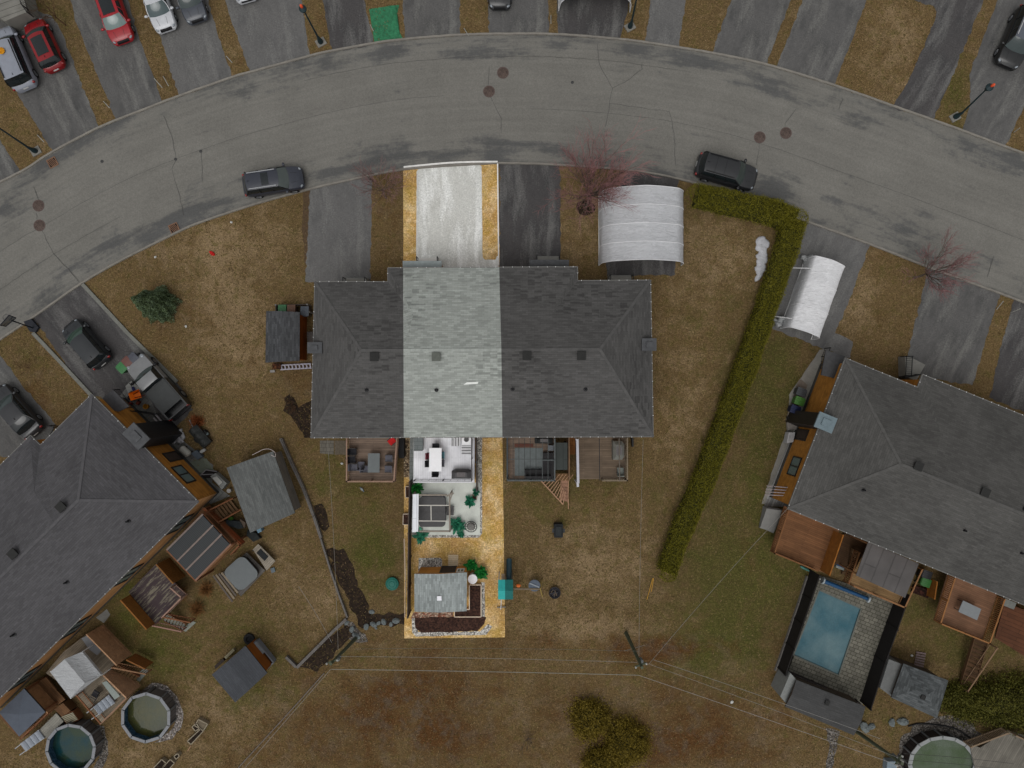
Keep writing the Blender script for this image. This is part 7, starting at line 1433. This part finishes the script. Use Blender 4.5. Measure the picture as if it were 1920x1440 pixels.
sheet('concrete_slab', [(270, 1250), (279, 1258), (262, 1278), (253, 1271)], plain((112, 116, 110), .1), z=.05, amp=.0)
c = thing('gazebo', 'white fabric gazebo with a ridge on the lower left deck', 'gazebo', W(140, 1265, 1.2)); mgz, mgz2 = tarp('gazebo_fabric', (160, 162, 164), .06), None
E0, E1, E2, E3 = W(94, 1260, 3.2), W(132, 1310, 3.2), W(190, 1266, 3.2), W(154, 1222, 3.2); G0, G1 = W(121, 1236, 3.95), W(159, 1281, 3.95)
for pts in ([E0, E1, G1, G0], [E3, E2, G1, G0], [E1, E2, G1], [E0, E3, G0]):
    mb = MB(); n = 6
    if len(pts) == 4: mb.grid(lambda u, v_: tuple(pts[0].lerp(pts[1], u).lerp(pts[3].lerp(pts[2], u), v_)-Vector((0, 0, .12*math.sin(math.pi*v_)*(.7+.3*abs(math.sin(u*6.28)))))), 12, 6)
    else: mb.poly(pts)
    mb.build('canopy', mgz, c, smooth='all')
mb = MB()
for a, b in ((E0, E1), (E1, E2), (E2, E3), (E3, E0)): mb.poly([a, b, b-Vector((0, 0, .22)), a-Vector((0, 0, .22))])
mb.build('valance', mgz, c)
for e_ in (E0, E1, E2, E3): mb = MB(); mb.tube((e_.x, e_.y, 1.2), (e_.x, e_.y, 3.15), .035); mb.build('post', m_white, c)
mb = MB(); P = wp([(153, 1197), (164, 1191), (190, 1219), (182, 1228), (168, 1218), (160, 1207)], 1.4); mb.prismw(P, 1.42, 1.22); mb.build('pool_cover', plain((134, 136, 140), .12, 3), label='folded white pool cover on the corner of the lower left deck', cat='cover')
table('long glass topped table beside the screen on the lower left deck', [(191, 1280), (200, 1277), (225, 1305), (215, 1312)], 1.9, gloss((104, 114, 108), .15)); chair('dark folding chair on the lower left deck beside the gazebo', 178, 1302, 150, 1.2, m_dchair)
def poolsteps(label, a, b, w_, rails_, z):
    A, B = W(*a, z), W(*b, z); c = thing('pool_ladder', label, 'pool ladder', (A.x, A.y, 0), 'white pool ladders lying out of the water'); d_ = (B-A); nn = Vector((-d_.y, d_.x, 0)).normalized()*w_/2
    for k in range(4):
        s0, s1 = A+d_*(k/4), A+d_*((k+.93)/4); mb = MB(); mb.grid(lambda u, v_: tuple((s0-nn).lerp(s0+nn, v_).lerp((s1-nn).lerp(s1+nn, v_), u)+Vector((0, 0, .09*math.sin(math.pi*u)))), 6, 4); q_ = [s0-nn, s1-nn, s1+nn, s0+nn]; mb.prismw([(v_.x, v_.y) for v_ in q_], z, z-.12); mb.build('step', plain((136, 142, 150), .06), c, smooth=True)
    for s_ in (-1, 1): mb = MB(); mb.tube(B+nn*s_, A-d_.normalized()*rails_+nn*s_*.8-Vector((0, 0, .2)), .035, n=8); mb.build('rail', plain((156, 158, 160), .04), c)
    return c
poolsteps('white pool ladder resting on the deck by the green water pool', (180, 1333), (210, 1310), .75, .8, 1.5); poolsteps('white pool ladder resting on the deck by the blue water pool', (43, 1402), (78, 1376), .75, .7, 1.0)
c = thing('hardtop_gazebo', 'blue grey flat topped gazebo at the lower left edge', 'gazebo', W(42, 1337, 0)); hq = [W(45, 1291, 2.7), W(85, 1335, 2.7), W(36, 1381, 2.7), W(-2, 1336, 2.7)]; hc_ = (hq[0]+hq[2])/2+Vector((0, 0, .35)); mb = MB()
for a, b in zip(hq, hq[1:]+hq[:1]): mb.poly([a, b, hc_])
mb.build('roof', plain((76, 82, 92), .08, 2, 14), c); mb = MB(); mb.prismw([(v_.x, v_.y) for v_ in hq], 2.695, 2.58); mb.build('fascia', m_dkfr, c)
for v_ in inset([(v_.x, v_.y) for v_ in hq], .15): mb = MB(); mb.box((v_.x, v_.y, 1.3), (.12, .12, 2.6), R(45)); mb.build('post', m_brnr, c)
cR = deck('brown screened deck beside the blue grey gazebo', [(46, 1291), (86, 1270), (122, 1312), (88, 1337), (36, 1384), (-5, 1340)], 1.0, m_brn)
privacy(cR, [(47, 1290), (90, 1337)], 2.2, .1, plain((150, 112, 78), .2, 3, 14)); rail(cR, wp([(90, 1337), (38, 1386)], 1.9), 1.9, 1.0, m_brnr, 'railing', .2)
deck('pale grey board walk between the blue grey gazebo and the blue pool', [(105, 1337), (119, 1353), (87, 1385), (72, 1370)], .9, planks((126, 124, 116), 45, .14, .12, .6)); flat('timber_platform', [(102, 1330), (118, 1318), (132, 1333), (116, 1344)], .9, 0, m_brn, label='small brown timber platform above the slatted box', cat='platform')
c = thing('slatted_box', 'slatted step box with pale treads above the blue pool', 'steps', W(127, 1348, 0)); flat('frame', [(113, 1342), (137, 1333), (148, 1350), (127, 1361)], .7, 0, m_brnr, c)
for k in range(6): mb = MB(); t_ = (k+.6)/6.3; mb.bar(W(*P2((114.5, 1343.5), (128, 1359), t_), .8), W(*P2((136, 1335), (146.5, 1349.5), t_), .8), .075, .04); mb.build('tread', plain((146, 142, 122), .08), c)
def round_pool(label, px, py, rpx, water, liner, n=12, zr=1.2, zw=.5, rot=0, wall=None, rim=(122, 124, 128), ry=None, name='above_ground_pool'):
    s_ = (H-zr)/F; p = W(px, py, zr); r = rpx*s_; r2 = (ry or rpx)*s_; c = thing(name, label, 'pool', (p.x, p.y, 0), None); pt = lambda rr, z, k: (p.x+rr*r*math.cos(rot+k*math.tau/n), p.y+rr*r2*math.sin(rot+k*math.tau/n), z)
    mb = MB(); mb.add([pt(.97, 0, k) for k in range(n)]+[pt(.97, zr-.02, k) for k in range(n)], [[k, (k+1) % n, n+(k+1) % n, n+k] for k in range(n)]); mb.build('wall', wall or planks((88, 84, 82), 0, .3, .1), c)
    for k in range(n):
        mb = MB(); a, b = Vector(pt(1.02, zr, k+.03)), Vector(pt(1.02, zr, k+.97)); a2, b2 = Vector(pt(.9, zr, k+.03)), Vector(pt(.9, zr, k+.97)); mb.add([a, b, b2, a2]+[v_-Vector((0, 0, .06)) for v_ in (a, b, b2, a2)], [[0, 1, 2, 3], [7, 6, 5, 4], [0, 4, 5, 1], [2, 6, 7, 3], [1, 5, 6, 2], [3, 7, 4, 0]]); mb.build('rim', plain(rim, .08), c)
        mb = MB(); v_ = pt(.99, 0, k); mb.box((v_[0], v_[1], zr/2), (.1, .1, zr)); mb.build('upright', plain((96, 98, 100)), c)
    mb = MB(); mb.add([pt(.95, 0, k) for k in range(n)]+[pt(.95, zr-.03, k) for k in range(n)], [[k, n+k, n+(k+1) % n, (k+1) % n] for k in range(n)]); mb.build('liner', liner, c)
    mb = MB(); mb.poly([pt(.951, zw, k) for k in range(n)]); mb.build('water', water, c); return c
def watermat(name, c0, c1, sc=1.2, r=.12): t = NT(name); return t.out(t.mul(t.mix(t.vr(t.noise(sc, 4, .6), .35, .65, 0, 1), rgb(c0), rgb(c1)), t.vr(t.noise(12, 3, .8), .34, .66, .78, 1.22)), r, .2, bump=t.noise(5, 2), bd=.004)
m_blin = (lambda t: t.out(t.mix(t.vr(t.noise(9, 3), .45, .6, 0, 1), rgb((22, 48, 66)), rgb((60, 88, 110))), .5, .3))(NT('blue_liner'))
round_pool('above ground pool with murky olive water ringed by white stones', 273, 1346, 47, watermat('olive_water', (64, 64, 34), (52, 58, 38)), m_blin, 10, rot=.3)
pp = round_pool('above ground pool with clearer blue green water at the bottom edge', 132, 1405, 47, watermat('teal_water', (16, 52, 58), (44, 58, 42), .8), m_blin, 12, rot=.1)
round_pool('oval pool under a green winter cover at the lower right', 1768, 1434, 64, watermat('winter_cover', (62, 76, 52), (80, 90, 76), .8, .5), m_blin, 16, ry=53, zr=1.2, zw=1.0, rim=(132, 134, 134), wall=planks((50, 44, 42), 0, .3, .1))
c = thing('planter_box', 'L shaped timber planter on the lower left lawn', 'planter', ctr([(372, 1370)]*2), 'timber planters on the lower left lawn')
for k, q_ in enumerate(([(372, 1349), (389, 1358), (381, 1370), (365, 1361)], [(360, 1363), (368, 1356), (374, 1366), (366, 1371)], [(376, 1367), (381, 1371), (358, 1396), (351, 1390)])):
    mb = MB(); P = wp(q_, .4)
    for a, b in zip(P, P[1:]+P[:1]): mb.bar((a[0], a[1], .2), (b[0], b[1], .2), .07, .4)
    mb.build('frame', plain((132, 122, 104), .12), c); mb = MB(); mb.prismw(P, .32, 0); mb.build('soil', m_mulch if k else plain((98, 88, 72), .2), c)
mb = MB(); mb.tube(W(352, 1408, .03), W(358, 1398, .1), .03); mb.build('stick', m_pks, c)
c = thing('planter_box', 'stepped timber planter cut off by the bottom edge', 'planter', W(315, 1430), 'timber planters on the lower left lawn')
for k, q_ in enumerate(([(319, 1424), (327, 1431), (308, 1452), (300, 1445)], [(326, 1418), (333, 1413), (336, 1418), (330, 1424)], [(303, 1424), (311, 1431), (298, 1448), (286, 1442)])):
    mb = MB(); P = wp(q_, .4)
    for a, b in zip(P, P[1:]+P[:1]): mb.bar((a[0], a[1], .2), (b[0], b[1], .2), .07, .4)
    mb.build('frame', plain((132, 122, 104), .12), c); mb = MB(); mb.prismw(P, .32, 0); mb.build('soil', m_mulch, c)
c = thing('cold_frame', 'grey framed cold frame with orange boards beside the slate roofed shed', 'cold frame', W(490, 1225, 0)); flat('floor', [(466, 1212), (481, 1203), (513, 1242), (500, 1254)], .2, .02, plain((118, 82, 44), .15), c); P = wp([(465, 1212), (481, 1202), (513, 1242), (500, 1255)], .6); mb = MB()
for a, b in zip(P, P[1:]+P[:1]): mb.bar((a[0], a[1], .35), (b[0], b[1], .35), .1, .6)
mb.build('frame', plain((104, 106, 110), .1), c); flat('lid', [(467, 1213), (480, 1204), (496, 1222), (488, 1233)], .66, .62, plain((124, 128, 130), .08), c)
mb = MB(); p = W(468, 1197); mb.lathe((p.x, p.y, .0), [(.22, 0), (.42, .02), (.44, .12), (.4, .2), (.24, .2), (.2, .1)], 20); mb.build('old_tyre', m_tyre, label='old black tyre beside the cold frame', cat='tyre', smooth=True)
flat('board_stack', [(420, 1232), (437, 1216), (440, 1220), (424, 1236)], .3, 0, planks((128, 122, 100), 45, .1, .1), label='pale board stack against the slate roofed shed', cat='boards'); flat('board_stack', [(402, 1249), (418, 1235), (421, 1239), (404, 1255)], .3, 0, plain((44, 36, 32), .2), label='dark board stack against the slate roofed shed', cat='boards')
mb = MB(); P = [W(x, y, z_) for (x, y), z_ in zip(catmull([(473, 853), (483, 848), (493, 843), (505, 842), (515, 848), (516, 856), (508, 853)], 6), [2.4]*60)]; mb.path(P, .022, 5); mb.build('cable', plain((160, 150, 146), .05), label='pale cable looped over the top of the grey shingled shed', cat='cable')
# ================================================================= orange shed surroundings
fence('low dark fence round the bins above the orange shed', [(517, 585), (517, 572), (576, 571), (580, 585)], .95, m_fd, post=m_gutter, th=.05)
bin_('green wheeled bin behind the orange shed fence', 529, 580, 90, (60, 104, 70)); bin_('brown wheeled bin behind the orange shed fence', 546, 580, 90, (98, 72, 58)); bin_('blue grey wheeled bin behind the orange shed fence', 571, 583, 90, (78, 84, 92))
c = thing('pallet', 'white pallet lying below the orange shed', 'pallet', W(556, 687, 0)); mp = plain((150, 148, 158), .08)
for k in range(9): t_ = k/8; mb = MB(); mb.bar(W(lerp(527, 581, t_), lerp(685, 682.5, t_), .25), W(lerp(529, 583, t_), lerp(692.5, 691.5, t_), .25), .1, .04); mb.build('board', mp, c)
for dy in (0, 8): mb = MB(); mb.bar(W(526, 685+dy, .2), W(583, 682+dy, .2), .1, .06); mb.build('bearer', mp, c)
flat('firewood_pile', [(510, 681), (526, 682), (526, 692), (511, 692)], .4, 0, speck('logs', [(60, 36, 22), (96, 60, 38), (44, 26, 18)], 7), label='brown firewood pile at the lower left of the orange shed', cat='firewood'); flat('slab', [(506, 694), (515, 693.5), (515.5, 698), (506.5, 698.5)], .1, 0, plain((128, 124, 120)), label='small pale slab below the firewood pile', cat='slab')
flat('cabinet', [(575, 622), (586, 622), (586, 650), (577, 650)], .8, 0, plain((66, 62, 60), .2), label='dark cabinet between the orange shed and the house', cat='cabinet')
# ================================================================= right house surroundings
bin_('dark grey wheeled bin by the side path of the right house', 1503, 735, 160, (58, 60, 62)); bin_('green wheeled bin by the side path of the right house', 1499.5, 752, 160, (62, 104, 44)); bin_('dark blue wheeled bin by the side path of the right house', 1491.5, 768, 160, (24, 32, 62))
flat('gravel_pad', [(1497, 714), (1502, 711), (1514, 722), (1490, 790), (1478, 792), (1473, 788)], .05, 0, plain((112, 102, 92), .15), label='pale slab strip under the bins of the right house', cat='slab')
c = thing('garden_reel', 'dark hose reel next to the blue bin', 'hose reel', W(1486, 785)); flat('frame', [(1477, 782), (1491, 781), (1493, 789), (1478, 790)], .4, .05, m_black, c); p = W(1484, 786, .4); mb = MB(); mb.lathe((p.x, p.y, .35), [(.12, 0), (.2, .03), (.2, .14), (.1, .18)], 14); mb.build('drum', plain((60, 66, 70)), c)
c = thing('heat_pump', 'white heat pump beside the side path of the right house', 'heat pump', W(1483, 820)); flat('case', [(1479, 811), (1491, 811), (1487, 829), (1475, 831)], .8, .1, plain((158, 156, 156), .05), c); flat('foot', [(1480, 812), (1490, 812), (1486, 828), (1476, 830)], .1, 0, m_dkfr, c); flat('grille', [(1481, 814), (1489, 814), (1485, 826), (1478, 827)], .83, .81, plain((140, 138, 138)), c)
flat('paving_stack', [(1476, 792), (1495, 792), (1503, 805), (1477, 806)], .25, 0, plain((118, 112, 106), .15), label='stack of pale slabs at the foot of the right chimney', cat='slabs')
c = thing('ladder_rack', 'four pale tubes hung across the wall of the right house', 'pipes', W(1462, 920))
for k in range(4): mb = MB(); mb.tube(W(1436+k*-1.2+2, 911+k*5.5, .9), W(1488-k, 915+k*5, 3.0), .04, n=8); mb.build('tube', plain((154, 142, 142), .05), c)
for x_, z_ in ((1450, 1.5), (1474, 2.4)): mb = MB(); mb.bar(W(x_, 911, z_), W(x_-1, 932, z_), .05, .05); mb.build('bracket', m_dkfr, c)
c = thing('cellar_hatch', 'pale grey sloping hatch at the lower left corner of the right house', 'hatch', W(1447, 975)); mb = MB(); q_ = [W(1438, 952, .9), W(1467, 956, 1.0), W(1451, 998, .4), W(1425, 990, .3)]; mb.add(q_+[Vector((v_.x, v_.y, 0)) for v_ in q_], [[0, 1, 2, 3], [7, 6, 5, 4], [0, 4, 5, 1], [1, 5, 6, 2], [2, 6, 7, 3], [3, 7, 4, 0]]); mb.build('lid', plain((112, 111, 108), .06), c); mb = MB(); mb.bar(q_[0]+Vector((0, 0, .02)), q_[1]+Vector((0, 0, .02)), .1, .08); mb.build('hinge_bar', m_dkfr, c)
D1 = [(1478, 952), (1583, 997), (1555, 1080), (1452, 1037)]
cU = deck('reddish brown deck with slatted side rail behind the right house', D1, 1.4, m_red, [[(1478, 958), (1452, 1037), (1532, 1070)]], m_redr, at=2.2, zr=.85, bw=.05)
privacy(cU, [(1580, 1002), (1554, 1079)], 3.0, .2, m_oran, at=2.9)
m_awn = planks((82, 79, 78), 68, .95, .03, .75, 400)
c = thing('metal_awning', 'flat grey metal awning with seams behind the right house', 'awning', W(1665, 1070)); AW = [(1628, 1016), (1723, 1057), (1697, 1121), (1605, 1079)]; flat('roof', AW, 3.4, 3.34, m_awn, c)
for v_ in inset(wp(AW, 3.4), .12): mb = MB(); mb.box((v_[0], v_[1], 1.67), (.1, .1, 3.34)); mb.build('post', m_tan, c)
cV = deck('tan deck under the grey metal awning beside the pool', [(1628, 1024), (1716, 1062), (1683, 1133), (1588, 1094)], 1.2, planks((124, 98, 66), -22, .14, .15, .5), [[(1716, 1062), (1684, 1132), (1590, 1093)]], m_tan, at=1.2, bal=5, bw=.03)
cX = deck('dark stair landing between the brown deck and the awning', [(1584, 1000), (1626, 1018), (1604, 1072), (1566, 1056)], .5, planks((74, 54, 36), -22, .14, .15, .4))
stairs(cX, W(1600, 1030, 1.2), W(1612, 1034, 1.2), W(1588, 1080, .2), W(1577, 1075, .2), 1.2, .2, planks((98, 76, 54), -22, .25, .12), 7); rail(cX, wp([(1608, 1035), (1588, 1092)], 1.6), 1.9, 1.0, m_redr, 'railing', .14, bw=.05)
c = thing('cool_box', 'blue and white cool box in the gap beside the brown deck', 'cool box', W(1576, 1061)); flat('body', [(1567, 1064), (1571, 1053), (1586, 1059), (1582, 1070)], .4, 0, plain((128, 134, 130)), c); flat('lid', [(1569, 1060), (1571.5, 1053), (1586, 1059), (1583.5, 1066)], .46, .41, plain((26, 58, 96)), c)
c = thing('garden_ornament', 'small teal and white bundle at the foot of the brown deck', 'bundle', W(1507, 1065)); mb = MB()
for k in range(6): p = W(1502+k*2.5, 1062+k*1.3); mb.ell((p.x, p.y, .1), (.12, .1, .1), k, 7, 5, .4)
mb.build('bundle', plain((70, 116, 108), .3, 9), c, smooth='all')
# pool with sunken basin
t = None
mb = MB(); PV = [(1538, 1078), (1600, 1092), (1690, 1126), (1615, 1318), (1472, 1268)]
Qp = [W(*q_) for q_ in ((1534, 1105), (1613, 1140), (1571, 1265), (1486, 1227))]; Vp = [W(*q_) for q_ in ((1537, 1078), (1690, 1124), (1615, 1320), (1472, 1268))]
for i in range(4):
    a, b, c2, d2 = Vp[i], Vp[(i+1) % 4], Qp[(i+1) % 4], Qp[i]; mb.add([Vector((v_.x, v_.y, .16)) for v_ in (a, b, c2, d2)], [[3, 2, 1, 0]])
mb.build('paving', tiles((102, 99, 90), -22, .42, .28, (58, 58, 48), .2), kind='structure')
c = thing('swimming_pool', 'rectangular swimming pool with pale blue cover behind the right house', 'pool', W(1550, 1184, 0))
t = NT('pool_cover'); aa = t.noise(.35, 3); m_cov = t.out(t.mul(t.mix(t.vr(aa, .35, .65, 0, 1), rgb((44, 84, 96)), rgb((86, 110, 115))), t.vr(t.noise(9, 3), .3, .7, .9, 1.1)), .4, .2)
mb = MB(); mb.poly([Vector((v_.x, v_.y, .07)) for v_ in Qp]); mb.build('water', m_cov, c)
mb = MB()
for a, b in zip(Qp, Qp[1:]+Qp[:1]): mb.poly([(a.x, a.y, .16), (b.x, b.y, .16), (b.x, b.y, .02), (a.x, a.y, .02)])
mb.build('liner', plain((26, 76, 98), .08), c)
mb = MB()
for a, b in zip(Qp, Qp[1:]+Qp[:1]): mb.bar((a.x, a.y, .15), (b.x, b.y, .15), .1, .06)
mb.build('coping', plain((92, 94, 88), .12), c)
c = thing('cover_reel', 'blue solar cover rolled on its reel at the head of the pool', 'cover reel', W(1585, 1106)); a, b = W(1543, 1088.5, .7), W(1628, 1123, .7); mb = MB(); mb.tube(a, b, .17, .14, 14); mb.build('rolled_cover', plain((22, 62, 96), .15, 3, 12, .4), c, smooth=True)
for v_ in (a, b):
    mb = MB(); d_ = (b-a).normalized(); mb.tube(v_-d_*.06, v_+d_*.06, .27, n=18); mb.build('end_wheel', plain((146, 154, 158), .1), c); mb = MB(); mb.tube(v_+Vector((-.2, .1, -.05)), Vector((v_.x-.2, v_.y+.1, .16)), .04); mb.tube(v_+Vector((.1, -.2, -.05)), Vector((v_.x+.1, v_.y-.2, .16)), .04); mb.build('stand', m_white, c)
m_mesh = plain((28, 25, 24), .18, 3, 12)
fence('black mesh pool fence on the left side of the pool', [(1537, 1080), (1505, 1172), (1473, 1266)], 1.8, m_mesh, name='pool_fence', step=2.6, gap=1.02); fence('black mesh pool fence on the right side of the pool', [(1706, 1117), (1660, 1245), (1633, 1331)], 1.8, m_mesh, name='pool_fence', step=2.6, gap=1.02)
fence('low dark clutter fence between the pool and the pool hut', [(1482, 1263), (1530, 1283), (1575, 1303), (1613, 1320)], .9, plain((58, 52, 50), .3), name='pool_fence', step=1.6, gap=.6)
c = thing('pallet_ramp', 'pinkish pallet ramp leading to the small hip roofed shed', 'ramp', W(1724, 1240))
for k in range(7): t_ = k/6.5; mb = MB(); mb.bar(W(lerp(1718, 1713, t_), lerp(1223, 1252, t_), .12), W(lerp(1736, 1730, t_), lerp(1226, 1257, t_), .12), .13, .04); mb.build('board', plain((112, 96, 94), .12), c)
D2 = [(1790, 1078), (1883, 1120), (1855, 1206), (1763, 1169)]
cY = deck('reddish deck with pale square table behind the right house', D2, 1.6, planks((112, 82, 62), -22, .14, .12, .55), [[(1790, 1084), (1763, 1169), (1855, 1206), (1883, 1124)]], plain((134, 92, 54), .12), at=2.4, zr=.85, bw=.05)
PT = wp([(1805.5, 1126), (1840, 1142), (1833, 1162), (1796.5, 1146)], 2.3); table('pale grey table on the reddish deck at the right', [(1806, 1126), (1840, 1142), (1832, 1163), (1797, 1147)], 2.35, plain((116, 120, 122), .06), base=1.6)
stairs(cY, W(1829, 1196, 1.6), W(1853, 1205, 1.6), W(1797, 1291, .1), W(1822, 1301, .1), 1.6, .1, planks((66, 46, 28), -22, .3, .15, .4), 11, rl=plain((76, 54, 34), .15)); rail(cY, wp([(1855, 1207), (1824, 1303)], 1.6), [2.5, 1.0], [1.6, .1], plain((112, 88, 66), .12), 'railing', 2.5)
deck('dark brown deck cut off by the right edge', [(1884, 1130), (1960, 1158), (1940, 1242), (1866, 1196)], .9, planks((84, 52, 34), -22, .3, .15, .5)); flat('storage_chest', [(1885, 1122), (1906, 1131), (1901, 1143), (1881, 1135)], 1.3, .9, plain((110, 112, 108)), label='pale chest at the right edge under the eave', cat='chest')
bin_('black wheeled bin under the eave right of the metal awning', 1739, 1078, -20, (36, 36, 38)); bin_('green wheeled bin right of the metal awning', 1737, 1093, -20, (46, 92, 44)); flat('firewood_pile', [(1716, 1098), (1746, 1108), (1740, 1122), (1712, 1112)], .4, 0, speck('logs_dark', [(44, 26, 20), (70, 40, 32), (30, 20, 16)], 6), label='dark firewood heap below the green bin at the right', cat='firewood'); privacy(cY, [(1757, 1090), (1752, 1124)], 1.4, .1, m_oran)
# deck and rails by the oval pool
cZ = deck('pale grey deck at the lower right corner beside the oval pool', [(1818, 1395), (1838, 1402), (1888, 1370), (1935, 1382), (1960, 1470), (1835, 1470)], 1.3, planks((104, 100, 92), 60, .14, .14, .55)); rail(cZ, wp([(1816, 1397), (1886, 1371)], 1.9), 2.2, 1.3, plain((122, 104, 84), .12), 'railing', .13, bw=.05); rail(cZ, wp([(1900, 1376), (1950, 1400)], 1.9), 2.2, 1.3, plain((122, 104, 84), .12), 'railing', .13, bw=.05)
mb = MB(); P = [W(x, y, .08) for x, y in catmull([(1703, 1362), (1722, 1357), (1745, 1358), (1770, 1361), (1790, 1366), (1808, 1376), (1825, 1388)], 6)]; mb.path(P, .06, 6); mb.build('drain_hose', m_black, label='black hose curving on the gravel round the oval pool', cat='hose')
c = thing('pool_pump', 'pale pump box at the foot of the right power pole', 'pump', W(1672, 1434)); flat('case', [(1664, 1428), (1680, 1428), (1683, 1446), (1662, 1446)], .6, 0, plain((112, 124, 132), .12), c); mb = MB(); p = W(1692, 1428, .5); mb.lathe((p.x, p.y, 0), [(.16, 0), (.18, .45), (.1, .55)], 14); mb.build('filter', plain((130, 130, 124)), c)
# ================================================================= loose straw and thatch on the lawns (uncountable)
def inpoly(x, y, poly):
    r_ = np.zeros(len(x), bool); n = len(poly)
    for i in range(n):
        (x0, y0), (x1, y1) = poly[i], poly[(i+1) % n]
        if y0 == y1: continue
        c_ = ((y0 > y) != (y1 > y)) & (x < (x1-x0)*(y-y0)/(y1-y0)+x0); r_ ^= c_
    return r_
g = np.random.default_rng(77); N = 150000; X_ = g.uniform(-80, 2000, N); Y_ = g.uniform(-60, 1500, N)
bad = inpoly(X_, Y_, [tuple(q) for q in ROAD_U[::4]]+[tuple(q) for q in ROAD_L[::-4]])
for _, _, pts in DW: bad |= inpoly(X_, Y_, pts)
for pts in ([(756, 300), (936, 300), (948, 1197), (757, 1197)], [(1510, 1070), (1700, 1110), (1640, 1335), (1460, 1270)], [(590, 520), (1225, 500), (1225, 905), (590, 860)], [(160, 720), (450, 930), (560, 1010), (460, 1130), (300, 1190), (-100, 1500), (-100, 800)], [(1470, 640), (2000, 640), (2000, 1240), (1760, 1220), (1430, 1040)], [(1690, 1350), (1850, 1350), (1960, 1480), (1670, 1480)]): bad |= inpoly(X_, Y_, pts)
dens = .5+.5*np.sin(X_*.021+np.sin(Y_*.017)*2)*np.sin(Y_*.024+np.sin(X_*.013)*2); ok = (~bad) & (g.uniform(0, 1, N) < .35+.65*dens)
X_, Y_ = X_[ok], Y_[ok]; P = np.stack([(X_-960)/24, (720-Y_)/24, g.uniform(.015, .05, len(X_))], 1); n = len(P)
an = g.uniform(0, np.pi, n); L_ = g.uniform(.035, .11, n); wd_ = g.uniform(.012, .03, n); u = np.stack([np.cos(an)*L_, np.sin(an)*L_, g.normal(0, .012, n)], 1); v = np.stack([-np.sin(an)*wd_, np.cos(an)*wd_, g.normal(0, .008, n)], 1)
leafmesh('grass_thatch', np.stack([P-u, P+v, P+u, P-v], 1).reshape(-1, 3), leafmat('thatch', [(58, 50, 28), (84, 68, 44), (74, 68, 34), (120, 100, 72), (140, 120, 90)], .6, 1), kind='stuff', label='loose straw and thatch scattered over the dormant lawns', cat='grass')
for o in bpy.data.objects:
    if '_abs' in o: del o['_abs']
